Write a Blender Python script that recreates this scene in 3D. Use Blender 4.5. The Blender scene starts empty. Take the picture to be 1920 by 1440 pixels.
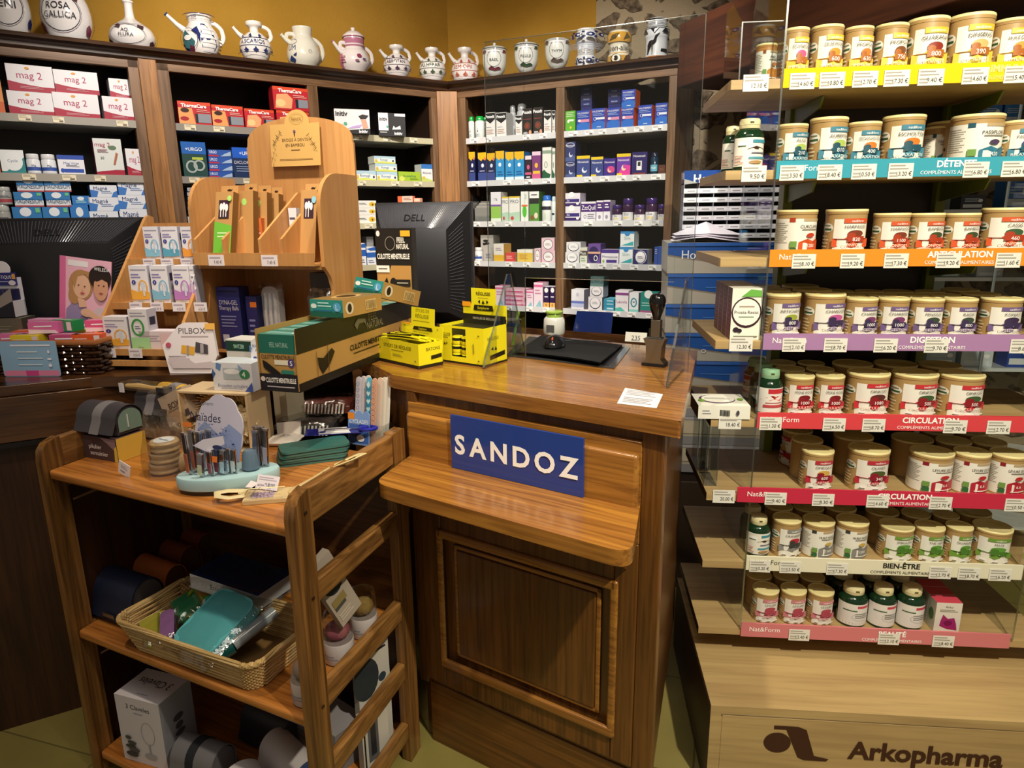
import bpy, math, random
from math import sin, cos, tan, pi, radians, sqrt, atan2, hypot
random.seed(7)
SC = bpy.context.scene
COL = SC.collection
# ---------------------------------------------------------------- camera, world, lights, exposure
FPX, PITCH, ROLL, CAMZ = 1280.0, radians(13.81), radians(.708), 1.5
_f = (0, cos(PITCH), -sin(PITCH)); _r0 = (1, 0, 0); _u0 = (0, sin(PITCH), cos(PITCH))
_r = tuple(cos(ROLL)*a - sin(ROLL)*b for a, b in zip(_r0, _u0))
_u = tuple(sin(ROLL)*a + cos(ROLL)*b for a, b in zip(_r0, _u0))
from mathutils import Matrix, Vector
cd = bpy.data.cameras.new('camera'); cam = bpy.data.objects.new('camera', cd); COL.objects.link(cam)
cd.sensor_width = 36; cd.lens = 36*FPX/1920; cd.clip_start = .02
cam.matrix_world = Matrix(((_r[0], _u[0], -_f[0], 0), (_r[1], _u[1], -_f[1], 0), (_r[2], _u[2], -_f[2], CAMZ), (0, 0, 0, 1)))
SC.camera = cam
W = bpy.data.worlds.new('world'); SC.world = W; W.use_nodes = True
W.node_tree.nodes['Background'].inputs[0].default_value = (1, .86, .68, 1)
W.node_tree.nodes['Background'].inputs[1].default_value = .13
SC.view_settings.view_transform = 'Standard'; SC.view_settings.look = 'None'
SC.view_settings.exposure = 0.75; SC.view_settings.gamma = 1; SC.view_settings.use_curve_mapping = False

def spot(loc, tgt, power, size=70, col=(1, .84, .62), rad=.04, blend=.6):
    l = bpy.data.lights.new('ceiling_spot', 'SPOT'); l.energy = power; l.color = col; l.spot_size = radians(size)
    l.spot_blend = blend; l.shadow_soft_size = rad
    o = bpy.data.objects.new('ceiling_spot', l); COL.objects.link(o); o.location = loc
    o.rotation_euler = (Vector(tgt)-Vector(loc)).to_track_quat('-Z', 'Y').to_euler()
def area(loc, tgt, power, sx, sy, col=(1, .9, .78)):
    l = bpy.data.lights.new('ambient_fill', 'AREA'); l.shape = 'RECTANGLE'; l.size = sx; l.size_y = sy; l.energy = power; l.color = col
    o = bpy.data.objects.new('ambient_fill', l); COL.objects.link(o); o.location = loc
    o.rotation_euler = (Vector(tgt)-Vector(loc)).to_track_quat('-Z', 'Y').to_euler()
#LIGHTS
spot((.85, .05, 2.75), (.95, 1.75, .8), 150, 80, (1, .90, .68), .03)
spot((-.1, 1.55, 2.8), (-.05, 2.0, 1.0), 46, 80, (1, .88, .68), .03)
spot((-.95, .95, 2.8), (-.75, 1.55, .9), 30, 68, (1, .80, .58), .03)
spot((.15, 2.0, 2.75), (.3, 3.3, 1.5), 62, 80, (1, .92, .84), .04)
spot((-.7, 1.75, 2.75), (-.9, 3.1, 1.55), 62, 90, (1, .92, .84), .04)
spot((-.8, 2.2, 2.6), (-.7, 3.3, 2.4), 9, 110, (1, .80, .50), .05)
area((0, .3, 2.8), (0, 1.6, .6), 10, 1.6, .8, (1, .90, .78))  # soft ambient fill added to lift the whole room, not an actual ceiling fixture

# ---------------------------------------------------------------- pixel <-> place helpers (surveying only)
def ray(px, py):
    a = (px-960)/FPX; b = (720-py)/FPX
    return tuple(_f[i]+a*_r[i]+b*_u[i] for i in range(3))
def gz(px, py, z):
    d = ray(px, py); t = (z-CAMZ)/d[2]; return (d[0]*t, d[1]*t, z)
class Fr:
    def __init__(s, x, y, az):
        s.o = (x, y); a = radians(az); s.u = (sin(a), cos(a)); s.v = (-cos(a), sin(a)); s.rot = pi/2-a
    def P(s, a, d, z): return (s.o[0]+s.u[0]*a+s.v[0]*d, s.o[1]+s.u[1]*a+s.v[1]*d, z)
    def sx(s, px, d, z):           # distance along the frame of what shows at column px
        def g(a):
            P = s.P(a, d, z); v = (P[0], P[1], P[2]-CAMZ)
            return FPX*sum(v[i]*_r[i] for i in range(3))-(px-960)*sum(v[i]*_f[i] for i in range(3))
        g0 = g(0); return -g0/(g(1)-g0)
    def zy(s, py, a, d):
        def g(z):
            P = s.P(a, d, z); v = (P[0], P[1], P[2]-CAMZ)
            return FPX*sum(v[i]*_u[i] for i in range(3))-(720-py)*sum(v[i]*_f[i] for i in range(3))
        g0 = g(0); return -g0/(g(1)-g0)
    def pl(s, px, py, d=0):        # (along, z) on the vertical plane at depth d
        r = ray(px, py); n = s.v; o = s.P(0, d, 0)
        t = (o[0]*n[0]+o[1]*n[1])/(r[0]*n[0]+r[1]*n[1])
        x, y, z = r[0]*t, r[1]*t, CAMZ+r[2]*t
        return ((x-o[0])*s.u[0]+(y-o[1])*s.u[1], z)
    def loc(s, p):                 # world -> (along, depth)
        x, y = p[0]-s.o[0], p[1]-s.o[1]; return (x*s.u[0]+y*s.u[1], x*s.v[0]+y*s.v[1])

# ---------------------------------------------------------------- materials
_hx = {}
def C(h):
    if not isinstance(h, str): return h
    if h in _hx: return _hx[h]
    k = h if len(h) == 6 else ''.join(c*2 for c in h)
    v = [int(k[i:i+2], 16)/255 for i in (0, 2, 4)]
    _hx[h] = tuple((c/12.92 if c <= .04045 else ((c+.055)/1.055)**2.4) for c in v)+(1,)
    return _hx[h]
MATS = {}
def newmat(n):
    m = bpy.data.materials.new(n); m.use_nodes = True; MATS[n] = m
    return m, m.node_tree.nodes, m.node_tree.links, m.node_tree.nodes['Principled BSDF']
def attrmat(n, rough, metal=0, spec=.5, coat=0, grain=0):
    m, N, L, b = newmat(n); a = N.new('ShaderNodeAttribute'); a.attribute_name = 'Col'
    L.new(a.outputs[0], b.inputs['Base Color']); b.inputs['Roughness'].default_value = rough
    b.inputs['Metallic'].default_value = metal; b.inputs['Specular IOR Level'].default_value = spec
    b.inputs['Coat Weight'].default_value = coat; b.inputs['Coat Roughness'].default_value = .08
    if grain:
        t = N.new('ShaderNodeTexNoise'); t.inputs['Scale'].default_value = grain; t.inputs['Detail'].default_value = 4
        bp = N.new('ShaderNodeBump'); bp.inputs['Strength'].default_value = .25; bp.inputs['Distance'].default_value = .002
        tc = N.new('ShaderNodeTexCoord'); L.new(tc.outputs['Object'], t.inputs[0]); L.new(t.outputs[0], bp.inputs['Height']); L.new(bp.outputs[0], b.inputs['Normal'])
attrmat('card', .42); attrmat('gloss', .12, 0, .6); attrmat('matte', .8, 0, .2, 0, 400); attrmat('metal', .22, 1)
attrmat('glaze', .16, 0, .6, .4); attrmat('leather', .42, 0, .4, 0, 700); attrmat('steel', .38, 1)
def clear(n, tint, base, rough=.03):
    m, N, L, b = newmat(n); N.remove(b); o = N['Material Output']
    t = N.new('ShaderNodeBsdfTransparent'); t.inputs[0].default_value = tint
    g = N.new('ShaderNodeBsdfGlossy'); g.inputs['Roughness'].default_value = rough
    lw = N.new('ShaderNodeLayerWeight'); lw.inputs[0].default_value = .35
    mr = N.new('ShaderNodeMapRange'); mr.inputs[3].default_value = base; mr.inputs[4].default_value = min(1, base+.22)
    mx = N.new('ShaderNodeMixShader')
    L.new(lw.outputs['Fresnel'], mr.inputs[0]); L.new(mr.outputs[0], mx.inputs[0]); L.new(t.outputs[0], mx.inputs[1]); L.new(g.outputs[0], mx.inputs[2]); L.new(mx.outputs[0], o.inputs[0])
    if n == 'film':
        nz = N.new('ShaderNodeTexNoise'); nz.inputs['Scale'].default_value = 45; nz.inputs['Detail'].default_value = 3; bp = N.new('ShaderNodeBump'); bp.inputs['Strength'].default_value = .8; bp.inputs['Distance'].default_value = .004
        tc = N.new('ShaderNodeTexCoord'); L.new(tc.outputs['Object'], nz.inputs[0]); L.new(nz.outputs[0], bp.inputs['Height']); L.new(bp.outputs[0], g.inputs['Normal'])
attrmat('scale', .25, .2, .7, .3, 170)
clear('acrylic', (.93, .95, .95, 1), .03); clear('film', (.965, .97, .965, 1), .12, .1); clear('edge', (.74, .78, .78, 1), .3, .2)
clear('tealplastic', (.30, .72, .78, 1), .08, .1); clear('limeplastic', (.72, .80, .22, 1), .08, .1)
def wood(n, c1, c2, axis='x', sc=1., rough=.35, coat=0., streak=16, c3=None, bump=.15):
    m, N, L, b = newmat(n)
    tc = N.new('ShaderNodeTexCoord'); oi = N.new('ShaderNodeObjectInfo'); mp = N.new('ShaderNodeMapping')
    ad = N.new('ShaderNodeVectorMath'); ad.operation = 'ADD'; ml = N.new('ShaderNodeMath'); ml.operation = 'MULTIPLY'; ml.inputs[1].default_value = 9
    L.new(oi.outputs['Random'], ml.inputs[0]); L.new(tc.outputs['Object'], ad.inputs[0]); L.new(ml.outputs[0], ad.inputs[1]); L.new(ad.outputs[0], mp.inputs[0])
    s = [streak*sc]*3; s['xyz'.index(axis)] = 1.3*sc; mp.inputs['Scale'].default_value = s
    n1 = N.new('ShaderNodeTexNoise'); n1.inputs['Scale'].default_value = 1; n1.inputs['Detail'].default_value = 5; n1.inputs['Distortion'].default_value = 1.2
    mp2 = N.new('ShaderNodeMapping'); s2 = [110*sc]*3; s2['xyz'.index(axis)] = 5*sc; mp2.inputs['Scale'].default_value = s2
    n2 = N.new('ShaderNodeTexNoise'); n2.inputs['Scale'].default_value = 1; n2.inputs['Detail'].default_value = 3
    L.new(mp.outputs[0], n1.inputs[0]); L.new(ad.outputs[0], mp2.inputs[0]); L.new(mp2.outputs[0], n2.inputs[0])
    cr = N.new('ShaderNodeValToRGB'); cr.color_ramp.elements[0].color = C(c1); cr.color_ramp.elements[1].color = C(c2)
    cr.color_ramp.elements[0].position = .36; cr.color_ramp.elements[1].position = .64
    if c3: e = cr.color_ramp.elements.new(.5); e.color = C(c3)
    L.new(n1.outputs[0], cr.inputs[0])
    cr2 = N.new('ShaderNodeValToRGB'); cr2.color_ramp.elements[0].color = (.62, .58, .55, 1); cr2.color_ramp.elements[1].color = (1.06, 1.06, 1.06, 1)
    cr2.color_ramp.elements[0].position = .38; cr2.color_ramp.elements[1].position = .52; L.new(n2.outputs[0], cr2.inputs[0])
    mx = N.new('ShaderNodeMixRGB'); mx.blend_type = 'MULTIPLY'; mx.inputs[0].default_value = .75 if bump > .1 else .25; L.new(cr.outputs[0], mx.inputs[1]); L.new(cr2.outputs[0], mx.inputs[2])
    L.new(mx.outputs[0], b.inputs['Base Color']); b.inputs['Roughness'].default_value = rough; b.inputs['Coat Weight'].default_value = coat; b.inputs['Coat Roughness'].default_value = .12
    bp = N.new('ShaderNodeBump'); bp.inputs['Strength'].default_value = bump; bp.inputs['Distance'].default_value = .002; L.new(n2.outputs[0], bp.inputs['Height']); L.new(bp.outputs[0], b.inputs['Normal'])
for ax in 'xz':
    wood('cabwood_'+ax, '6a4c30', '86664a', ax, 1, .45, 0, 18); wood('oak_'+ax, '8a5a26', 'a6732f', ax, 1, .26, .35, 34, '94632a')
    wood('darkoak_'+ax, '583615', '70471c', ax, 1, .32, .25, 34)
wood('stand_x', 'a4662c', 'bd7c3a', 'x', 1, .3, .3, 30, 'b07234'); wood('stand_y', '6a4824', '946a38', 'y', 1, .35, .2, 26)
wood('stand_z', '573a1a', '8f6434', 'z', 1, .35, .2, 34); wood('walnut_x', '27160b', '633f20', 'x', 1, .3, .3, 9); wood('walnut_z', '2c170a', '42240f', 'z', 1, .45, 0, 12)
wood('ply_z', 'bd874e', 'cb965a', 'z', .8, .4, .05, 8, None, .05); wood('beech_x', 'ac9062', 'bda26f', 'x', .8, .5, 0, 16, None, .04); wood('beech_y', 'a98b5c', 'c3a672', 'y', .8, .5, 0, 16, None, .04)
wood('beam_x', '3a1c10', '522a16', 'x', .6, .6, 0, 14); wood('cornice_x', '2e1c10', '4d3320', 'x', 1, .4, .1, 20); wood('pilaster_z', '946536', 'b07c46', 'z', 1, .4, .05, 14)

# ---------------------------------------------------------------- mesh building
class MB:
    def __init__(s): s.v = []; s.f = []; s.m = []; s.c = []; s.sm = []
    def face(s, pts, col='fff', mat='card', smooth=False):
        n = len(s.v); s.v += [tuple(p) for p in pts]; s.f.append(tuple(range(n, n+len(pts)))); s.m.append(mat); s.c.append(C(col)); s.sm.append(smooth)
    def mesh(s, verts, faces, col='fff', mat='card', smooth=False):
        n = len(s.v); s.v += [tuple(p) for p in verts]
        for k, f in enumerate(faces):
            s.f.append(tuple(i+n for i in f)); s.m.append(mat); s.c.append(C(col[k] if isinstance(col, list) else col)); s.sm.append(smooth)
    def box(s, x0, y0, z0, x1, y1, z1, col='fff', mat='card', skew=0):
        V = [(x0, y0, z0), (x1, y0, z0), (x1, y1, z0), (x0, y1, z0), (x0, y0, z1), (x1, y0, z1), (x1, y1, z1), (x0, y1, z1)]
        s.mesh(V, [(3, 2, 1, 0), (4, 5, 6, 7), (0, 1, 5, 4), (1, 2, 6, 5), (2, 3, 7, 6), (3, 0, 4, 7)], col, mat)
    def prism(s, pts, z0, z1, col='fff', mat='card', smooth=False):
        n = len(pts); A = sum(pts[i][0]*pts[(i+1) % n][1]-pts[(i+1) % n][0]*pts[i][1] for i in range(n))
        if A < 0: pts = pts[::-1]
        V = [(p[0], p[1], z0) for p in pts]+[(p[0], p[1], z1) for p in pts]
        s.mesh(V, [tuple(range(n))[::-1], tuple(range(n, 2*n))], col, mat); s.mesh(V, [(i, (i+1) % n, n+(i+1) % n, n+i) for i in range(n)], col, mat, smooth)
    def ext(s, pts, vec, col='fff', mat='card', smooth=False):   # extrude a 3-D polygon along vec
        n = len(pts); V = list(pts)+[(p[0]+vec[0], p[1]+vec[1], p[2]+vec[2]) for p in pts]
        s.mesh(V, [tuple(range(n)), tuple(range(n, 2*n))[::-1]], col, mat); s.mesh(V, [(i, n+i, n+(i+1) % n, (i+1) % n) for i in range(n)], col, mat, smooth)
    def lathe(s, prof, cols='fff', mat='card', n=28, c=(0, 0), smooth=True, sq=1.):
        V = []; F = []; K = []
        for r, z in prof: V += [(c[0]+r*cos(2*pi*i/n), c[1]+sq*r*sin(2*pi*i/n), z) for i in range(n)]
        for j in range(len(prof)-1):
            for i in range(n):
                F.append((j*n+i, j*n+(i+1) % n, (j+1)*n+(i+1) % n, (j+1)*n+i)); K.append(cols[j] if isinstance(cols, list) else cols)
        s.mesh(V, F, K, mat, smooth)
        c0 = cols[0] if isinstance(cols, list) else cols; c1 = cols[-1] if isinstance(cols, list) else cols
        if prof[0][0] > 1e-4: s.mesh(V[:n], [tuple(range(n))[::-1]], c0, mat)
        if prof[-1][0] > 1e-4: s.mesh(V[-n:], [tuple(range(n))], c1, mat)
    def tube(s, pts, r, col='fff', mat='card', n=8, closed=False, flat=1.):
        P = [Vector(p) for p in pts]; m = len(P); V = []; F = []; up = None
        for i in range(m):
            a = P[(i-1) % m] if closed or i > 0 else P[0]; b = P[(i+1) % m] if closed or i < m-1 else P[-1]
            t = (b-a).normalized()
            if up is None: up = Vector((0, 0, 1)) if abs(t.z) < .9 else Vector((1, 0, 0))
            sd = t.cross(up).normalized(); up = sd.cross(t).normalized(); rr = r[i] if isinstance(r, (list, tuple)) else r
            V += [tuple(P[i]+sd*rr*cos(2*pi*k/n)+up*rr*flat*sin(2*pi*k/n)) for k in range(n)]
        for i in range(m if closed else m-1):
            j = (i+1) % m
            F += [(i*n+k, i*n+(k+1) % n, j*n+(k+1) % n, j*n+k) for k in range(n)]
        if not closed: F += [tuple(range(n))[::-1], tuple(range((m-1)*n, m*n))]
        s.mesh(V, F, col, mat, True)
    def ball(s, c, rx, ry, rz, col='fff', mat='card', n=14, m=8):
        V = [(c[0], c[1], c[2]-rz)]; F = []
        for j in range(1, m):
            t = -pi/2+pi*j/m; V += [(c[0]+rx*cos(t)*cos(2*pi*i/n), c[1]+ry*cos(t)*sin(2*pi*i/n), c[2]+rz*sin(t)) for i in range(n)]
        V.append((c[0], c[1], c[2]+rz)); L = len(V)-1
        for i in range(n):
            k = (i+1) % n; F.append((0, 1+k, 1+i)); F.append((L, 1+(m-2)*n+i, 1+(m-2)*n+k))
            for j in range(m-2): F.append((1+j*n+i, 1+j*n+k, 1+(j+1)*n+k, 1+(j+1)*n+i))
        s.mesh(V, F, col, mat, True)
    def xf(s, f): s.v = [tuple(f(p)) for p in s.v]; return s
    def rot(s, ang, axis='Z', c=(0, 0, 0)):
        M = Matrix.Rotation(ang, 3, axis); c = Vector(c); s.v = [tuple(M @ (Vector(p)-c)+c) for p in s.v]; return s
    def add(s, o):
        n = len(s.v); s.v += o.v; s.f += [tuple(i+n for i in f) for f in o.f]; s.m += o.m; s.c += o.c; s.sm += o.sm; return s

def mk(name, mb, loc=(0, 0, 0), rot=0, parent=None, label=None, cat=None, group=None, kind=None, bev=0, sharp=40):
    me = bpy.data.meshes.new(name); me.from_pydata(mb.v, [], mb.f)
    names = sorted(set(mb.m)); ix = {n: i for i, n in enumerate(names)}
    for n in names: me.materials.append(MATS[n])
    me.polygons.foreach_set('material_index', [ix[m] for m in mb.m]); me.polygons.foreach_set('use_smooth', mb.sm)
    at = me.color_attributes.new('Col', 'FLOAT_COLOR', 'CORNER'); buf = []
    for f, c in zip(mb.f, mb.c): buf += list(c)*len(f)
    at.data.foreach_set('color', buf); me.update()
    if any(mb.sm): me.set_sharp_from_angle(angle=radians(sharp))
    o = bpy.data.objects.new(name, me); COL.objects.link(o); o.location = loc
    if isinstance(rot, (int, float)): o.rotation_euler = (0, 0, rot)
    else: o.rotation_euler = rot
    if parent: o.parent = parent
    if bev:
        b = o.modifiers.new('bevel', 'BEVEL'); b.width = bev; b.segments = 2; b.limit_method = 'ANGLE'; b.angle_limit = radians(40)
        w = o.modifiers.new('wn', 'WEIGHTED_NORMAL'); 
    return tag(o, label, cat, group, kind)
_LAB = {}
def tag(o, label=None, cat=None, group=None, kind=None):
    if label:
        if label in _LAB and _LAB[label] != (group or o.name): print('DUPLABEL', label)
        _LAB[label] = group or o.name
        k = len(label.split())
        if k > 16 or k < 4: print('LABLEN', k, label)
        o['label'] = label
    if cat: o['category'] = cat
    if group: o['group'] = group
    if kind: o['kind'] = kind
    return o
def thing(name, label, cat, loc=(0, 0, 0), rot=0, group=None):
    o = bpy.data.objects.new(name, None); COL.objects.link(o); o.empty_display_size = .05; o.location = loc
    o.rotation_euler = (0, 0, rot) if isinstance(rot, (int, float)) else rot
    return tag(o, label, cat, group)

# ---------------------------------------------------------------- printing on surfaces
_tc = {}
def txt(s, bold=0):
    k = (s, bold)
    if k in _tc: return _tc[k]
    cu = bpy.data.curves.new('t', 'FONT'); cu.body = s; cu.size = 1; cu.resolution_u = 3; cu.offset = bold
    o = bpy.data.objects.new('t', cu); COL.objects.link(o)
    dg = bpy.context.evaluated_depsgraph_get(); me = o.evaluated_get(dg).to_mesh(); me.calc_loop_triangles()
    V = [(v.co.x, v.co.y) for v in me.vertices]; T = [tuple(t.vertices) for t in me.loop_triangles]
    o.evaluated_get(dg).to_mesh_clear(); bpy.data.objects.remove(o); bpy.data.curves.remove(cu)
    if V:
        x0 = min(v[0] for v in V); x1 = max(v[0] for v in V); y0 = min(v[1] for v in V); y1 = max(v[1] for v in V)
    else: x0 = x1 = y0 = y1 = 0
    _tc[k] = (V, T, x0, x1, y0, y1); return _tc[k]
def flat(o, ux, uy, un):      # planar surface: origin, x direction, y direction, outward normal
    return lambda x, y, e: (o[0]+ux[0]*x+uy[0]*y+un[0]*e, o[1]+ux[1]*x+uy[1]*y+un[1]*e, o[2]+ux[2]*x+uy[2]*y+un[2]*e)
EPS = .0004
def prt(mb, mp, Wd, Hh, ops, mat='card', n=1, lay=1, ny=1):
    """ops: 'r u0 v0 u1 v1 col; e cx cy rx ry col; o cx cy rx ry th col; t text cx cy h col [maxw]; p col u v ...; l u0 v0 u1 v1 n col'"""
    for op in ops.split(';'):
        a = op.split()
        if not a: continue
        k = a[0]; e = EPS*lay; lay += 1
        g = lambda i: float(a[i])
        if k == 'r':
            u0, v0, u1, v1 = g(1)*Wd, g(2)*Hh, g(3)*Wd, g(4)*Hh; nn = max(1, int(n*abs(u1-u0)/Wd+.99)) if n > 1 else 1; m = ny
            V = [mp(u0+(u1-u0)*i/nn, v0+(v1-v0)*j/m, e) for j in range(m+1) for i in range(nn+1)]
            mb.mesh(V, [(j*(nn+1)+i, j*(nn+1)+i+1, (j+1)*(nn+1)+i+1, (j+1)*(nn+1)+i) for j in range(m) for i in range(nn)], a[5], mat, n > 1)
        elif k == 'l':
            u0, v0, u1, v1, q = g(1)*Wd, g(2)*Hh, g(3)*Wd, g(4)*Hh, int(a[5]); st = (v1-v0)/q
            for j in range(q):
                w = (u1-u0)*(1 if j % 3 == 0 else .82 if j % 3 == 1 else .93); nn = max(1, n//2)
                V = [mp(u0+w*i/nn, v0+st*(j+b), e) for b in (.3, .7) for i in range(nn+1)]
                mb.mesh(V, [(i, i+1, nn+2+i, nn+1+i) for i in range(nn)], a[6], mat)
        elif k == 'e':
            cx, cy, rx, ry = g(1)*Wd, g(2)*Hh, g(3)*Wd, g(4)*Hh; q = 20
            V = [mp(cx, cy, e)]+[mp(cx+rx*f*cos(2*pi*i/q), cy+ry*f*sin(2*pi*i/q), e) for f in (.5, 1) for i in range(q)]
            mb.mesh(V, [(0, 1+i, 1+(i+1) % q) for i in range(q)]+[(1+i, 1+q+i, 1+q+(i+1) % q, 1+(i+1) % q) for i in range(q)], a[5], mat)
        elif k == 'o':
            cx, cy, rx, ry, th = g(1)*Wd, g(2)*Hh, g(3)*Wd, g(4)*Hh, g(5)*Hh; q = 24
            V = [mp(cx+(rx-b)*cos(2*pi*i/q), cy+(ry-b)*sin(2*pi*i/q), e) for b in (th, 0) for i in range(q)]
            mb.mesh(V, [(i, (i+1) % q, q+(i+1) % q, q+i) for i in range(q)], a[6], mat)
        elif k == 'p':
            q = [float(t) for t in a[2:]]; pts = [(q[i]*Wd, q[i+1]*Hh) for i in range(0, len(q), 2)]
            if n > 1:
                c = (sum(p[0] for p in pts)/len(pts), sum(p[1] for p in pts)/len(pts))
                for i in range(len(pts)):
                    b, d = pts[i], pts[(i+1) % len(pts)]
                    mb.face([mp(c[0], c[1], e), mp(b[0], b[1], e), mp((b[0]+d[0])/2, (b[1]+d[1])/2, e), mp(d[0], d[1], e)], a[1], mat)
            else: mb.face([mp(x, y, e) for x, y in pts], a[1], mat)
        elif k in 'tT':
            if len(a) < 6: continue
            s = a[1].replace('_', ' '); V, T, x0, x1, y0, y1 = txt(s, .03 if k == 'T' else 0)
            if not T: continue
            sc = g(4)*Hh/max(.3, .73); mw = (float(a[6]) if len(a) > 6 else .94)*Wd; sx = min(sc, mw/(x1-x0)); sy = sc if sx > sc*.45 else sx/.45
            cx, cy = g(2)*Wd, g(3)*Hh
            mb.mesh([mp(cx+(p[0]-(x0+x1)/2)*sx, cy+(p[1]-.36)*sy, e) for p in V], T, a[5], mat)
def pack(w, d, h, base='fff', ops='', side=None, top=None, mat='card', sops='', tops='', lops=''):
    """A carton: front at y=0, local x 0..w, y 0..d, z 0..h, with tuck-flap seam lines."""
    m = MB(); s = side or base; t = top or base
    V = [(0, 0, 0), (w, 0, 0), (w, d, 0), (0, d, 0), (0, 0, h), (w, 0, h), (w, d, h), (0, d, h)]
    m.mesh(V, [(3, 2, 1, 0), (4, 5, 6, 7), (0, 1, 5, 4), (1, 2, 6, 5), (2, 3, 7, 6), (3, 0, 4, 7)], [s, t, base, s, base, s], mat)
    if ops: prt(m, flat((0, 0, 0), (1, 0, 0), (0, 0, 1), (0, -1, 0)), w, h, ops)
    if sops: prt(m, flat((w, 0, 0), (0, 1, 0), (0, 0, 1), (1, 0, 0)), d, h, sops)
    if lops: prt(m, flat((0, d, 0), (0, -1, 0), (0, 0, 1), (-1, 0, 0)), d, h, lops)
    if tops: prt(m, flat((0, 0, h), (1, 0, 0), (0, 1, 0), (0, 0, 1)), w, d, tops)
    return m
ORD = ['leftmost', 'second', 'third', 'fourth', 'fifth', 'sixth', 'seventh', 'eighth', 'ninth', 'tenth', 'eleventh', 'twelfth', 'thirteenth', 'fourteenth']
def ordl(i): return 'leftmost' if i == 0 else ORD[i]
def label_row(rows, where, unit=None):
    """rows: (x, desc) -> unique labels: repeats are told apart by their order from the left."""
    cnt = {}
    for x, d in rows: cnt.setdefault(d, []).append(x)
    out = []
    for x, d in rows:
        q = sorted(cnt[d])
        if len(q) == 1: out.append((d+' '+where, None))
        else:
            i = q.index(x); pre = 'leftmost ' if i == 0 else ORD[i]+' '; suf = '' if i == 0 else ' from left'
            if i == len(q)-1: pre = 'rightmost '; suf = ''
            out.append((pre+d+suf+' '+where, d+' '+where))
    return out

LEV = ['lowest', 'second-lowest', 'third-lowest', 'fourth-lowest', 'fifth-lowest', 'sixth-lowest', 'seventh-lowest']
def label_stacks(items, where):
    """items: (description, column, level). Stacked repeats are told apart by column and height, others by their order from the left."""
    out = []
    for d, c, l in items:
        cols = sorted({b for a, b, _ in items if a == d}); lv = sorted(x for a, b, x in items if a == d and b == c)
        pre = '' if len(lv) == 1 else ('topmost' if l == lv[-1] else LEV[lv.index(l)])
        stacked = any(sum(1 for a, b, _ in items if a == d and b == k) > 1 for k in cols); i = cols.index(c)
        o = '' if len(cols) == 1 else ('rightmost' if i == len(cols)-1 else ORD[i])
        g = None if len(cols) == 1 and len(lv) == 1 else d+' '+where
        if stacked: L = (pre+' '+d).strip()+((', %s column, ' % o) if o else (' in its stack ' if len(d.split()) < 8 else ' '))+where
        else: L = (o+' '+d).strip()+(' from left ' if o and o not in ('leftmost', 'rightmost') and len(d.split()) < 7 else ' ')+where
        out.append((L, g))
    return out
# ---------------------------------------------------------------- the room
FL = Fr(-.295, 3.6, 54.7); FR = Fr(-.295, 3.6, 117.9); FD = Fr(.525, 1.729, 95.74)
def plaster(n, c1, c2, sc, bump):
    m, N, L, b = newmat(n); tc = N.new('ShaderNodeTexCoord'); t = N.new('ShaderNodeTexNoise'); t.inputs['Scale'].default_value = sc; t.inputs['Detail'].default_value = 6
    cr = N.new('ShaderNodeValToRGB'); cr.color_ramp.elements[0].color = C(c1); cr.color_ramp.elements[1].color = C(c2)
    cr.color_ramp.elements[0].position = .35; cr.color_ramp.elements[1].position = .65
    bp = N.new('ShaderNodeBump'); bp.inputs['Strength'].default_value = bump; bp.inputs['Distance'].default_value = .004
    t2 = N.new('ShaderNodeTexNoise'); t2.inputs['Scale'].default_value = 90; t2.inputs['Detail'].default_value = 4
    L.new(tc.outputs['Object'], t.inputs[0]); L.new(tc.outputs['Object'], t2.inputs[0]); L.new(t.outputs[0], cr.inputs[0]); L.new(cr.outputs[0], b.inputs['Base Color']); L.new(t2.outputs[0], bp.inputs['Height']); L.new(bp.outputs[0], b.inputs['Normal'])
    b.inputs['Roughness'].default_value = .85; b.inputs['Specular IOR Level'].default_value = .2
plaster('mustard', 'a57c2a', 'b48a36', 3, .35)
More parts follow.
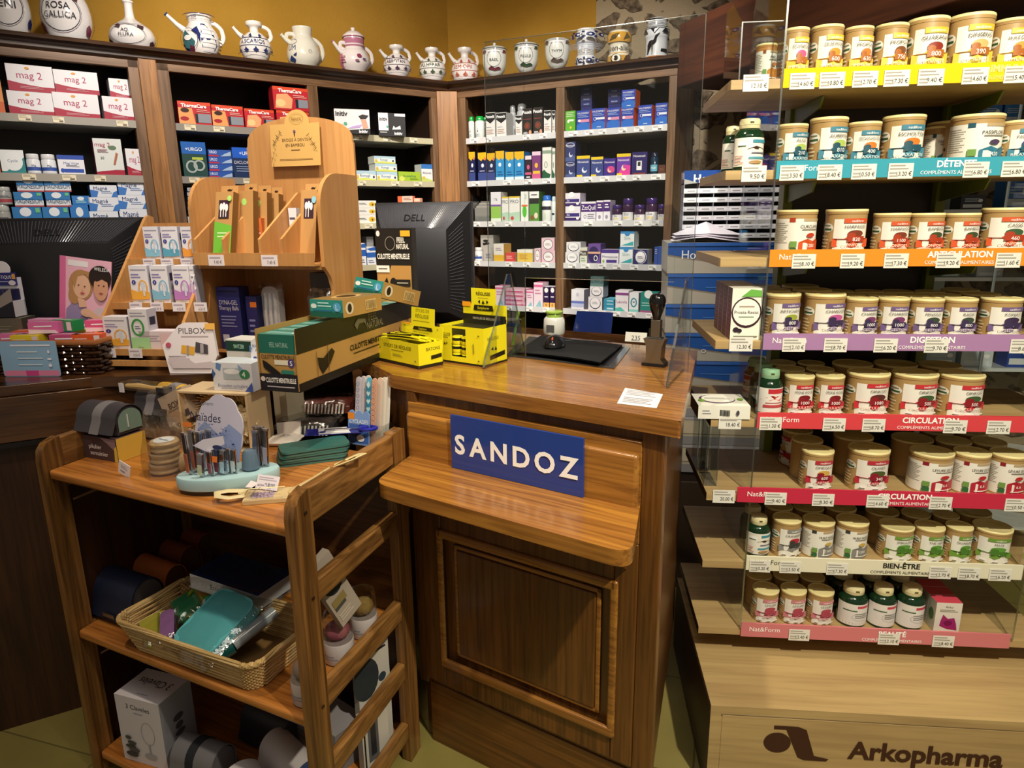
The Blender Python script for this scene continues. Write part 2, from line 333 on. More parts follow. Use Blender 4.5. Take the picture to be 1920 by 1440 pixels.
def stonemat():
    m, N, L, b = newmat('stone'); tc = N.new('ShaderNodeTexCoord'); mp = N.new('ShaderNodeMapping'); mp.inputs['Scale'].default_value = (6.5, 6.5, 12)
    ns = N.new('ShaderNodeTexNoise'); ns.inputs['Scale'].default_value = 3.4; ns.inputs['Detail'].default_value = 4
    sb = N.new('ShaderNodeVectorMath'); sb.operation = 'MULTIPLY_ADD'; sb.inputs[1].default_value = (2.4, 2.4, 2.4)
    L.new(tc.outputs['Object'], mp.inputs[0]); L.new(tc.outputs['Object'], ns.inputs[0]); L.new(ns.outputs['Color'], sb.inputs[0]); L.new(mp.outputs[0], sb.inputs[2])
    v = N.new('ShaderNodeTexVoronoi'); v.feature = 'DISTANCE_TO_EDGE'; v.inputs['Scale'].default_value = 1; L.new(sb.outputs[0], v.inputs[0])
    cr = N.new('ShaderNodeValToRGB'); cr.color_ramp.elements[0].position = .13; cr.color_ramp.elements[1].position = .18; cr.color_ramp.elements[0].color = (0, 0, 0, 1); cr.color_ramp.elements[1].color = (1, 1, 1, 1)
    L.new(v.outputs[0], cr.inputs[0]); n2 = N.new('ShaderNodeTexNoise'); n2.inputs['Scale'].default_value = 38; n2.inputs['Detail'].default_value = 6; L.new(tc.outputs['Object'], n2.inputs[0])
    c2 = N.new('ShaderNodeValToRGB'); c2.color_ramp.elements[0].color = C('2f2318'); c2.color_ramp.elements[1].color = C('8a7860'); c2.color_ramp.elements[0].position = .3; c2.color_ramp.elements[1].position = .75; L.new(n2.outputs[0], c2.inputs[0])
    mx = N.new('ShaderNodeMixRGB'); L.new(cr.outputs[0], mx.inputs[0]); mx.inputs[1].default_value = C('9b8b70'); L.new(c2.outputs[0], mx.inputs[2]); L.new(mx.outputs[0], b.inputs['Base Color'])
    ad = N.new('ShaderNodeMath'); ad.operation = 'MULTIPLY_ADD'; ad.inputs[1].default_value = .4; L.new(n2.outputs[0], ad.inputs[0]); L.new(cr.outputs[0], ad.inputs[2])
    bp = N.new('ShaderNodeBump'); bp.inputs['Strength'].default_value = .8; bp.inputs['Distance'].default_value = .02; L.new(ad.outputs[0], bp.inputs['Height']); L.new(bp.outputs[0], b.inputs['Normal']); b.inputs['Roughness'].default_value = .9
stonemat()
def tilemat():
    m, N, L, b = newmat('tile'); tc = N.new('ShaderNodeTexCoord'); mp = N.new('ShaderNodeMapping'); mp.inputs['Rotation'].default_value = (0, 0, .3)
    br = N.new('ShaderNodeTexBrick'); br.inputs['Scale'].default_value = 2.2; br.offset = 0; br.inputs['Brick Width'].default_value = .9; br.inputs['Row Height'].default_value = .9; br.inputs['Mortar Size'].default_value = .006
    br.inputs['Color1'].default_value = C('8c8248'); br.inputs['Color2'].default_value = C('9a8e55'); br.inputs['Mortar'].default_value = C('6a6238')
    n = N.new('ShaderNodeTexNoise'); n.inputs['Scale'].default_value = 7; n.inputs['Detail'].default_value = 6; cr = N.new('ShaderNodeValToRGB'); cr.color_ramp.elements[0].color = (.7, .7, .66, 1); cr.color_ramp.elements[1].color = (1.1, 1.1, 1.1, 1)
    mx = N.new('ShaderNodeMixRGB'); mx.blend_type = 'MULTIPLY'; mx.inputs[0].default_value = 1
    L.new(tc.outputs['Object'], mp.inputs[0]); L.new(mp.outputs[0], br.inputs[0]); L.new(tc.outputs['Object'], n.inputs[0]); L.new(n.outputs[0], cr.inputs[0]); L.new(br.outputs[0], mx.inputs[1]); L.new(cr.outputs[0], mx.inputs[2]); L.new(mx.outputs[0], b.inputs['Base Color']); b.inputs['Roughness'].default_value = .35
tilemat()
m = MB(); m.box(-3.6, -1.2, -.05, 4.2, 6, 0, mat='tile'); mk('floor', m, kind='structure')
WD = .36
def wallseg(name, F, s0, s1, mat, d=WD, th=.08, z1=2.95):
    m = MB(); m.box(s0, 0, 0, s1, th, z1, mat=mat); return mk(name, m, F.P(0, d, 0), F.rot, kind='structure')
T2 = tan(radians(31.6))
stone_s = FR.sx(1121, WD, 2.3)
wallseg('wall_left', FL, -3.6, WD*T2+.05, 'mustard'); wallseg('wall_right', FR, -WD*T2-.05, stone_s, 'mustard')
wallseg('wall_back', FR, stone_s, 4.2, 'stone', WD-.03, .12)
m = MB(); m.box(-3.6, -1.2, 2.95, 4.2, 6, 3.0, 'a89878', 'matte'); mk('ceiling', m, kind='structure')

# ---------------------------------------------------------------- wall cabinets
ZL = [1.847, 1.645, 1.449, 1.254, 1.036]; ZS = [z+.024 for z in ZL]; ZC1, ZC0, ZR = 2.131, 2.094, 2.063
def cornice(F, s0, s1, m0, m1):
    # profile: (depth, z); m0/m1 = mitre slope at each end
    pr = [(0, ZC0-.004), (-.006, ZC0+.002), (-.012, ZC0+.006), (-.012, ZC0+.016), (-.024, ZC0+.024), (-.034, ZC0+.034), (-.036, ZC0+.044), (-.046, ZC1-.008), (-.048, ZC1), (.34, ZC1), (.34, ZC0)]
    m = MB(); n = len(pr); V = [(s0+m0*d, d, z) for d, z in pr]+[(s1+m1*d, d, z) for d, z in pr]
    m.mesh(V, [(i, n+i, n+(i+1) % n, (i+1) % n) for i in range(n)]+[tuple(range(n)), tuple(range(n, 2*n))[::-1]], mat='cornice_x'); return m
def shelves(F, root, s0, s1, zs, lipcol, tagcol, ntag, tags=True, seed=1, wood_=False):
    rnd = random.Random(seed)
    for z in zs:
        m = MB(); m.box(s0, .004, z-.022, s1, .30, z, '8d8a84', 'card'); m.box(s0, -.002, z-.024, s1, .004, z+.003, lipcol, 'card'); sh = mk('shelf', m, parent=root)
        if not tags: continue
        w = (s1-s0)/ntag
        for k in range(ntag):
            if rnd.random() < .15: continue
            a = s0+w*(k+.1+.25*rnd.random()); tw = .034+.01*rnd.random()
            m = MB(); m.box(a, -.005, z-.021, a+tw, -.0022, z-.001, tagcol, 'card'); prt(m, flat((a, -.005, z-.021), (1, 0, 0), (0, 0, 1), (0, -1, 0)), tw, .020, 'l .08 .5 .7 .95 2 998f80;r .55 .12 .9 .42 776f66'); mk('price_tag', m, parent=sh)
def panel(root, name, s0, s1, d0, d1, z0, z1, mat, col='fff', bev=.002):
    m = MB(); m.box(s0, d0, z0, s1, d1, z1, col, mat); return mk(name, m, parent=root, bev=bev)
sL = FL.sx; L0 = -3.0
cl = thing('wall_cabinet', 'brown wooden wall cabinet of three open bays under the mustard wall', 'cabinet', FL.P(0, 0, 0), FL.rot, 'built-in wall cabinets')
mk('cornice', cornice(FL, L0, 0, 0, T2), parent=cl)
x = lambda px: sL(px, 0, 1.9)
xa = [x(251), x(271), x(304), x(327), x(582), x(600.5), x(811), x(821)]
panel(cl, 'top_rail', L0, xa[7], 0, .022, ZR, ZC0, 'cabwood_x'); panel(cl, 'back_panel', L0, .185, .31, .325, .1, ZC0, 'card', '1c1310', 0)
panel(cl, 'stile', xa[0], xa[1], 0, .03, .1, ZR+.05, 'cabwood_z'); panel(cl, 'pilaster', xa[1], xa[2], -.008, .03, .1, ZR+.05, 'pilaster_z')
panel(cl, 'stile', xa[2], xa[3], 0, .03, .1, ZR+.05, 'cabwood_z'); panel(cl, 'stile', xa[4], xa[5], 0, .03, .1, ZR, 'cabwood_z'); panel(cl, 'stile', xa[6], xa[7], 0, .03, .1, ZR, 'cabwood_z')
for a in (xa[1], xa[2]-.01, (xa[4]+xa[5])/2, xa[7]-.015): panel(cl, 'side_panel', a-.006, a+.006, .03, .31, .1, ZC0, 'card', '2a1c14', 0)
panel(cl, 'base_panel', L0, xa[7], .01, .03, .05, .95, 'walnut_x')
shelves(FL, cl, L0, xa[0]+.002, ZS, 'a39d92', 'efe4c4', 16, seed=3); shelves(FL, cl, xa[3], xa[4], ZS, '8f8b84', 'efe4c4', 5, seed=5); shelves(FL, cl, xa[5], xa[6], ZS, 'c9c3a2', 'f2ebcf', 4, seed=9)
cr_ = thing('wall_cabinet', 'brown wooden wall cabinet of two open bays meeting the stone wall', 'cabinet', FR.P(0, 0, 0), FR.rot, 'built-in wall cabinets')
y = lambda px: FR.sx(px, 0, 1.9)
xb = [y(859), y(873.5), y(1042), y(1058), y(1252), y(1267)]
mk('cornice', cornice(FR, 0, xb[5], -T2, -1), parent=cr_)
m = MB(); m.box(xb[5]-.002, .0, ZC0+.02, xb[5]+.03, .34, ZC1, mat='cornice_x'); mk('cornice', m, parent=cr_)
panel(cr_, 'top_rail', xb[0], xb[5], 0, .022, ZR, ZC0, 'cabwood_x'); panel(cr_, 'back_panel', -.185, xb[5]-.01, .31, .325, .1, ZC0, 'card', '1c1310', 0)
panel(cr_, 'stile', xb[0], xb[1], 0, .03, .1, ZR, 'cabwood_z'); panel(cr_, 'stile', xb[2], xb[3], 0, .03, .1, ZR, 'cabwood_z'); panel(cr_, 'stile', xb[4], xb[5], 0, .03, .1, ZR, 'cabwood_z')
for a in (xb[0]+.015, (xb[2]+xb[3])/2, xb[5]-.007): panel(cr_, 'side_panel', a-.006, a+.006, .03, .31, .1, ZC0, 'cabwood_z', '2a1c14', 0)
panel(cr_, 'base_panel', xb[0], xb[5], .01, .03, .05, .95, 'walnut_x')
shelves(FR, cr_, xb[1], xb[2], ZS, 'd8d8da', 'ffffff', 5, seed=13); shelves(FR, cr_, xb[3], xb[4], ZS, 'd8d8da', 'ffffff', 6, seed=17)
# splayed corner post joining both runs
pa, pb = FL.P(xa[7], 0, 0), FR.P(xb[0], 0, 0); az_ = math.degrees(atan2(pb[0]-pa[0], pb[1]-pa[1])); FP = Fr(pa[0], pa[1], az_); wl = hypot(pb[0]-pa[0], pb[1]-pa[1])
m = MB(); m.box(0, -.004, .1, wl, .02, ZC0, mat='pilaster_z'); mk('corner_post', m, FP.P(0, 0, 0), FP.rot, None, 'bright brown upright post filling the angle between the wall cabinets', 'post', bev=.002)

# ---------------------------------------------------------------- stone chimney beam
BX = Fr(.672, 2.93, 160)
m = MB(); m.box(0, 0, 1.988, 2.3, .5, 2.222, mat='beam_x'); mk('trim_1', m, BX.P(0, 0, 0), BX.rot, kind='structure', bev=.008)
m = MB(); m.box(.3, .04, 2.225, 2.3, .5, 2.95, mat='stone'); mk('wall_chimney', m, BX.P(0, 0, 0), BX.rot, kind='structure')

# ---------------------------------------------------------------- supplement display (the light-wood gondola)
DZ = [1.805, 1.601, 1.392, 1.183, .974, .764, .563, .355]
dsp = thing('display_unit', 'tall light wood display unit with eight shelves and coloured edge strips', 'display shelf', FD.P(0, 0, 0), FD.rot)
m = MB(); m.box(0, -.22, 0, 1.02, .42, .27, mat='beech_x'); m.box(-.002, -.216, .004, 0, .42, .262, '3b3126', 'card')
m.box(.03, -.2215, .012, .99, -.2195, .243, mat='beech_x'); m.box(.027, -.2208, .24, .993, -.2198, .246, '6d5a3c', 'card')
L_ = lambda px, py: FD.pl(px, py, -.2218)
lc_, lt0, lt1 = L_(1457, 1392), L_(1556, 1405), L_(1918, 1418); dk = '3c1a12'; W_, H_ = .62, .12
sf = flat((lc_[0]-.045, -.2218, lc_[1]-.06), (1, 0, 0), (0, 0, 1), (0, -1, 0)); tx_ = (lt0[0]+lt1[0])/2-lc_[0]+.045; tw_ = lt1[0]-lt0[0]
q = MB(); prt(q, sf, W_, H_, f'e .0725 .5 .055 .255 {dk};p {dk} .055 .93 .15 .93 .185 .86 .225 .22 .285 .16 .275 .10 .185 .10 .16 .16 .105 .84 .055 .84;T Arkopharma {tx_/W_:.4f} .44 .44 {dk} {tw_/W_:.4f}', lay=2)
base = mk('base', m, parent=dsp, bev=.0015); mk('logo', q, parent=base)
strip = [('f0c81e', 'IMMUNITE', 'ffe98a'), ('3f9fb5', 'DÉTENTE', 'ffffff'), ('f0902a', 'ARTICULATION', 'ffffff'), ('a87fae', 'DIGESTION', 'ffffff'), ('d8434a', 'CIRCULATION', 'ffffff'), ('c5304a', 'CIRCULATION', 'ffffff'), ('e6e3cc', 'BIEN-ÊTRE', '2c2c28'), ('d0787f', 'BEAUTÉ', 'ffffff')]
tagx = [[(1482, 0), (1538, 0), (1600, 0), (1659, 0), (1723, 0), (1806, 0), (1885, 0)], [(1463, 0), (1534, 0), (1598, 0), (1667, 0), (1808, 0), (1880, 0)], [(1486, 0), (1577, 0), (1659, 0), (1757, 0), (1869, 0)], [(1468, 0), (1546, 0), (1640, 0), (1735, 0), (1896, 0)],
        [(1425, 0), (1544, 0), (1618, 0), (1771, 0), (1852, 0)], [(1435, 0), (1524, 0), (1626, 0), (1744, 0), (1886, 0)], [(1406, 0), (1463, 0), (1551, 0), (1744, 0), (1798, 0), (1856, 0)], [(1480, 0), (1648, 0), (1750, 0)]]
for i, z in enumerate(DZ):
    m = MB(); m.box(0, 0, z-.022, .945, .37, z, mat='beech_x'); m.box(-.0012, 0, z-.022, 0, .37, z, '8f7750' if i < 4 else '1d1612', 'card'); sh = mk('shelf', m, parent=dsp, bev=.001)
    a0 = .08 if i == 5 else .117; a1 = .832; w = a1-a0; h = .042
    sc, word, wc = strip[i]; m = MB(); m.box(a0, -.006, z-.022, a1, -.0005, z+.02, sc, 'gloss')
    sm = {'IMMUNITE': .7, 'DÉTENTE': .57, 'ARTICULATION': .62, 'DIGESTION': .57}.get(word, .6 if i == 4 else .57)
    prt(m, flat((a0, -.006, z-.022), (1, 0, 0), (0, 0, 1), (0, -1, 0)), w, h, f't Nat&Form .09 .6 .34 {wc} .13;T {word} {sm} .68 .36 {wc};t COMPLÉMENTS_ALIMENTAIRES {sm} .22 .2 {wc}', 'gloss')
    st = mk('edge_strip', m, parent=sh)
    for px, _ in tagx[i]:
        s0 = FD.sx(px, -.01, z); m = MB(); m.box(s0, -.0085, z-.026, s0+.056, -.0075, z+.009, 'e4e4dc', 'card')
        prt(m, flat((s0, -.0085, z-.026), (1, 0, 0), (0, 0, 1), (0, -1, 0)), .056, .035, f'l .06 .55 .8 .95 2 a09c94;t {8+(px*7)%12}.{px%9}0_€ .64 .34 .28 4a443c .6;l .06 .1 .4 .5 2 b4b0a8'); mk('price_tag', m, parent=st)
m = MB(); m.box(.262, .372, .27, .655, .40, 1.96, '35291f', 'card'); mk('back_panel', m, parent=dsp)
for a in (.236, .656, ):
    m = MB(); m.box(a, .345, .27, a+.026, .40, 1.93, '75821f', 'card'); mk('upright', m, parent=dsp, bev=.002)
for z in DZ[:6]:
    for a in (.245, .665):
        m = MB(); m.ext([(a, .345, z-.024), (a, .345, z-.075), (a, .13, z-.05), (a, .11, z-.024)], (.005, 0, 0), '5f6d1c'); mk('bracket', m, parent=dsp)
for k, a in enumerate((.113, .836)):
    m = MB(); z1 = 2.08 if k == 0 else 1.98
    m.ext([(a, -.004, .357), (a, .33, .357), (a, .33, z1-.06), (a, .30, z1), (a, -.004, z1)], (.004, 0, 0), mat='acrylic'); m.box(a-.0002, -.0048, .357, a+.0042, -.0038, z1, mat='edge'); mk('divider_pane', m, parent=dsp)
m = MB(); m.box(.02, .008, 1.806, .112, .011, 1.93, mat='acrylic'); m.ext([(.018, .008, 1.806), (.018, .20, 1.806), (.018, .20, 2.0), (.018, .12, 2.0), (.018, .008, 1.93)], (.0025, 0, 0), mat='acrylic'); m.box(.0175, .007, 1.806, .0205, .0085, 1.93, mat='edge'); m.box(.0175, .007, 1.929, .112, .0095, 1.931, mat='edge'); mk('wing_pane', m, parent=dsp)
# two clear pockets hanging by the left end of the lower shelves
for k, (z0, z1) in enumerate(((.77, .955), (.98, 1.165))):
    for j in (0, 1):
        pass
wt = [('s1', 1394, 0), ('s2', 1391, 1), ('s3', 1368, 3), ('s4', 1348, 4), ('s5', 1337, 5)]
for _, px, i in wt:
    z = DZ[i]; s0 = FD.sx(px, -.003, z); m = MB(); m.box(s0, -.0028, z-.027, s0+.058, -.0016, z+.010, 'e6e6e0'); prt(m, flat((s0, -.0028, z-.027), (1, 0, 0), (0, 0, 1), (0, -1, 0)), .058, .037, f'l .06 .55 .8 .95 2 a09c94;t {9+px%13}.{px%7}0_€ .64 .34 .28 4a443c .6'); mk('price_tag', m, parent=dsp)

# ---------------------------------------------------------------- till counter (centre)
CT = 1.10
A, B, Cc = gz(737, 703, CT), gz(1277, 790, CT), gz(1308, 657, CT)
FC = Fr(-.27, 1.73, 123.0); fu, fv = FC.u, FC.v
dd = (sin(radians(17.35)), cos(radians(17.35)))
till = thing('till_counter', 'varnished oak till counter with raised panels and the blue lettered sign', 'counter')
D_ = (A[0]-.22, A[1]+.37); Eb = (Cc[0]-.95*fu[0], Cc[1]-.95*fu[1])
top = [(A[0], A[1]), (B[0], B[1]), (Cc[0], Cc[1]), (Eb[0], Eb[1]), D_]
LC = lambda P: [FC.loc(q) for q in P]
m = MB(); m.prism(LC(top), CT-.036, CT, mat='oak_x'); o = mk('counter_top', m, FC.P(0, 0, 0), FC.rot, till, bev=.007)
P0, P1 = FC.P(0, 0, 0), FC.P(.703, 0, 0); R2 = (P1[0]+dd[0]*.70, P1[1]+dd[1]*.70); L2 = (P0[0]-.2, P0[1]+.36)
body = [(P0[0], P0[1]), (P1[0], P1[1]), R2, (R2[0]-.85*fu[0], R2[1]-.85*fu[1]), L2]
def inset(pts, k):
    cx = sum(p[0] for p in pts)/len(pts); cy = sum(p[1] for p in pts)/len(pts); return [(cx+(p[0]-cx)*k, cy+(p[1]-cy)*k) for p in pts]
m = MB(); m.prism(body, .20, CT-.037, mat='darkoak_z'); m.prism(inset(body, .965), 0, .20, mat='darkoak_z'); mk('carcass', m, parent=till)
def fpart(name, parts, mat, bev=.003, par=till, F=FC):
    m = MB()
    for p in parts: m.box(*p, mat=mat)
    return mk(name, m, F.P(0, 0, 0), F.rot, par, bev=bev)
fpart('corner_post', [(.655, -.012, .0, .703, .01, CT-.037)], 'darkoak_z'); fpart('corner_post', [(0, -.012, .2, .03, .01, CT-.037)], 'darkoak_z')
fpart('drawer_front', [(.006, -.014, .80, .655, 0, 1.035)], 'oak_x', .002)
fpart('raised_panel', [(.012, -.034, .82, .655, -.012, 1.012)], 'oak_x', .012)
fpart('door_frame', [(.03, -.016, .22, .10, 0, .80), (.60, -.016, .22, .655, 0, .80), (.10, -.016, .69, .60, 0, .80), (.10, -.016, .22, .60, 0, .30)], 'darkoak_z', .004)
fpart('moulding', [(.09, -.026, .285, .61, -.012, .312), (.09, -.024, .675, .61, -.012, .70), (.088, -.024, .285, .108, -.012, .70), (.592, -.024, .285, .612, -.012, .70)], 'oak_x', .006)
fpart('moulding', [(.135, -.008, .325, .565, -.001, .337), (.135, -.008, .648, .565, -.001, .66), (.135, -.008, .325, .147, -.001, .66), (.553, -.008, .325, .565, -.001, .66)], 'oak_x', .003)
fpart('door_panel', [(.147, -.012, .337, .553, 0, .648)], 'darkoak_z', .004)
fpart('plinth', [(.03, -.004, 0, .70, .01, .20)], 'darkoak_x', .002)
# bag shelf
SZ = .893
s0, s1, s2, s3 = gz(783, 842, SZ), gz(705, 918, SZ), gz(1155, 1030, SZ), gz(1199, 923, SZ)
m = MB()
def rnd_poly(P, rad):
    out = []
    for i, (p, r) in enumerate(zip(P, rad)):
        if r == 0: out.append(p); continue
        a = P[i-1]; b = P[(i+1) % len(P)]
        va = Vector((a[0]-p[0], a[1]-p[1])).normalized(); vb = Vector((b[0]-p[0], b[1]-p[1])).normalized()
        for k in range(7):
            t = k/6; out.append((p[0]+va.x*r*(1-t)**2+vb.x*r*t**2, p[1]+va.y*r*(1-t)**2+vb.y*r*t**2))
    return out
s1 = gz(700, 905, SZ); s2 = gz(1185, 1040, SZ); ip = lambda p, k: (p[0]+fv[0]*k, p[1]+fv[1]*k)
m.prism(rnd_poly([ip(s0, .012), s1, s2, ip(s3, .02)], [0, .045, .05, 0]), SZ-.034, SZ, mat='oak_x'); m.xf(lambda p: FC.loc(p)+(p[2],)); mk('bag_shelf', m, FC.P(0, 0, 0), FC.rot, till, bev=.011)
for a in (.09, .60):
    m = MB(); m.ext([(a, -.014, SZ-.035), (a, -.17, SZ-.035), (a, -.15, SZ-.06), (a, -.014, SZ-.16)], (.03, 0, 0), mat='darkoak_z'); mk('bracket', m, FC.P(0, 0, 0), FC.rot, till, bev=.002)
# sign
sa, sb = FC.pl(845, 781, -.04), FC.pl(1095, 818, -.04); z1 = (sa[1]+sb[1])/2; zz0 = SZ+.001
m = MB(); m.box(sa[0], -.042, zz0, sb[0], -.036, z1, '27418f', 'gloss'); w = sb[0]-sa[0]; h = z1-zz0
prt(m, flat((sa[0], -.042, zz0), (1, 0, 0), (0, 0, 1), (0, -1, 0)), w, h, ''.join(f'T {c} {u_} .48 .36 ffffff;' for u_, c in zip((.075, .222, .39, .563, .735, .905), 'SANDOZ')), 'gloss')
mk('advertising_sign', m, FC.P(0, 0, 0), FC.rot, None, 'blue sign with spaced white capital letters above the bag shelf', 'sign')

# ---------------------------------------------------------------- left counter
LT = 1.06
FK = Fr(-1.368, 1.858, 61.0)
lc = thing('counter', 'dark walnut counter behind the wooden product rack, beneath the cosmetics', 'counter', FK.P(0, 0, 0), FK.rot)
m = MB(); m.box(-1.6, -.0, LT-.03, .93, .55, LT, mat='walnut_x'); mk('counter_top', m, parent=lc, bev=.003)
m = MB(); m.box(-1.6, .015, 0, .93, .5, LT-.031, mat='walnut_z'); mk('carcass', m, parent=lc)
m = MB(); m.box(-1.6, -.01, .90, .93, .014, LT-.031, mat='walnut_x'); mk('fascia', m, parent=lc, bev=.002)
m = MB(); m.box(-1.6, -.012, .885, .93, .014, .899, '120b08', 'card'); mk('fascia_edge', m, parent=lc)

m = MB(); m.prism([(-1.26, 1.935), (-.56, 1.985), (-.545, 2.10), (-.50, 2.42), (-.62, 2.28), (-1.1, 2.02)], LT-.03, LT-.0005, mat='walnut_x'); o = mk('counter_bridge', m, parent=lc); o.matrix_parent_inverse = (Matrix.Translation(FK.P(0, 0, 0)) @ Matrix.Rotation(FK.rot, 4, 'Z')).inverted()
# ---------------------------------------------------------------- goods in the wall cabinets
def cylmap(r, W_=None):
    w = W_ if W_ else pi*r
    return lambda x, y, e: ((r+e)*sin((x-w/2)/r), -(r+e)*cos((x-w/2)/r), y)
# key: (form, description, category, object name, base colour, front print, side colour, top colour, depth)
D = {}
def de(k, form, desc, cat, name, base, ops, side=None, top=None, dep=.07): D[k] = (form, desc, cat, name, base, ops, side, top, dep)
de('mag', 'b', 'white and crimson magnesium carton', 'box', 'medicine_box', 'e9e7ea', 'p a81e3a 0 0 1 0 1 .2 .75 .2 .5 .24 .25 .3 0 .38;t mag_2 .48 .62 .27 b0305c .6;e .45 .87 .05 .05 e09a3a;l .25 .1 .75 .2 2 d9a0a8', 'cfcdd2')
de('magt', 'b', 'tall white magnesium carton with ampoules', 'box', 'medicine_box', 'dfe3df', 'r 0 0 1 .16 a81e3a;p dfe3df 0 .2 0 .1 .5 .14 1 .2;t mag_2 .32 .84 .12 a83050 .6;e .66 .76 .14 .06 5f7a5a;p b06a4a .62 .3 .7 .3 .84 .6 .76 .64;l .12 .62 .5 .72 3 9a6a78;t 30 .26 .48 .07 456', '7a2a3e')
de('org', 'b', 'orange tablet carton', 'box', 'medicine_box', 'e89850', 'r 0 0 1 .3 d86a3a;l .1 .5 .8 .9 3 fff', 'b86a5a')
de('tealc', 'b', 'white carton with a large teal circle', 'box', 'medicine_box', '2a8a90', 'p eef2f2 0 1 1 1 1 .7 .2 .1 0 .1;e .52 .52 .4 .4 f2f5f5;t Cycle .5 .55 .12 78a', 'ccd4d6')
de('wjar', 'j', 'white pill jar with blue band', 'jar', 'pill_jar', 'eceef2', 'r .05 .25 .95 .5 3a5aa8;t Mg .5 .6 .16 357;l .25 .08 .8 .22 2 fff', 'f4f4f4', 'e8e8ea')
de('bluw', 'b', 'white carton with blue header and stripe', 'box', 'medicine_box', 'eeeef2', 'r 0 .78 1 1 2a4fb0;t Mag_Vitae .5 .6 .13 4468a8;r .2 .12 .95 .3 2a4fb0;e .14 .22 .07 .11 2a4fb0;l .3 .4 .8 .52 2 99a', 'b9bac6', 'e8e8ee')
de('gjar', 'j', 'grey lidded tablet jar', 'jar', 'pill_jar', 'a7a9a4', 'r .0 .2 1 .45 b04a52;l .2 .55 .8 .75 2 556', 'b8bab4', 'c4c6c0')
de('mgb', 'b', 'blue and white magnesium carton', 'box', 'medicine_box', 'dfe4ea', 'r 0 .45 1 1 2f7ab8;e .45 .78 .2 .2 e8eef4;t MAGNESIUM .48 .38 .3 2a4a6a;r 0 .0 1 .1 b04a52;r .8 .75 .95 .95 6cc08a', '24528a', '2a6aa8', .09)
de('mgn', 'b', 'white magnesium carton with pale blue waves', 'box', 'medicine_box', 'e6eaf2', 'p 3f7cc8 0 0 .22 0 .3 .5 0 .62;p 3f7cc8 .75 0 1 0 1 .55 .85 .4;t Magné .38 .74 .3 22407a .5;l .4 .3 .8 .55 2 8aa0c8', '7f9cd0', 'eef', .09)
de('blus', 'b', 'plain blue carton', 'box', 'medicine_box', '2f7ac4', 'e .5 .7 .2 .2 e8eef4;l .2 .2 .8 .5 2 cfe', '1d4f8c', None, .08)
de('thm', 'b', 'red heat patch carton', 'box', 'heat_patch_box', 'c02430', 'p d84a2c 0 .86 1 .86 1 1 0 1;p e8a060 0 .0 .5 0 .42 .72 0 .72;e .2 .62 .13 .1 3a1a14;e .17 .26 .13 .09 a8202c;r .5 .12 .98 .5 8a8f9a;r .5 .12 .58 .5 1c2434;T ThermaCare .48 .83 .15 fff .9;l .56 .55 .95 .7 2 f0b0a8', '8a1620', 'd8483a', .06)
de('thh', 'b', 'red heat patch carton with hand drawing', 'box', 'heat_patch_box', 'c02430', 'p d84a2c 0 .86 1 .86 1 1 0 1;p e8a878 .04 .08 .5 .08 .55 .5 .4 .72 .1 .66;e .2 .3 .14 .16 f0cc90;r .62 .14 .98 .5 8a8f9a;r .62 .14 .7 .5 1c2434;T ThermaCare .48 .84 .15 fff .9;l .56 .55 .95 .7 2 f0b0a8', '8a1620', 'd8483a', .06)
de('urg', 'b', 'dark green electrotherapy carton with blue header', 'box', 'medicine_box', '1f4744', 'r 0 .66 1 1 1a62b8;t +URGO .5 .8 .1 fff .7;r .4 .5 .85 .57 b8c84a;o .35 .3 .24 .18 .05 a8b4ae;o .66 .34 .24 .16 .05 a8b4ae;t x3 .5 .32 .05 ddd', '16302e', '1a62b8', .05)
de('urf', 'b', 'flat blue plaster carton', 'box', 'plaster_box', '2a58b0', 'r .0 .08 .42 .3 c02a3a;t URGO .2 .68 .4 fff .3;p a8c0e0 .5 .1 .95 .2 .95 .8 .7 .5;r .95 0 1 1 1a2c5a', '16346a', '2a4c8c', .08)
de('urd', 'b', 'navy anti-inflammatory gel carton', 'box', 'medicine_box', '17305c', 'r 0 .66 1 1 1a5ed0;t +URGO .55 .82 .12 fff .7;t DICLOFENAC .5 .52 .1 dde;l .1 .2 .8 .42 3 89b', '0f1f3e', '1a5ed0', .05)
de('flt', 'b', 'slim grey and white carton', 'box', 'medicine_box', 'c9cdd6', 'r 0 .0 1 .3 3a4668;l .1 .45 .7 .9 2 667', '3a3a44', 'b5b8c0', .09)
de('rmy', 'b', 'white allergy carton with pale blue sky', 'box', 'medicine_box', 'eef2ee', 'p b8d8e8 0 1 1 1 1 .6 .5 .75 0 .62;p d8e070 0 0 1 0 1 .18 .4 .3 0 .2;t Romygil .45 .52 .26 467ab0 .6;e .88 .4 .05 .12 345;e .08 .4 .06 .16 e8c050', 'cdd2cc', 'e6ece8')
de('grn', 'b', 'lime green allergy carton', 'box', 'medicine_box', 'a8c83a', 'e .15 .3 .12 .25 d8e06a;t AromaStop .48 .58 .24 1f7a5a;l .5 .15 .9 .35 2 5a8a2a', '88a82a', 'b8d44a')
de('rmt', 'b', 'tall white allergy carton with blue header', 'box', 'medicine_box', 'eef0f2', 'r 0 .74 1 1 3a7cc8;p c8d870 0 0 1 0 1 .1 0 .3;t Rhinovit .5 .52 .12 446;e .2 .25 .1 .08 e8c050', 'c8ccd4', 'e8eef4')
de('yel', 'b', 'flat white carton with yellow flower', 'box', 'medicine_box', 'efefe8', 'l .08 .4 .5 .7 2 445;e .78 .5 .17 .3 e8bc30;e .8 .45 .05 .14 6a5a1a', 'd88a4a', 'e4e4dc', .1)
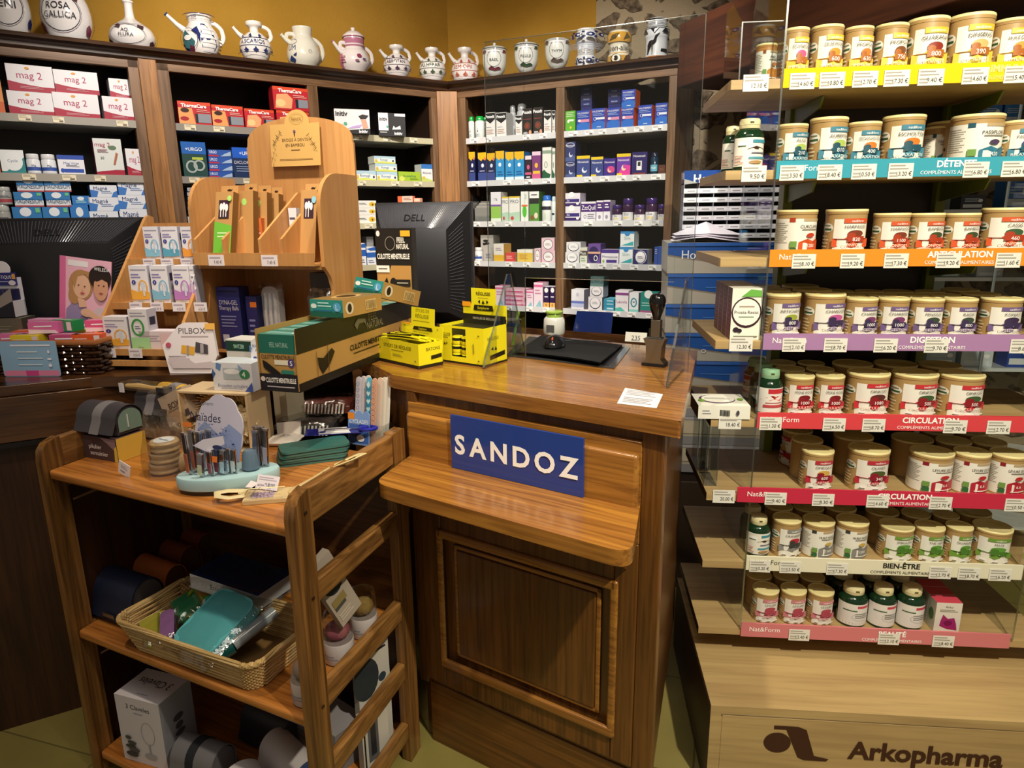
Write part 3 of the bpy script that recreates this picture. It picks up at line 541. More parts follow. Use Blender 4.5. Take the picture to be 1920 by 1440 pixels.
de('bwc', 'b', 'white and blue nasal carton', 'box', 'medicine_box', 'e8ecf4', 'r 0 .42 1 .7 2c62b8;p 2c62b8 0 .9 1 1 1 .8 .4 .8;l .15 .1 .8 .3 2 667', '3a5a9a', 'eee', .07)
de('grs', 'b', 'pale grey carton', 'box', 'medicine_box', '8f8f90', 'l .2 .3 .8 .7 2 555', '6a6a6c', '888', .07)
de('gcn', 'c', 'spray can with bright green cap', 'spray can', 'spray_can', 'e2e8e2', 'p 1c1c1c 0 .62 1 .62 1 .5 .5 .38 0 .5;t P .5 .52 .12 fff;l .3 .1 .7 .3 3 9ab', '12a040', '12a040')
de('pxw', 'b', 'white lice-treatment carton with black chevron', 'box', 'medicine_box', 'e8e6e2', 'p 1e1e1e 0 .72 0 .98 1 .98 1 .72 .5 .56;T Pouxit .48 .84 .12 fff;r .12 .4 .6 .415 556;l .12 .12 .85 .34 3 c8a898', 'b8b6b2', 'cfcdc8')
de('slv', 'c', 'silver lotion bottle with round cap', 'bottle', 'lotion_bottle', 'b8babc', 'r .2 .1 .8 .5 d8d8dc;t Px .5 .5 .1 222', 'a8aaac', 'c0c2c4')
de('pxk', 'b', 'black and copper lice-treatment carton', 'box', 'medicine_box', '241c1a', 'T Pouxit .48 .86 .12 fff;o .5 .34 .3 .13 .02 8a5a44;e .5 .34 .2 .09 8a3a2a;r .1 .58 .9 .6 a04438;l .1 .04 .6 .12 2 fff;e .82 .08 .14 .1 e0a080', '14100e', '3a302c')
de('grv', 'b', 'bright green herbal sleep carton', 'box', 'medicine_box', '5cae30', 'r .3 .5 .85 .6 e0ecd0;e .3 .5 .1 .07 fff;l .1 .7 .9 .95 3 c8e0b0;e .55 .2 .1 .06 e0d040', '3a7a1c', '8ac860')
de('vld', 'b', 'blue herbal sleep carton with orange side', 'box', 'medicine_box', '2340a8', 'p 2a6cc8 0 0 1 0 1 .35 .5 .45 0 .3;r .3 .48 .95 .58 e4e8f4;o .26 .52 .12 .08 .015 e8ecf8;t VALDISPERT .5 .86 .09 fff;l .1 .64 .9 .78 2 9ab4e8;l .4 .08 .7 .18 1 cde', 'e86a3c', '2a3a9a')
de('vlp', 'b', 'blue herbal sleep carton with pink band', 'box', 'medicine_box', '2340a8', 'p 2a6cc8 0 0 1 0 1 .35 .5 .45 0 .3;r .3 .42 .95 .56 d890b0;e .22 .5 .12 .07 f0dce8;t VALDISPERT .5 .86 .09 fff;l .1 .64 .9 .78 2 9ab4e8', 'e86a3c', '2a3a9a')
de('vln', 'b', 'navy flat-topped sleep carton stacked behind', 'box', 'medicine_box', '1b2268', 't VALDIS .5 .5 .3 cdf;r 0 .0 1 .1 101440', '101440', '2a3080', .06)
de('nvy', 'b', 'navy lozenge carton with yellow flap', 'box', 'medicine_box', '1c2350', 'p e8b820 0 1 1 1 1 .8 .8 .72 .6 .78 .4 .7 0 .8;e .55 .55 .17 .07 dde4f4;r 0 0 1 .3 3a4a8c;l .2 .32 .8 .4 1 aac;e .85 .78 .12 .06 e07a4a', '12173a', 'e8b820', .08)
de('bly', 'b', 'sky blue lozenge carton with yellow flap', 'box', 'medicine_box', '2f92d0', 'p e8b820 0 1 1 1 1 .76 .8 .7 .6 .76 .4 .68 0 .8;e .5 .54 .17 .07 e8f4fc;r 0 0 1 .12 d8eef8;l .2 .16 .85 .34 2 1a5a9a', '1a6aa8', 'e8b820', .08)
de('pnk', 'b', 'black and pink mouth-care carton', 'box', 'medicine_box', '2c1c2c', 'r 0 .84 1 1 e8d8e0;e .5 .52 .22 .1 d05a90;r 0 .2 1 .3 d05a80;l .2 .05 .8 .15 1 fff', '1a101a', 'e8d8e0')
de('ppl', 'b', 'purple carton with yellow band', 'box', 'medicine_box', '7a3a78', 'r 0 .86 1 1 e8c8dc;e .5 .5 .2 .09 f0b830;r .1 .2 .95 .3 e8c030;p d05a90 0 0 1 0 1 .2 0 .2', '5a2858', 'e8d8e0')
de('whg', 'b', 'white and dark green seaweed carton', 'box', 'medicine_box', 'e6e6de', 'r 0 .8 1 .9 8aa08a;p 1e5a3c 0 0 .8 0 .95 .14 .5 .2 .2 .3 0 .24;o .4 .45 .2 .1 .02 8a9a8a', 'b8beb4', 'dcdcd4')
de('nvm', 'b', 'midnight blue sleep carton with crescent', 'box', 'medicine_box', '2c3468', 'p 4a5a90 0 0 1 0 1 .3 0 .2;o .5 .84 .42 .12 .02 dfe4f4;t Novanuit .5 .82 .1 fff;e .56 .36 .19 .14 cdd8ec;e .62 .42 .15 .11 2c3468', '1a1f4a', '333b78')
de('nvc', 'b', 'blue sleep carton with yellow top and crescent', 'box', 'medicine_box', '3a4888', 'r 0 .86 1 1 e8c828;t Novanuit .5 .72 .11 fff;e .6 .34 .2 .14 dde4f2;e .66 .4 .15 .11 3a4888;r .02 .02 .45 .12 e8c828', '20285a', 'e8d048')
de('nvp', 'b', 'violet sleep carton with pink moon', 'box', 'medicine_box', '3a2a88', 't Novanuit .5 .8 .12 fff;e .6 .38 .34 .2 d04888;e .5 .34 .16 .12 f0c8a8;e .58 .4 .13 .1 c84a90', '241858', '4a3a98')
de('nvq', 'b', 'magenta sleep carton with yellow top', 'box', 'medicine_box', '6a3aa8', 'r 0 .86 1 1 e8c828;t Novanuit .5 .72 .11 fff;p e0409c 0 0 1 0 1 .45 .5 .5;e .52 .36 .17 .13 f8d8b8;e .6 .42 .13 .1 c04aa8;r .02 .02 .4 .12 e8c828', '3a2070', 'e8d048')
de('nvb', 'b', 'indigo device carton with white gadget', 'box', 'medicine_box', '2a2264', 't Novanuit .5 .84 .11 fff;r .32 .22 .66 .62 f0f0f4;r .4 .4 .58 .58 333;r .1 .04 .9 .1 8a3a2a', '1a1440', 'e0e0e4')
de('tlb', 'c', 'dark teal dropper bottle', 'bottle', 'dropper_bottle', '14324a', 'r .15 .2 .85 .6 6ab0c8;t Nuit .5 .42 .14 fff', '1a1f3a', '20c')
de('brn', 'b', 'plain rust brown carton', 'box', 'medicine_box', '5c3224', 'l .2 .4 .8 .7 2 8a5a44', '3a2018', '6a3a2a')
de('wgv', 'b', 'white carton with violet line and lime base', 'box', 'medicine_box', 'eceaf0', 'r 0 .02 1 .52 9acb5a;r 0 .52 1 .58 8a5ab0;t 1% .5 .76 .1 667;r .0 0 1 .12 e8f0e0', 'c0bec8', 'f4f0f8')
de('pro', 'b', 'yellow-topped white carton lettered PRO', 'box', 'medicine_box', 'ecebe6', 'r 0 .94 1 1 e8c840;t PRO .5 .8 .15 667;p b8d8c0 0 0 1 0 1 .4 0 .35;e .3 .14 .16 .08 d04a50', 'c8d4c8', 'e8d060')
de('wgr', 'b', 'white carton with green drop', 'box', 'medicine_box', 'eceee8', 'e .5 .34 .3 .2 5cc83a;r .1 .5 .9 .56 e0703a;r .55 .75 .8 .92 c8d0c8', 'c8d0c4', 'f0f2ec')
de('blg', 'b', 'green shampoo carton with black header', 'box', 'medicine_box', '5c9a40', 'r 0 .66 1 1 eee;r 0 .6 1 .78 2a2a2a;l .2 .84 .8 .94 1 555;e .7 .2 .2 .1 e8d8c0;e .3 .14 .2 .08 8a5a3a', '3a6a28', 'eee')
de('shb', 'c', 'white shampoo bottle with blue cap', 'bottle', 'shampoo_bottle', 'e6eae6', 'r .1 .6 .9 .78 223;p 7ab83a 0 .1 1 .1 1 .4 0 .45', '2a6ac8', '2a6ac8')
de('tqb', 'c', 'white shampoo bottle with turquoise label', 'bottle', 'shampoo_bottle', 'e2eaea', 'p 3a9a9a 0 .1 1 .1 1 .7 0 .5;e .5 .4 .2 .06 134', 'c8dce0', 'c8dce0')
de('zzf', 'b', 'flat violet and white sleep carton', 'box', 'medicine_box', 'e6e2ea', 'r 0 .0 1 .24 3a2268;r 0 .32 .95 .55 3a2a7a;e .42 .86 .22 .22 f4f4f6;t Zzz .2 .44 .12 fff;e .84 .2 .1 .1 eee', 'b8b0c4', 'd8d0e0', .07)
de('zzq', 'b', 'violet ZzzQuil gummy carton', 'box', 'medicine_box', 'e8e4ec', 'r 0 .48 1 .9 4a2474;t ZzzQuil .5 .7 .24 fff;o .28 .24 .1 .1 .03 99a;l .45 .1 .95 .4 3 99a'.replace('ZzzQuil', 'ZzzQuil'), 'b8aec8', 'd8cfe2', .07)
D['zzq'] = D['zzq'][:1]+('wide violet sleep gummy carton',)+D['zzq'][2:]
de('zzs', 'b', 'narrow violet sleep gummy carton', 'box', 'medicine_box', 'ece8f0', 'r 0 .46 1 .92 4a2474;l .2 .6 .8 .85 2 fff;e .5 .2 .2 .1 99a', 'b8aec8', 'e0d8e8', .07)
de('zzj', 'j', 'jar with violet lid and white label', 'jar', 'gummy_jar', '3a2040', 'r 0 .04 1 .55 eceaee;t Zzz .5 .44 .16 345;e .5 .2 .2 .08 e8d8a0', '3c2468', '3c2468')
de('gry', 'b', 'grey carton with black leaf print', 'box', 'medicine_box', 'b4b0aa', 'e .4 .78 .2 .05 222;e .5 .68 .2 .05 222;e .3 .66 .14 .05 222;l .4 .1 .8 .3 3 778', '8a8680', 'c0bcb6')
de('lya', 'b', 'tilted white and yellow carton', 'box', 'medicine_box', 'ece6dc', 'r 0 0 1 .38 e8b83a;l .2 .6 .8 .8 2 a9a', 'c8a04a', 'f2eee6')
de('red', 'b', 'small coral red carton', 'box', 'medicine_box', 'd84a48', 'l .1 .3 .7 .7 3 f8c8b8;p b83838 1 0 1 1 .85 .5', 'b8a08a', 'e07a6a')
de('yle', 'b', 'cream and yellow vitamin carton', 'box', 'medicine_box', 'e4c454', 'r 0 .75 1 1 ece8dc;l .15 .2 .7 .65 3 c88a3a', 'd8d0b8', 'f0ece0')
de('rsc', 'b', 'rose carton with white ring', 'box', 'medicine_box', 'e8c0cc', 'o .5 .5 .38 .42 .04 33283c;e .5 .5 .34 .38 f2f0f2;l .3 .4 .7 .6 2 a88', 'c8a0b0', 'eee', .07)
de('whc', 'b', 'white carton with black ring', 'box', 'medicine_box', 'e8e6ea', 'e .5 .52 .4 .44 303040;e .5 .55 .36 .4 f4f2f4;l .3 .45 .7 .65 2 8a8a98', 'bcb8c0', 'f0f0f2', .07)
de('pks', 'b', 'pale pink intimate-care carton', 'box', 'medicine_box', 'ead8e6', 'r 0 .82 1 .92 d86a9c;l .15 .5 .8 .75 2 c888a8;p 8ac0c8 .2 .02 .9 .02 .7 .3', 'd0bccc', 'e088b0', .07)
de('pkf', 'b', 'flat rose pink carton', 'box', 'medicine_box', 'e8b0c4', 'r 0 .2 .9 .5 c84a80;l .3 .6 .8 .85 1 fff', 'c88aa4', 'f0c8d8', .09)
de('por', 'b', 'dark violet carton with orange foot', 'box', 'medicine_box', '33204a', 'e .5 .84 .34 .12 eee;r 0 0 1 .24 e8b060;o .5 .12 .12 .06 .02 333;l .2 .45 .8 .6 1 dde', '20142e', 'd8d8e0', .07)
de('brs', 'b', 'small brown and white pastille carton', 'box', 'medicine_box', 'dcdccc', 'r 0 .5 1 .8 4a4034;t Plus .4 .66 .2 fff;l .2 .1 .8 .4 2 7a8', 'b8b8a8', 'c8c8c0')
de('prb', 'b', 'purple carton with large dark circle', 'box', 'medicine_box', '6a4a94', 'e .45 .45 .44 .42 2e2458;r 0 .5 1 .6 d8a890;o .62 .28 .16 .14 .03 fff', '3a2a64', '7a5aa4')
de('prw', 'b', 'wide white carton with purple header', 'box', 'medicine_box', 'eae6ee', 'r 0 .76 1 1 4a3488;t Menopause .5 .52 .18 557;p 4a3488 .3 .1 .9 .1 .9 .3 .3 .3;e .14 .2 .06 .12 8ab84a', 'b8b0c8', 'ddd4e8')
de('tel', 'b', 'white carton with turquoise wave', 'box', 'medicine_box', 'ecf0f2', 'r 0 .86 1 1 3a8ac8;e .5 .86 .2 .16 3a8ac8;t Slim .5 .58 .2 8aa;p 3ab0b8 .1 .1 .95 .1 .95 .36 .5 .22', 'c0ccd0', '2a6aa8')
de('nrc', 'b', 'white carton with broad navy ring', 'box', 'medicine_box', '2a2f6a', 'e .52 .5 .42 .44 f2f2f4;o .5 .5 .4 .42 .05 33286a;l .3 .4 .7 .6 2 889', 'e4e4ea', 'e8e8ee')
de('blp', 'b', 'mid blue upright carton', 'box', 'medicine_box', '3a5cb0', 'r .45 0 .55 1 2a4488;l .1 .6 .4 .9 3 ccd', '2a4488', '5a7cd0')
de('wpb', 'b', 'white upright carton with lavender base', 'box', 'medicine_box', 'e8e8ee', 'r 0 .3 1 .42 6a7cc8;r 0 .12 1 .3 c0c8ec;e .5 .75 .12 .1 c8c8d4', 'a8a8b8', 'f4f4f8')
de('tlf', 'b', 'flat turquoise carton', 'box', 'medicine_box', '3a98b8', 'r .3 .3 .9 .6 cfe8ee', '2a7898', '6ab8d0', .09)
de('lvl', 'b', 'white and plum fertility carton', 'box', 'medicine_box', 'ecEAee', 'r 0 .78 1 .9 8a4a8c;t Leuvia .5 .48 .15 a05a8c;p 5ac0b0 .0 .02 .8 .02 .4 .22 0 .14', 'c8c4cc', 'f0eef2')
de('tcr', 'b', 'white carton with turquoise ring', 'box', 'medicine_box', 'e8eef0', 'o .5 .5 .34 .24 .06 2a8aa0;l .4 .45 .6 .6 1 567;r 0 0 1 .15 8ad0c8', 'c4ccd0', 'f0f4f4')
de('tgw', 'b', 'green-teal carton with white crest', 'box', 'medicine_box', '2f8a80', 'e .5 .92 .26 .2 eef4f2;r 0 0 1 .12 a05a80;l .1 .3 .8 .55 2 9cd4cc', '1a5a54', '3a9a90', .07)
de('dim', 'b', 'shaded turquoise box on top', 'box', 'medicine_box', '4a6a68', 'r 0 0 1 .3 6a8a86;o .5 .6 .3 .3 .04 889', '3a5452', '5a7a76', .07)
def bottle_lathe(r, h, capcol, bodycol, kind):
    b, c = MB(), MB()
    if kind == 'j':
        b.lathe([(r*.9, 0), (r, h*.03), (r, h*.66), (r*.93, h*.73), (r*.82, h*.75)], bodycol, 'gloss', 20)
        c.lathe([(r*.9, h*.75), (r*.92, h*.76), (r*.92, h*.97), (r*.86, h)], capcol, 'gloss', 20)
        for k in range(20): c.box(-.0008+0, -r*.925, h*.78, .0008, -r*.915, h*.95, capcol, 'gloss') if k == 0 else None
    else:
        b.lathe([(r*.95, 0), (r, h*.02), (r, h*.74), (r*.8, h*.80), (r*.55, h*.82)], bodycol, 'gloss', 18)
        c.lathe([(r*.84, h*.80), (r*.84, h*.93), (r*.7, h*.985), (r*.4, h)], capcol, 'gloss', 18)
    return b, c
def goods(F, z, where, spec):
    items = []; last = None; coln = -1; lev = 0
    for ln in spec.split(';'):
        a = ln.split()
        if not a: continue
        k, xl, xr, yt = a[0], float(a[1]), float(a[2]), float(a[3]); op = a[4:]
        d = .008; zb = z+.0005; ang = 0
        for q in op:
            if q[0] == 'd': d = float(q[1:])
            if q[0] == 's': zb = last+.0006
            if q[0] == 'a': ang = float(q[1:])
            if q[0] == 'b': zb = z+float(q[1:])
        s0, s1 = F.sx(xl, d, zb), F.sx(xr, d, zb); zt = F.zy(yt, (s0+s1)/2, d); h = max(.008, zt-zb)
        if 's' not in op or True: last = zt
        if 's' in op: lev += 1
        else: coln += 1; lev = 0
        items.append((k, s0, s1, zb, h, d, ang, (coln, lev)))
    labs = label_stacks([(D[i[0]][1],)+i[7] for i in items], where)
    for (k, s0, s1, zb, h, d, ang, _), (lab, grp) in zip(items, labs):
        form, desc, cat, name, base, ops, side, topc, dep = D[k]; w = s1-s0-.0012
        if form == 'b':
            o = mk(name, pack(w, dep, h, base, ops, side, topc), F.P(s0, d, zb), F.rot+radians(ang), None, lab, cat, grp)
        else:
            r = w/2; b, c = bottle_lathe(r, h, topc if form == 'j' else side, base, form)
            hh = h*(.70 if form == 'j' else .74); prt(b, cylmap(r), pi*r, hh, ops, n=12)
            o = mk(name, b, F.P(s0+r, d+r, zb), F.rot, None, lab, cat, grp); mk('cap', c, parent=o)
goods(FL, ZS[0], 'on top shelf, leftmost wall bay', 'org -40 12 136;mag 19 104 172;mag 17 105 122 s;mag 104 190 175 d.004;mag 105 188 133 s;mag 197 256 182;mag 208 251 148 s d.05')
goods(FL, ZS[1], 'on second shelf, leftmost wall bay', 'org -30 3 279;tealc 5 51 281;wjar 53 80 288;wjar 81 110 289;bluw 112 162 291;magt 183 236 260;mag 241 273 279')
goods(FL, ZS[2], 'on third shelf, leftmost wall bay', 'gjar -4 27 384;gjar -6 26 350 s;mgb 29 84 388;mgb 29 84 360 s;mgb 33 84.3 333 s;mgb 85 135 388;mgb 88 135 360 s;mgb 85 135 333 s;blus 137 172 384;blus 136.5 170 367 s;mgn 172 226 396;mgn 169 226 370 s;mgn 171 222 347 s;mgn 228 284 392;mgn 224 282 366 s;mgn 223 279 340 s')
goods(FL, ZS[0], 'on top shelf, second wall bay', 'thm 337 399 191;thm 400 459 198;thh 461 517 205;thh 521 582 208;thh 514 580 164 s d.004')
goods(FL, ZS[1], 'on second shelf, second wall bay', 'urg 346 392 266;urf 393 439 322;urf 393 439 308 s;urf 392 438 295 s;urf 391 436 281 s;urd 440 492 277;urd 500 545 270')
goods(FL, ZS[2], 'on third shelf, second wall bay', 'flt 354 373 406;flt 354 372 397 s;flt 353 372 388 s;flt 353 371 379 s;flt 353 371 370 s;flt 352 370 361 s;flt 352 370 352 s;flt 375 393 404;flt 375 392 393 s;flt 374 391 382 s')
D['mag'][1]
de('ini', 'b', 'black and white box for urine test kits', 'box', 'test_kit_box', 'f0eef2', 'p 1c1a1e 0 0 1 0 1 .22 0 .1;p 2a2426 .68 .72 .8 .8 .98 .76 .9 .62 .74 .6;p e8a890 .74 .6 .9 .6 .95 .25 .8 .2;p c8a8e0 .35 .2 .7 .25 .8 .4 .5 .3;e .3 .4 .05 .07 5ab08a;T initiv .2 .82 .2 1c1a1e .34;T initiv .8 .1 .14 fff .3;l .06 .3 .24 .4 1 a9a', '1c1a1c', 'e8e6e8', .13)
de('inb', 'b', 'mostly black box for urine test kits', 'box', 'test_kit_box', '1e1c20', 'r 0 .24 .36 1 f0eef2;T initiv .18 .74 .16 1c1a1e .3;e .32 .4 .04 .06 5ab08a;r .6 .86 1 .98 eee;p f4f4f4 .5 .28 .55 .45 .62 .36 .8 .46 .82 .3;T initiv .72 .12 .14 fff .3;l .04 .12 .3 .2 1 ddd', '141214', '3a383a', .12)
goods(FL, ZS[0], 'on top shelf, third wall bay', 'ini 629 690 206 a-16 d-.01;inb 711 757 213 a-16 d-.012')
goods(FL, ZS[1], 'on second shelf, third wall bay', 'rmy 668 706 320;rmy 707 746 322;rmy 704 745 307 s;rmy 702 742 293 s;grn 748 790 322;rmt 791 812 308')
goods(FL, ZS[2], 'on third shelf, third wall bay', 'yel 671 706 403;yel 671 706 390 s;yel 671 706 376 s')
goods(FL, ZS[3], 'on fourth shelf, third wall bay', 'bwc 674 688 456;bwc 689 706 463;grs 690 703 444 d.06')
W4, W5 = 'fourth wall bay', 'rightmost wall bay'
goods(FR, ZS[0], 'on top shelf, '+W4, 'gcn 877 887 218;gcn 888 904 217;gcn 905 912 219 d.05;pxw 911 929 211;pxw 931 950 211;slv 954 965 197 d.085;slv 966 984 193 d.085;pxw 967 979 216 d.01;pxk 980 998 203;pxk 1000 1018 201;pxw 1020 1034 207;pxw 1035.5 1041 207')
goods(FR, ZS[0], 'on top shelf, '+W5, 'grv 1060 1079 208;vlp 1081 1106 207;vld 1109 1135 203;vlp 1137 1162 202;vlp 1164 1188 200;vld 1196 1222 197;vld 1228 1251 193')
z0_ = ZS[0]
for i, (k, xl, xr, yb, ys) in enumerate((('vln', 1089, 1110, 0, (200, 191, 181, 172, 163)), ('vln', 1140, 1164, 0, (195, 185, 175, 166)))):
    goods(FR, z0_, 'behind %s pink-banded carton' % ('first', 'second')[i], ';'.join('%s %d %d %d %s' % (k, xl, xr, yv, 'd.085 b.062' if j == 0 else 's d.085') for j, yv in enumerate(ys)))
goods(FR, z0_, 'standing topmost on shelf, '+W5, 'vld 1165 1191 168 b.081')
goods(FR, ZS[1], 'on second shelf, '+W4, 'nvy 880 892 285;nvy 897 913 286;nvy 914 929 287;bly 930 946 283;bly 948 964 285;bly 965 983 284;pnk 985 997 292;ppl 998 1014 284;whg 1017 1034 276;whg 1035.5 1041 278')
goods(FR, ZS[1], 'on second shelf, '+W5, 'nvm 1060 1079 303;nvm 1060 1079 266 s;nvc 1081 1106 292;nvc 1108 1131 294;nvp 1132 1154 297;nvq 1156 1182 288;nvb 1184 1213 285;tlb 1217 1232 285;brn 1234 1247 309')
goods(FR, ZS[2], 'on third shelf, '+W4, 'wgv 921 940 360;pro 941.5 954 369;pro 955 975 368;wgr 977 991 359;blg 993 1011 359;shb 1013 1031 366;tqb 1032.5 1041.5 368')
goods(FR, ZS[2], 'on third shelf, '+W5, 'zzf 1060 1088 387;zzf 1060 1088 362 s;zzq 1089.5 1117 378;zzs 1118 1130.5 376;zzs 1131 1144 375;zzj 1145 1163 384;zzj 1164 1184 372;zzj 1186 1206 384;zzj 1207 1229 371;zzj 1231 1245 383')
goods(FR, ZS[3], 'on fourth shelf, '+W4, 'wjar 888 901 464;gry 902 926 441 d.05;lya 926 946 457 a-4;red 948 967 474;yle 970 999 468;rsc 1002 1014 466;rsc 1015.5 1041 470;rsc 1015.5 1040 446 s')
goods(FR, ZS[3], 'on fourth shelf, '+W5, 'whc 1060 1086 473;whc 1062 1089 454 s;brs 1087 1101 464;prb 1102.5 1126 457;prw 1127 1160 468;tel 1161 1186 463;tel 1163 1189 434 s;nrc 1187 1214 468;blp 1226 1240 463')
goods(FR, ZS[4], 'on lowest shelf, '+W4, 'pks 929 946 536;pkf 948 985 574;pkf 948 985 566 s;pkf 948 984 558 s;pkf 949 985 550 s;pkf 948 984 542 s;pks 987 1000 544;pks 1001 1018 530;por 1019 1030 538;por 1031 1041 538')
goods(FR, ZS[4], 'on lowest shelf, '+W5, 'wpb 1071 1095 543;whc 1103 1129 557;whc 1106 1131 537 s;dim 1107 1132 519 s;tlf 1132 1152 573;tlf 1132 1152 567 s;tlf 1132 1152 561 s;lvl 1153.5 1178 545;tcr 1179 1197 549;tgw 1200 1230 549')
# clear tray of sachets
s0, s1 = FR.sx(886, .02, ZS[2]), FR.sx(919, .02, ZS[2]); w = s1-s0-.001; hh = .06*2.2
tr = thing('sachet_tray', 'clear tray of sachets with red tip on third shelf, fourth wall bay', 'tray', FR.P(s0, .02, ZS[2]+.001), FR.rot)
m = MB(); m.box(0, 0, 0, w, .1, .003, 'c8c8cc'); m.box(0, 0, 0, .003, .1, .13, mat='edge'); m.box(w-.003, 0, 0, w, .1, .13, mat='edge'); m.box(0, 0, 0, w, .003, .03, mat='acrylic'); mk('tray', m, parent=tr)
m = MB()
for k in range(5): m.box(.008, .012+k*.015, .004, w-.008, .018+k*.015, .07+k*.008, 'a8a49c' if k % 2 else '8a8a84')
m.ball((w*.65, .03, .045), .018, .012, .02, 'a02a34', 'gloss'); mk('sachets', m, parent=tr, kind='stuff')

# ---------------------------------------------------------------- faience jars along the cornice
def prof_r(prof, z):
    for (r0, z0), (r1, z1) in zip(prof, prof[1:]):
        if z0 <= z <= z1 and z1 > z0: return r0+(r1-r0)*(z-z0)/(z1-z0)
    return prof[-1][0]
def vasemap(prof, w, yaw=0): # x measured along the widest girth
    R = max(r for r, _ in prof)
    return lambda x, y, e: ((prof_r(prof, y)+e*3)*sin((x-w/2)/R+yaw), -(prof_r(prof, y)+e*3)*cos((x-w/2)/R+yaw), y)
def smoothprof(P, n=4):
    out = []
    for i in range(len(P)-1):
        p0 = P[max(0, i-1)]; p1 = P[i]; p2 = P[i+1]; p3 = P[min(len(P)-1, i+2)]
        for k in range(n):
            t = k/n
            out.append(tuple(.5*((2*p1[j])+(-p0[j]+p2[j])*t+(2*p0[j]-5*p1[j]+4*p2[j]-p3[j])*t*t+(-p0[j]+3*p1[j]-3*p2[j]+p3[j])*t**3) for j in (0, 1)))
    out.append(P[-1]); return [(max(r, .001), z) for r, z in out]
CRZ = ZC1+.0006
def vase(F, xl, xr, yt, name, label, P, ops, base='e6e2e0', handle=None, spout=None, lid=None, d=.0, yaw=0, col2='2a3a6a', grp='faience pharmacy jars on the cabinet top'):
    rr = None; sc_ = 0
    s0, s1 = F.sx(xl, .09+d, ZC1+.1), F.sx(xr, .09+d, ZC1+.1); R = (s1-s0)/2; dc = max(R, .05)+d+.0
    s0, s1 = F.sx(xl, dc, ZC1+.1), F.sx(xr, dc, ZC1+.1); R = (s1-s0)/2; sc = (s0+s1)/2
    H = F.zy(yt, sc, dc)-CRZ if yt > 0 else -yt*.001
    cs_, cd_ = F.loc((0, 0)); yaw += atan2(cs_-sc, -(cd_-dc)); m0 = max(r for r, _ in P); pr = smoothprof([(r/m0*R, z*H) for r, z in P])
    m = MB(); m.lathe(pr, base, 'glaze', 32); prt(m, vasemap(pr, pi*R, yaw), pi*R, H, ops, 'glaze', n=14, ny=3)
    o = mk(name, m, F.P(sc, dc, CRZ), F.rot, None, label, 'jar', grp, sharp=60)
    if handle:   # (z_top, z_bot, out, side)
        for (zt, zb, out, sd) in handle:
            rt, rb = prof_r(pr, zt*H), prof_r(pr, zb*H); q = MB(); pts = []
            for k in range(13):
                t = k/12; z = zt+(zb-zt)*t; rr_ = rt+(rb-rt)*t; b = sin(pi*min(1, t*1.15))**.7 if t < .87 else sin(pi*min(1, t*1.15))**.7 if t*1.15 < 1 else 0
                pts.append((sd*(rr_*.96+out*R*b), 0, z*H+(.05*H*b if t < .4 else 0)))
            q.tube(pts, R*.085, base, 'glaze', 8, flat=1.5); mk('handle', q, parent=o)
    if spout:    # (z_base, x_out, z_tip)
        zb, xo, zt = spout; q = MB(); rb = prof_r(pr, zb*H)
        q.tube([(-rb*.8, 0, zb*H), (-(rb+(xo*R-rb)*.4), 0, (zb+(zt-zb)*.45)*H), (-xo*R, 0, zt*H)], [R*.2, R*.13, R*.09], base, 'glaze', 10)
        q.tube([(-xo*R*.985, 0, zt*H*.99), (-xo*R*1.02, 0, zt*H*1.015)], R*.115, col2, 'glaze', 10); mk('spout', q, parent=o)
    if lid:
        q = MB(); q.lathe(smoothprof([(a*R, (1+b)*H) for a, b in lid]), base, 'glaze', 20); q.lathe([(lid[0][0]*R*1.03, H*1.0), (lid[0][0]*R*1.05, H*1.012), (lid[0][0]*R*1.02, H*1.025)], col2, 'glaze', 20); mk('lid', q, parent=o)
    return o
FLASK = [(.5, 0), (.78, .05), (.98, .2), (1, .32), (.86, .46), (.5, .58), (.25, .66), (.2, .76), (.19, .93), (.25, .97), (.23, 1)]
def flk(tx, c='6a2038', c2='333a'[:3]):
    return f'o .46 .29 .27 .19 .008 3a3a48;o .46 .29 .285 .205 .004 8a6a7a;{tx};p {c} .12 .1 .2 .08 .22 .14 .17 .2 .12 .17;p {c} .8 .1 .88 .08 .9 .15 .84 .2 .79 .16;r 0 .49 1 .497 3a3a48;p {c} .3 .44 .38 .4 .4 .46 .34 .48;p {c} .62 .44 .7 .4 .72 .45 .64 .48;r .93 .02 .94 .46 3a3a48'
vase(FL, -30, 57, -330, 'faience_flask', 'white faience flask with navy leaf cropped at the photo edge', FLASK, flk('t ENI .5 .3 .075 222230 .26', '1c2858'))
vase(FL, 74, 172, -340, 'faience_flask', 'long-necked white flask with wine-red leaves on left cabinet top', FLASK, flk('t ROSA .45 .35 .07 222230 .3;t GALLICA .46 .26 .065 222230 .4'), yaw=-.12)
vase(FL, 200, 288, 2, 'faience_flask', 'long-necked white flask with brown leaves and full neck visible', FLASK, flk('t AQ. .45 .36 .07 222230 .16;t FLURA .46 .27 .07 222230 .36', '4a3038'), yaw=-.12)
EW = [(.5, 0), (.62, .03), (.9, .2), (1, .42), (.9, .62), (.66, .78), (.62, .86), (.68, .98), (.66, 1)]
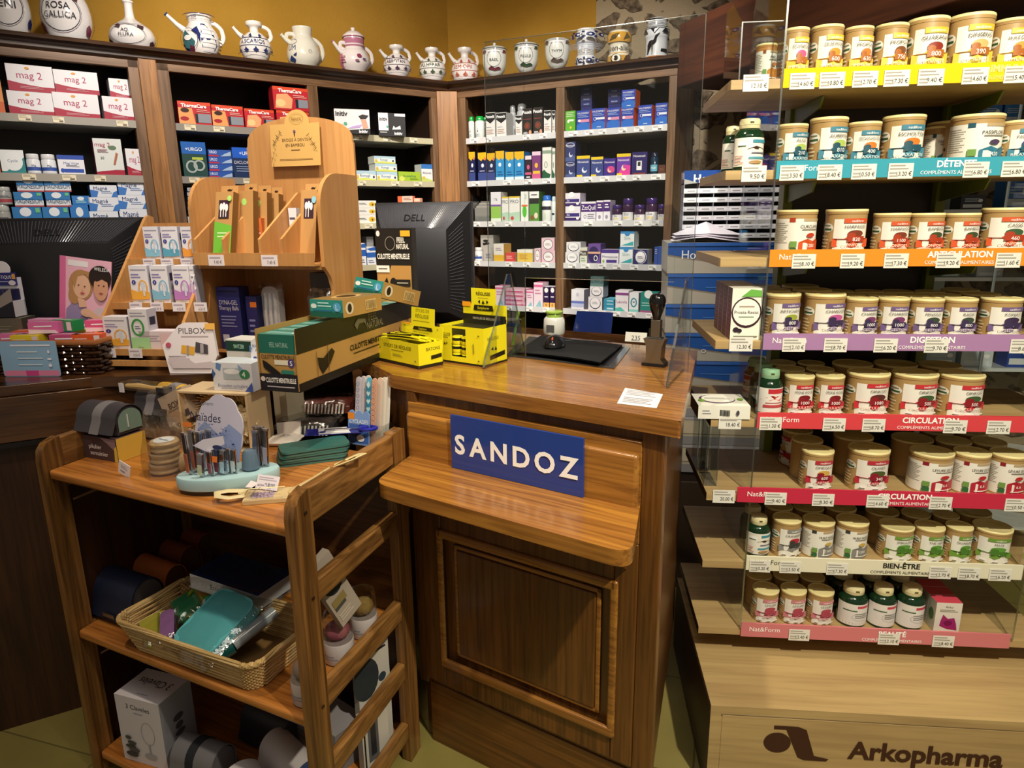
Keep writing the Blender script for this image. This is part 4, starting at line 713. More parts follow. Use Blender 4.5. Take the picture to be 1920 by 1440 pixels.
vase(FL, 341, 410, 31, 'faience_ewer', 'cobalt and white spouted ewer with bold dark painting', EW, 'p 26306a .52 .05 .72 .08 .82 .3 .74 .55 .62 .78 .52 .78 .5 .4;l .52 .1 .8 .7 6 dfe0e8;p 26306a .1 .3 .18 .1 .3 .05 .4 .1 .24 .14 .16 .3;p 26306a .34 .6 .44 .5 .48 .3 .5 .5 .44 .7;p 3a6a72 .18 .2 .34 .14 .4 .34 .3 .5 .2 .62 .14 .4;p 6a2a3c .26 .12 .36 .1 .38 .22 .3 .26;e .28 .42 .07 .06 e6e2e0;l .8 .1 .95 .5 5 8a7a4a;r 0 .87 1 .875 223;t LIG. .4 .93 .07 26306a .4;r 0 .98 1 1 26306a;o .3 .4 .16 .24 .01 223', handle=[(.9, .3, .5, 1)], spout=(.6, 1.75, .95))
JG = [(.5, 0), (.52, .04), (.78, .15), (1, .38), (.95, .55), (.55, .72), (.3, .78), (.3, .86), (.5, .92), (.52, 1)]
def jug(c, t): return f'r 0 .4 1 .415 {c};r 0 .58 1 .595 {c};t {t} .47 .5 .1 {c} .52;'+''.join(f'p {c} {u-.06} .3 {u} .26 {u+.06} .3 {u+.02} .33 {u} .385 {u-.02} .33;' for u in (.14, .34, .54, .74, .92))+''.join(f'p {c} {u-.04} .61 {u} .69 {u+.04} .61;' for u in (.24, .44, .64, .84))+f'r 0 .235 1 .245 {c}'
for (xl, xr, yt, c, t, lb) in ((449, 506, 42, '26306a', 'A.SCABIOS', 'small navy-patterned white jug with thin handle'), (721, 766, 86, '4a3450', 'S.ABROTAN', 'small plum-patterned white jug left of green-patterned one'), (789, 831, 91, '3f5a3c', 'VU.HERAR', 'small green-patterned white jug beside coral one'), (850, 893, 91, 'b85a44', 'SEM.OPII', 'small coral-patterned white jug at the cabinet corner')):
    vase(FL, xl, xr, yt, 'faience_jug', lb, JG, jug(c, t), handle=[(.93, .55, .42, 1)], spout=(.6, 1.35, .82), col2='e6e2e0', yaw=-.1)
vase(FL, 538, 598, 52, 'faience_jug', 'large plain grey-white jug with blue scrolls and thick handle', [(.6, 0), (.7, .05), (.95, .22), (1, .4), (.85, .62), (.58, .78), (.56, .85), (.6, .98), (.58, 1)], 't UM .26 .48 .12 2a3a6a .2;o .25 .62 .12 .07 .008 2a3a6a;p 2a3a6a .18 .2 .3 .14 .34 .2 .26 .3;p 2a3a6a .3 .3 .36 .28 .38 .36;o .62 .4 .03 .04 .006 4a5a7a', 'd4d2c6', handle=[(.78, .15, .55, 1), (.82, .62, .35, -1)], spout=(.6, 1.3, .78), col2='d4d2c6')
vase(FL, 638, 690, 72, 'faience_jug', 'pink-patterned white lidded jug with tall loop handle', [(.55, 0), (.62, .05), (.95, .28), (1, .45), (.85, .62), (.62, .74), (.68, .9), (.68, 1)], 'r 0 .76 1 .97 b0708c;r 0 .8 1 .83 e6d8dc;p b86a88 .1 .2 .2 .16 .24 .4 .18 .6 .08 .5;e .6 .48 .05 .05 8a3a5a;e .7 .4 .04 .03 6a5a7a;e .55 .35 .04 .03 8a5a7a;l .2 .3 .32 .5 3 b86a88', 'e2dada', handle=[(.8, .2, .6, 1), (.85, .66, .3, -1)], spout=(.55, 1.5, .86), lid=[(.72, 0), (.7, .06), (.4, .16), (.12, .2), (.16, .26), (.01, .28)], col2='b0708c')
UR = [(.55, 0), (.5, .04), (.28, .09), (.26, .14), (.6, .2), (.9, .42), (1, .7), (1, .95), (.98, 1)]
def urn(c, t): return f'o .48 .66 .2 .26 .012 333a44;r .3 .87 .66 .93 e6e2e0;t {t} .48 .62 .09 333a44 .3;p {c} .12 .86 .24 .82 .28 .9 .2 .95;p {c} .7 .84 .84 .86 .8 .94 .72 .92;p {c} .3 .34 .5 .28 .7 .34 .6 .4 .5 .36 .4 .42;r 0 .96 1 .975 555'
for (xl, xr, yt, c, t, lb, ld) in ((908, 947, 94, '6a2a38', 'BASIL', 'white footed urn with red leaves and knobbed lid', 1), (967, 1007, 87, '2f4a34', 'PILULE', 'white footed urn with green leaves and knobbed lid', 1), (1024, 1066, 76, '5a4a44', 'THYM', 'white footed urn without lid, brown leaves', 0)):
    vase(FR, xl, xr, yt, 'faience_urn', lb, UR, urn(c, t), 'dcdcd6', lid=[(1, 0), (.9, .06), (.4, .12), (.1, .16), (.14, .2), (.01, .24)] if ld else None, col2='8a8a88')
AL = [(.95, 0), (1, .05), (.98, .3), (.86, .38), (.86, .62), (1, .68), (1, .9), (.85, .96), (.9, 1)]
fl = lambda c, v: ''.join(f'e {u} {v} .09 .05 {c};e {u} {v} .03 .02 dde;e {u+.11} {v+.06} .04 .025 {c};e {u+.1} {v-.06} .035 .03 {c};' for u in (.1, .34, .58, .82))
vase(FR, 1081, 1117, 56, 'albarello_jar', 'waisted white jar painted with dark blue flowers', AL, fl('1e2658', .2)+fl('1e2658', .8)+'l .0 .44 .95 .6 4 8a93a8', 'dddde0')
vase(FR, 1141, 1182, 60, 'albarello_jar', 'waisted jar with mustard glaze and black lettering', AL, 'r 0 .02 1 .36 c8963a;r 0 .66 1 .94 c8963a;p 5a4a2a .2 .7 .4 .74 .5 .9 .3 .86;p 5a4a2a .6 .7 .8 .78 .7 .92;t con-alic .48 .5 .16 1c1814 .8;e .42 .18 .14 .13 1c1814;e .42 .18 .11 .11 dcd4c0;e .42 .18 .06 .07 1c1814;p 4a3a2a .6 .1 .8 .2 .76 .3 .66 .24', 'ddd6c2')
vase(FR, 1209, 1255, 40, 'albarello_jar', 'large black and white lidded jar painted with a camel', [(1.02, 0), (1, .08), (.92, .14), (.9, .5), (1, .62), (.98, .78), (.8, .84), (.78, 1)], 'r 0 .02 1 .12 a86a3a;p 14141a .22 .16 .25 .16 .27 .36 .3 .42 .34 .36 .36 .16 .39 .16 .4 .38 .48 .44 .5 .56 .46 .6 .43 .5 .34 .5 .28 .48 .22 .4;p 14141a .46 .6 .58 .66 .5 .56;p 14141a .6 .22 .82 .2 .8 .28 .62 .28;p 14141a .1 .66 .2 .78 .28 .66;p 14141a .34 .78 .44 .66 .54 .78;p 14141a .6 .66 .7 .78 .8 .66;r 0 .79 1 .81 14141a;l .2 .86 .8 .96 3 8a8a90;e .8 .5 .04 .03 14141a', 'cdd0d2', lid=[(.8, 0), (.76, .03), (.6, .06), (.3, .07), (.01, .075)], col2='14141a')
# ---------------------------------------------------------------- tubs and bottles on the display unit
def potprint(c, a, name, mg, word, fruit, kind):
    if kind == 'w':   # broad white label, small-print half turned to the front
        return f'r 0 .04 .97 .88 ecebe2;l .06 .3 .38 .8 11 a5a096;r .40 .8 .49 .9 {a};r .62 .82 .96 .88 b9a27a;t {name} .74 .7 .075 4a463e .38;l .6 .6 .9 .66 1 8a857a;p {c} .56 .04 .97 .04 .97 .36 .9 .42 .8 .36 .7 .42 .56 .34;t {mg} .76 .26 .08 fff .3;l .62 .1 .92 .16 1 fff;r .43 .22 .53 .36 6f9a4a;r .43 .08 .53 .2 2f6a3c;e .74 .5 .07 .05 {fruit}'
    return (f'r .38 .03 .97 .86 ecebe2;e .24 .66 .13 .11 ecebe2;r .14 .6 .34 .645 2f5a34;l .16 .68 .32 .74 1 6a7a5a;l .1 .1 .3 .5 5 e6d8b8;r .0 .1 .06 .8 ecebe2;r .54 .77 .94 .875 {c};t nat&form .74 .82 .055 fff .3;'
            f't {name} .72 .69 .075 5a564e .42;e .72 .53 .12 .08 {fruit};e .66 .5 .06 .05 {a};p {c} .38 .22 .97 .22 .97 .42 .88 .42 .84 .46 .6 .46 .56 .41 .38 .41;r .60 .34 .86 .47 {a};t {mg} .73 .40 .085 fff .22;t {word} .69 .27 .07 f4efe4 .5;'
            f'e .5 .13 .05 .04 fff;e .68 .13 .05 .04 fff;e .85 .13 .05 .04 fff;l .46 .1 .54 .14 1 3a3a34;l .64 .1 .72 .14 1 3a3a34;l .82 .1 .89 .14 1 3a3a34;r .46 .03 .93 .05 {c}')
def pot(F, z, xl, xr, yt, th, name, mg, fruit, kind, lab, grp, d=.028, yaw=0., obj='supplement_tub', body='b0905c', lidc='efe3a6'):
    c, a, word = th; word = word or '.'; s0, s1 = F.sx(xl, d+.04, z+.05), F.sx(xr, d+.04, z+.05); r = (s1-s0)/2-.0008; dc = d+r
    s0, s1 = F.sx(xl, dc, z+.05), F.sx(xr, dc, z+.05); r = (s1-s0)/2-.0008; sc = (s0+s1)/2; h = F.zy(yt, sc, dc)-z-.001
    cs_, cd_ = F.loc((0, 0)); yaw = yaw+atan2(cs_-sc, -(cd_-dc))-(.10 if kind == 'p' else .0)
    b = MB(); b.lathe([(r*.985, 0), (r*.985, .002), (r*.975, .004), (r*.975, h*.93)], body, 'card', 36)
    prt(b, (lambda m_: m_)(lambda x, y, e: ((r*.975+e)*sin((x-pi*r/2)/r+yaw), -(r*.975+e)*cos((x-pi*r/2)/r+yaw), y)), pi*r, h*.92, potprint(c, a, name, mg, word, fruit, kind), n=16)
    o = mk(obj, b, F.P(sc, dc, z+.0006), F.rot, None, lab, 'tub', grp)
    l = MB(); l.lathe([(r, h*.90), (r, h*.95), (r*1.005, h*.952), (r*1.005, h*.985), (r*.98, h), (r*.93, h), (r*.9, h*.988), (.001, h*.985)], [body, lidc, lidc, lidc, lidc, lidc, lidc], 'card', 36); l.tube([(r*.5*cos(t*.35), r*.5*sin(t*.35), h*.987) for t in range(6)], .0012, 'c8b878', 'card', 5); mk('lid', l, parent=o)
    return o, dc, r, h
def gbottle(F, z, xl, xr, yt, lab, grp, d=.025, cap='e4dcae', ops=None, body='12301c', yaw=0.):
    s0, s1 = F.sx(xl, d+.03, z+.05), F.sx(xr, d+.03, z+.05); r = (s1-s0)/2-.0008; dc = d+r; s0, s1 = F.sx(xl, dc, z+.05), F.sx(xr, dc, z+.05); r = (s1-s0)/2-.0008; sc = (s0+s1)/2; h = F.zy(yt, sc, dc)-z-.001
    b = MB(); b.lathe(smoothprof([(r*.9, 0), (r, h*.03), (r, h*.3), (r, h*.6), (r*.97, h*.68), (r*.8, h*.76), (r*.62, h*.8), (r*.6, h*.83)], 3), body, 'gloss', 28)
    prt(b, cylmap(r*1.002), pi*r, h, ops or 'r .04 .08 .96 .62 eceae0;e .3 .5 .12 .05 fff;r .2 .455 .38 .475 2f5a34;r .52 .52 .9 .58 3f8fa8;p 4a3026 .4 .4 .6 .46 .86 .4;l .5 .3 .85 .36 1 667;r .45 .22 .85 .26 4f9ab0;l .1 .12 .35 .3 3 c8a098;e .6 .16 .14 .03 b08a5a', n=14)
    o = mk('supplement_bottle', b, F.P(sc, dc, z+.0006), F.rot+yaw, None, lab, 'bottle', grp)
    c = MB(); c.lathe([(r*.68, h*.8), (r*.7, h*.81), (r*.7, h*.95), (r*.64, h*.985), (r*.3, h)], cap, 'card', 24); c.box(-r*.12, -r*.74, h*.9, r*.12, -r*.66, h*.93, '5a5030'); c.lathe([(r*.712, h*.865), (r*.712, h*.872)], 'b8ac84', 'card', 24); mk('cap', c, parent=o)
    return o, dc, r, h
TH = [('e8bc3a', 'a8642a', 'IMMUNITÉ'), ('3a7f98', '1f4f60', 'RELAXATION'), ('d0562a', 'a83a1c', 'CONFORT'), ('6f5a8c', '3a2f50', 'DIGESTION'), ('c42f38', '8a1c24', 'CIRCULATION'), ('b82a3c', '8a1c2c', 'CARDIO'), ('8a8a88', '3a3a3a', ''), ('cf808a', 'b04a5a', 'BEAUTÉ')]
EDGE = ['yellow', 'turquoise', 'orange', 'lilac', 'upper red', 'lower red', 'cream', 'pink']
ROWS = [
 [('p', 1466, 1514, 55, 'ECHINACEA', '', 'c85a8c'), ('p', 1516, 1577, 51, 'GELÉE_ROYALE', '600', 'e0963a'), ('p', 1579, 1633, 53, 'PROPOLIS', '630', 'c87a3a'), ('p', 1636, 1697, 48, 'PROPOLIS', '750', '7a4a2a'), ('p', 1696, 1771, 37, 'GUARANA', '800', '8a2f24'), ('p', 1772, 1854, 31, 'GINSENG', '390', 'c8b070'), ('p', 1856, 1925, 39, 'HUILE_DE_FOIE', '', 'd0a050')],
 [('p', 1453, 1512, 234, 'ALOE', '210', 'a8c060'), ('p', 1515, 1585, 222, 'AUBÉPINE', '810', 'a8c060'), ('p', 1586, 1648, 230, 'ESCHSCHOLTZIA', '400', 'e07a2a'), ('p', 1651, 1728, 218, 'ESCHOLTZIA', '', 'e07a2a'), ('w', 1780, 1873, 217, 'PASSIFLORE', '420', '4a3a5a'), ('p', 1876, 1936, 227, 'PASSIFLORE', '', '4a3a7a')],
 [('w', 1453, 1529, 393, 'CURCUMA', '1200', 'b83a24'), ('p', 1545, 1622, 392, 'HARPAGO', '820', '7a3a24'), ('p', 1635, 1702, 399, 'HARPAGO', '1100', '7a3a24'), ('p', 1703, 1766, 399, 'BAMBOU', '', '3a4a2a'), ('p', 1768, 1832, 399, 'BAMBOU', '', '3a4a2a'), ('p', 1838, 1922, 389, 'CASSIS', '460', '3a5a3a')],
 [('p', 1432, 1498, 549, 'ARTICHAUT', '800', '9aa83a'), ('p', 1506, 1581, 549, 'CHARDON', '', 'c0589a'), ('p', 1583, 1642, 557, 'CHARBON', '1000', '7a3a6a'), ('p', 1643.5, 1701, 557, 'CHARBON', '1000', '7a3a6a'), ('p', 1703, 1765, 558, 'FENOUIL', '800', '3a4a3a'), ('p', 1767, 1827, 558, 'RADIS', '800', '3a4a3a'), ('p', 1836, 1910, 557, 'KONJAC', '', '3a2a4a')],
 [('b', 1417, 1466, 690), ('p', 1468, 1524, 702, 'VIGNE_ROUGE', '1000', '7a1c24'), ('p', 1526, 1580, 702, 'VIGNE_ROUGE', '1000', '7a1c24'), ('p', 1585, 1663, 696, 'GINKGO', '1080', '5a2a24'), ('p', 1669, 1752, 697, 'GINKGO', '500', '3a5a34'), ('p', 1756, 1838, 699, 'GINKGO', '500', '3a5a34')],
 [('p', 1500, 1560, 841, 'OMEGA-3', '600', 'd0a850'), ('p', 1587, 1663, 838, 'OLIVIER', '340', '4a5a2a'), ('w', 1703, 1782, 844, 'LEVURE_DE_RIZ', '6.6', 'b82a2a'), ('w', 1784, 1850, 845, 'LEVURE_DE_RIZ', '6.6', 'b82a2a'), ('w', 1852, 1918, 847, 'LEVURE_DE_RIZ', '6.6', 'b82a2a')],
 [('b', 1398, 1443, 965), ('p', 1446, 1500, 969, 'CRANBERRY', '', 'b8243c'), ('w', 1502, 1562, 973, 'HUILE_NIGELLE', '1500', 'c8a850'), ('w', 1564.5, 1625, 973, 'HUILE_NIGELLE', '1500', 'c8a850'), ('g', 1646, 1710, 982, 'SPIRULINE', '', '5f9a3a'), ('g', 1712, 1767, 984, 'THÉ_VERT', '', '5f9a3a'), ('g', 1770, 1819, 984, 'GUARANA', '', '5f9a3a'), ('g', 1822, 1892, 985, 'MATÉ', '', '5f9a3a')],
 [('p', 1409, 1459, 1101, 'LEVURE', '', 'b04a5a'), ('p', 1461, 1510, 1102, 'LEVURE', '', 'b04a5a'), ('p', 1512, 1561, 1104, 'LEVURE', '', 'b04a5a'), ('b', 1570, 1625, 1094), ('b', 1627, 1678, 1095), ('b', 1680, 1731, 1096)]]
for i, row in enumerate(ROWS):
    z = DZ[i]; where = 'on the %s-edged shelf' % EDGE[i]; th = TH[i]; desc = []
    for r in row:
        w_ = r[2]-r[1]
        if r[0] == 'b': desc.append((r[1], 'dark green bottle with white label'))
        elif r[0] == 'w': desc.append((r[1], 'broad-labelled white tub'))
        elif r[0] == 'g': desc.append((r[1], 'green-banded cardboard tub'))
        else: desc.append((r[1], ('large' if w_ > 68 else 'small')+' kraft tub'))
    labs = label_row(desc, where)
    for j, (r, (lab, grp)) in enumerate(zip(row, labs)):
        if r[0] == 'b':
            ops = None
            if i == 4: ops = 'r .04 .08 .96 .62 eceae4;r .4 .5 .86 .6 c42f38;p c8342c .2 .36 .5 .46 .85 .42 .7 .34;l .35 .28 .8 .32 1 a55;r .3 .2 .86 .26 c04a50;e .1 .2 .06 .03 c42f38'
            if i == 7: ops = 'r .04 .06 .96 .62 e6e4e0;r .5 .52 .92 .58 c8405a;l .2 .42 .5 .48 1 2f5a34;l .46 .26 .8 .4 3 8a8a84;o .6 .3 .2 .1 .005 a9a9a0'
            o, dc, rr, h = gbottle(FD, z, r[1], r[2], r[3], lab, grp, cap='8fc09a' if i == 4 else 'e4dcae', ops=ops)
        else:
            t2 = ('6f9a3a', '4a7a2a', '') if r[0] == 'g' else th
            o, dc, rr, h = pot(FD, z, r[1], r[2], r[3], t2, r[4], r[5] or '.', r[6], 'w' if r[0] == 'w' else 'p', lab, grp, yaw=.0 if r[0] == 'w' else (-.08, .06, -.12, .0, .1)[(j*3+i) % 5])
        nb = 2 if (i in (3, 4, 5) and dc+5*rr+.014 < .342) else 1
        if i < 2 and not (i == 0): nb = 0 if r[1] < 1780 else 1
        if i == 2: nb = 0
        if i == 0: nb = 0
        for q in range(nb):      # the tubs standing in the shade behind it
            dq = (2*rr+.006)*(q+1); c = o.copy(); COL.objects.link(c); p = FD.P(0, 0, 0); c.location = (o.location[0]+FD.v[0]*dq, o.location[1]+FD.v[1]*dq, o.location[2])
            c.rotation_euler = (0, 0, FD.rot+pi*(1+q*.5))
            sh_ = lab.replace(' cardboard', '').replace(' with white label', '').replace(' on the', ',').replace('-edged', '').replace(' from left', '').replace('broad-labelled ', 'broad ')
            c['label'] = (('shaded container directly behind ', 'hindmost shaded container behind ')[q]+sh_); c['group'] = 'containers in the shade behind the front row'
            if len(c['label'].split()) > 16: print('LABLEN', c['label'])
            for ch in o.children: k = ch.copy(); COL.objects.link(k); k.parent = c
tb, *_ = pot(FD, DZ[1], 1730, 1777, 238, ('3a7f98', '1f4f60', ''), 'PASSIFLORE', '420', '4a3a5a', 'w', 'shaded white-labelled tub set back on the turquoise-edged shelf', None, d=.16)
pot(FD, DZ[0], 1416, 1456, 84, ('d08a3a', '8a4a1c', ''), 'MIEL', '.', 'c87a3a', 'w', 'amber tub behind the clear pane on the top shelf wing', None, d=.05, body='b8803c')
gbottle(FD, DZ[1], 1375, 1431, 222, 'large green bottle with cream cap on the shelf wing', None, d=.02)
gbottle(FD, DZ[1], 1353, 1392, 236, 'second green bottle half hidden behind the large cream-capped one', None, d=.095)
# plum cartons on the wing
s0, s1 = FD.sx(1368, .012, DZ[3]), FD.sx(1424, .012, DZ[3]); hz = FD.zy(541, s0, .012)-DZ[3]; w = s1-s0
for k in range(4):
    lab = ['frontmost of the four plum-sided prostate cartons', 'plum-sided carton directly behind the frontmost one', 'plum-sided carton third back in its row', 'rearmost plum-sided carton on the shelf wing'][k]
    mk('supplement_box', pack(w, .053, hz, 'eceee2', 'e .5 .53 .5 .3 3a1c28;e .5 .54 .45 .26 f4f4ea;t Prosta-Resist .5 .54 .07 223 .8;l .25 .62 .75 .68 1 a98;l .25 .42 .75 .48 1 9a9;p 6ab04a .3 .84 .98 .84 .95 .96 .6 .98;e .18 .2 .1 .05 2a1c2c;e .3 .18 .08 .04 2a1c2c;l .1 .04 .9 .1 1 776', '5a2430', 'e8e8dc', lops='l .2 .1 .8 .9 9 7a3a48'), FD.P(s0, .012+k*.0545, DZ[3]+.0006), FD.rot, None, lab, 'box', 'plum cartons on the shelf wing')
s0, s1 = FD.sx(1308, .0, DZ[4]), FD.sx(1405, .0, DZ[4])
mk('supplement_box', pack(s1-s0, .125, .036, 'ecece2', 'l .08 .3 .25 .7 2 889;'+''.join(f'r {.42+k*.022} .25 {.42+k*.022+(.012 if k%3 else .018)} .7 333;' for k in range(9))+'e .76 .5 .03 .2 445', '26201e', None, tops='e .45 .55 .36 .36 5a3a5c;e .47 .57 .33 .32 f2f2ea;l .2 .5 .7 .66 2 a8a8a0;e .12 .4 .07 .1 7aa83a;e .9 .5 .06 .1 7aa83a', lops='r 0 0 1 1 26201e'), FD.P(s0, -.004, DZ[4]+.0006), FD.rot, None, 'white carton lying flat with an oval emblem on the shelf wing', 'box')
for k, (xa_, xb_, lab) in enumerate(((1311, 1343, 'empty clear acrylic box standing on the sixth shelf wing'), (1289, 1309, 'narrow clear acrylic box beside the empty wide one'))):
    d_ = (.05, .18)[k]; s0, s1 = FD.sx(xa_, d_, DZ[5]), FD.sx(xb_, d_, DZ[5]); s0 = max(s0, .003); s1 = max(s1, s0+.03); h = .17; dp = .1; m = MB()
    for b in ((0, 0, 0, s1-s0, .002, h), (0, dp-.002, 0, s1-s0, dp, h), (0, .002, 0, .002, dp-.002, h), (s1-s0-.002, .002, 0, s1-s0, dp-.002, h)): m.box(*b, mat='acrylic')
    m.box(0, 0, 0, s1-s0, dp, .002, mat='acrylic'); 
    for xx in (0, s1-s0): m.box(xx-.0012, -.0012, 0, xx+.0012, .0012, h, mat='edge')
    mk('acrylic_box', m, FD.P(s0, d_, DZ[5]+.0006), FD.rot, None, lab, 'box')
s0, s1 = FD.sx(1749, .025, DZ[7]), FD.sx(1797, .025, DZ[7]); hz = FD.zy(1130, s0, .025)-DZ[7]
for k in range(3):
    mk('supplement_box', pack(s1-s0, .042, hz, 'e2ddd4', 't Arko .5 .86 .08 333 .5;l .15 .68 .85 .78 2 887;p a0246c .2 .22 .5 .12 .9 .08 .84 .3 .74 .5 .5 .46 .3 .6 .24 .42;e .52 .32 .16 .09 7a1450', 'c8c8b8', 'd0485c', lops='e .5 .5 .3 .2 5a7a4a'), FD.P(s0, .025+k*.0435, DZ[7]+.0006), FD.rot, None, ('front carton with magenta flower on the pink-edged shelf', 'middle flower carton behind the front one, pink-edged shelf', 'hindmost flower carton of three on the pink-edged shelf')[k], 'box', 'flower cartons')

# ---------------------------------------------------------------- glass showcase beyond the display unit
FG = Fr(1.46, 2.62, 97)
gc = thing('glass_showcase', 'pale glass showcase seen beyond the display unit beside the shelves', 'showcase', FG.P(0, 0, 0), FG.rot)
m = MB(); m.box(-.12, .28, .0, 1.3, .31, 1.95, 'a9b4a8', 'card'); mk('back_panel', m, parent=gc)
gz_ = [FG.pl(1850, yy)[1] for yy in (232, 392, 520, 690)]+[.55, .25]
for z in gz_: m = MB(); m.box(-.12, 0, z-.014, 1.3, .279, z, 'dfe8ea', 'gloss'); mk('shelf', m, parent=gc)
for a in (-.12, .35): m = MB(); m.box(a, -.004, 0, a+.01, .002, 1.95, 'c8d4d4', 'metal'); mk('post', m, parent=gc)
for (xl, xr, i, yt, c, lab) in ((1783, 1832, 0, 196, '1f6fc8', 'bright blue plaster carton nearest the back panel edge, showcase top'), (1834, 1876, 0, 195, '2a7ad0', 'middle bright blue carton on showcase top shelf'), (1880, 1915, 0, 195, '2f86d8', 'outermost bright blue carton on showcase top shelf'), (1800, 1846, 1, 366, '2a2e34', 'black and white carton on second showcase shelf'), (1882, 1925, 1, 338, '2a78d0', 'tall blue carton at right end of second showcase shelf'), (1765, 1800, 2, 500, '8ab0a8', 'pale green blister pack on third showcase shelf'), (1830, 1880, 2, 496, 'c8ccd0', 'grey carton on third showcase shelf'), (1735, 1790, 3, 652, 'a8bcc8', 'silvery sachet on fourth showcase shelf'), (1800, 1860, 3, 655, 'd8e4ea', 'white packet beside silvery sachet in showcase'), (1886, 1925, 3, 640, '1f4aa8', 'deep blue carton on fourth showcase shelf')):
    z = gz_[i]; s0, s1 = FG.sx(xl, .02, z), FG.sx(xr, .02, z); h = max(.03, FG.zy(yt, s0, .02)-z)
    mk('medicine_box', pack(s1-s0-.002, .08, h, c, 'r .1 .1 .9 .34 e8f0f4;l .15 .5 .8 .8 3 cde;e .8 .6 .1 .12 fff'), FG.P(s0, .02, z+.0006), FG.rot, None, lab, 'box')

# ---------------------------------------------------------------- homeopathy drawers and pigeonholes by the stone wall
FH = Fr(0, 0, 100)
hp = gz(1247, 455, 1.40); k_ = 2.55/hp[1]; hx = (1247-960)/FPX*2.52
r_ = ray(1247, 600); t_ = 2.55/r_[1]; FH = Fr(r_[0]*t_, 2.55, 98)
ys = [455, 513, 570, 624, 676, 728, 780, 832, 884]
for k in range(8):
    zt, zb = FH.pl(1247+0*k, ys[k])[1], FH.pl(1247, ys[k+1])[1]; h = zt-zb-.002; w = .46
    blue = k < 5; lab = ('topmost', 'second', 'third', 'fourth', 'fifth')[k]+' blue-topped storage box down in the stack' if blue else ('sixth', 'seventh', 'eighth')[k-5]+' storage box down, plain cream front'
    c = '2357a8' if blue else 'd8cdb4'
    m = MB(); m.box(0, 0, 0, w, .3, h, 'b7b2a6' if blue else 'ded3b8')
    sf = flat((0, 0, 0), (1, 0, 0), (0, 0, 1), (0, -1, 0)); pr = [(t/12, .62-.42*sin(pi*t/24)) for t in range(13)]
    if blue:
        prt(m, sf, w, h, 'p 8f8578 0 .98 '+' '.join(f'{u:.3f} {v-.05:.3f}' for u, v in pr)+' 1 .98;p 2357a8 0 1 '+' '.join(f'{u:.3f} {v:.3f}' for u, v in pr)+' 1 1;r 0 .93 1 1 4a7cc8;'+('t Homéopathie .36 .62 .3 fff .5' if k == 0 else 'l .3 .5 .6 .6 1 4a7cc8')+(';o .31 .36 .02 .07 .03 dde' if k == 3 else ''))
        m.box(0, -.003, h-.012, w, .0, h, '3a6cc0', 'gloss')
    else: prt(m, sf, w, h, 'r 0 0 1 .3 a8a8ac;r 0 .9 1 1 c8c8d0;r .1 .4 .9 .8 e8dcc0')
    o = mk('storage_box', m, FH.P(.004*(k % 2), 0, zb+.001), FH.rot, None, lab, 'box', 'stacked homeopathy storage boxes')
zb9 = FH.pl(1247, 884)[1]
m = MB(); m.box(0, .004, 0, .46, .3, zb9-.002, '3a3028'); m.box(.02, .0, .04, .44, .004, zb9-.04, '4a3c30'); mk('cabinet_base', m, FH.P(0, 0, 0), FH.rot, None, 'dark low cabinet carrying the stack of storage boxes', 'cabinet', bev=.003)
ztop = FH.pl(1247, 455)[1]
rk = thing('pigeonhole_rack', 'white labelled pigeonhole rack with blue header standing on the storage boxes', 'rack', FH.P(.06, .13, ztop+.001), FH.rot)
x0_, z1_ = FH.pl(1284, 320, .13); hr = z1_-ztop-.001
m = MB(); m.box(0, .1, 0, .44, .12, hr, '3a3a40'); m.box(0, 0, hr-.045, .44, .1, hr, '2a4f9c', 'gloss'); prt(m, flat((0, 0, hr-.05), (1, 0, 0), (0, 0, 1), (0, -1, 0)), .44, .05, 'T Homéo .22 .42 .6 fff .34;p b8b8b8 0 0 0 .4 .12 .1', 'gloss'); mk('header', m, parent=rk)
for r in range(6):
    zz = .01+r*(hr-.06)/6; m = MB(); m.box(0, 0, zz, .44, .1, zz+.004, '6a6c78'); m.box(0, -.002, zz, .44, 0, zz+.018, 'dfe2ea')
    for c in range(9): m.box(c*.0545, .0, zz+.004, c*.0545+.003, .1, zz+(hr-.06)/6, '8a8c98'); 
    for c in range(8): m.box(c*.0545+.008, -.0026, zz+.003, c*.0545+.05, -.002, zz+.015, 'f4f4f6'); m.box(c*.0545+.014, -.003, zz+.007, c*.0545+.042, -.0026, zz+.01, '8a8a96')
    mk('tier', m, parent=rk)
# loose papers on the top box
random.seed(4)
for k in range(3):
    m = MB(); nx = 8; V = []; F_ = []
    for j in range(nx+1):
        for i in range(nx+1):
            u, v = i/nx, j/nx; V.append((u*.25, v*.11, .003+.006*k+(.012+.042*v)*max(0, 1-abs(u-.5)*1.9)+.003*sin(5*u+k)))
    for j in range(nx):
        for i in range(nx): a = j*(nx+1)+i; F_.append((a, a+1, a+nx+2, a+nx+1))
    m.mesh(V, F_, ('e2dce8', 'd8d2e0', 'ece8f2')[k], 'card', False); mk('paper_sheet', m, FH.P(.012+.008*k, .008+.006*k, ztop+.001+.003*k), FH.rot+.04*(k-1), None, ('lowest', 'middle', 'uppermost')[k]+' creased white sheet lying on the topmost storage box', 'paper', 'creased sheets on the storage boxes')
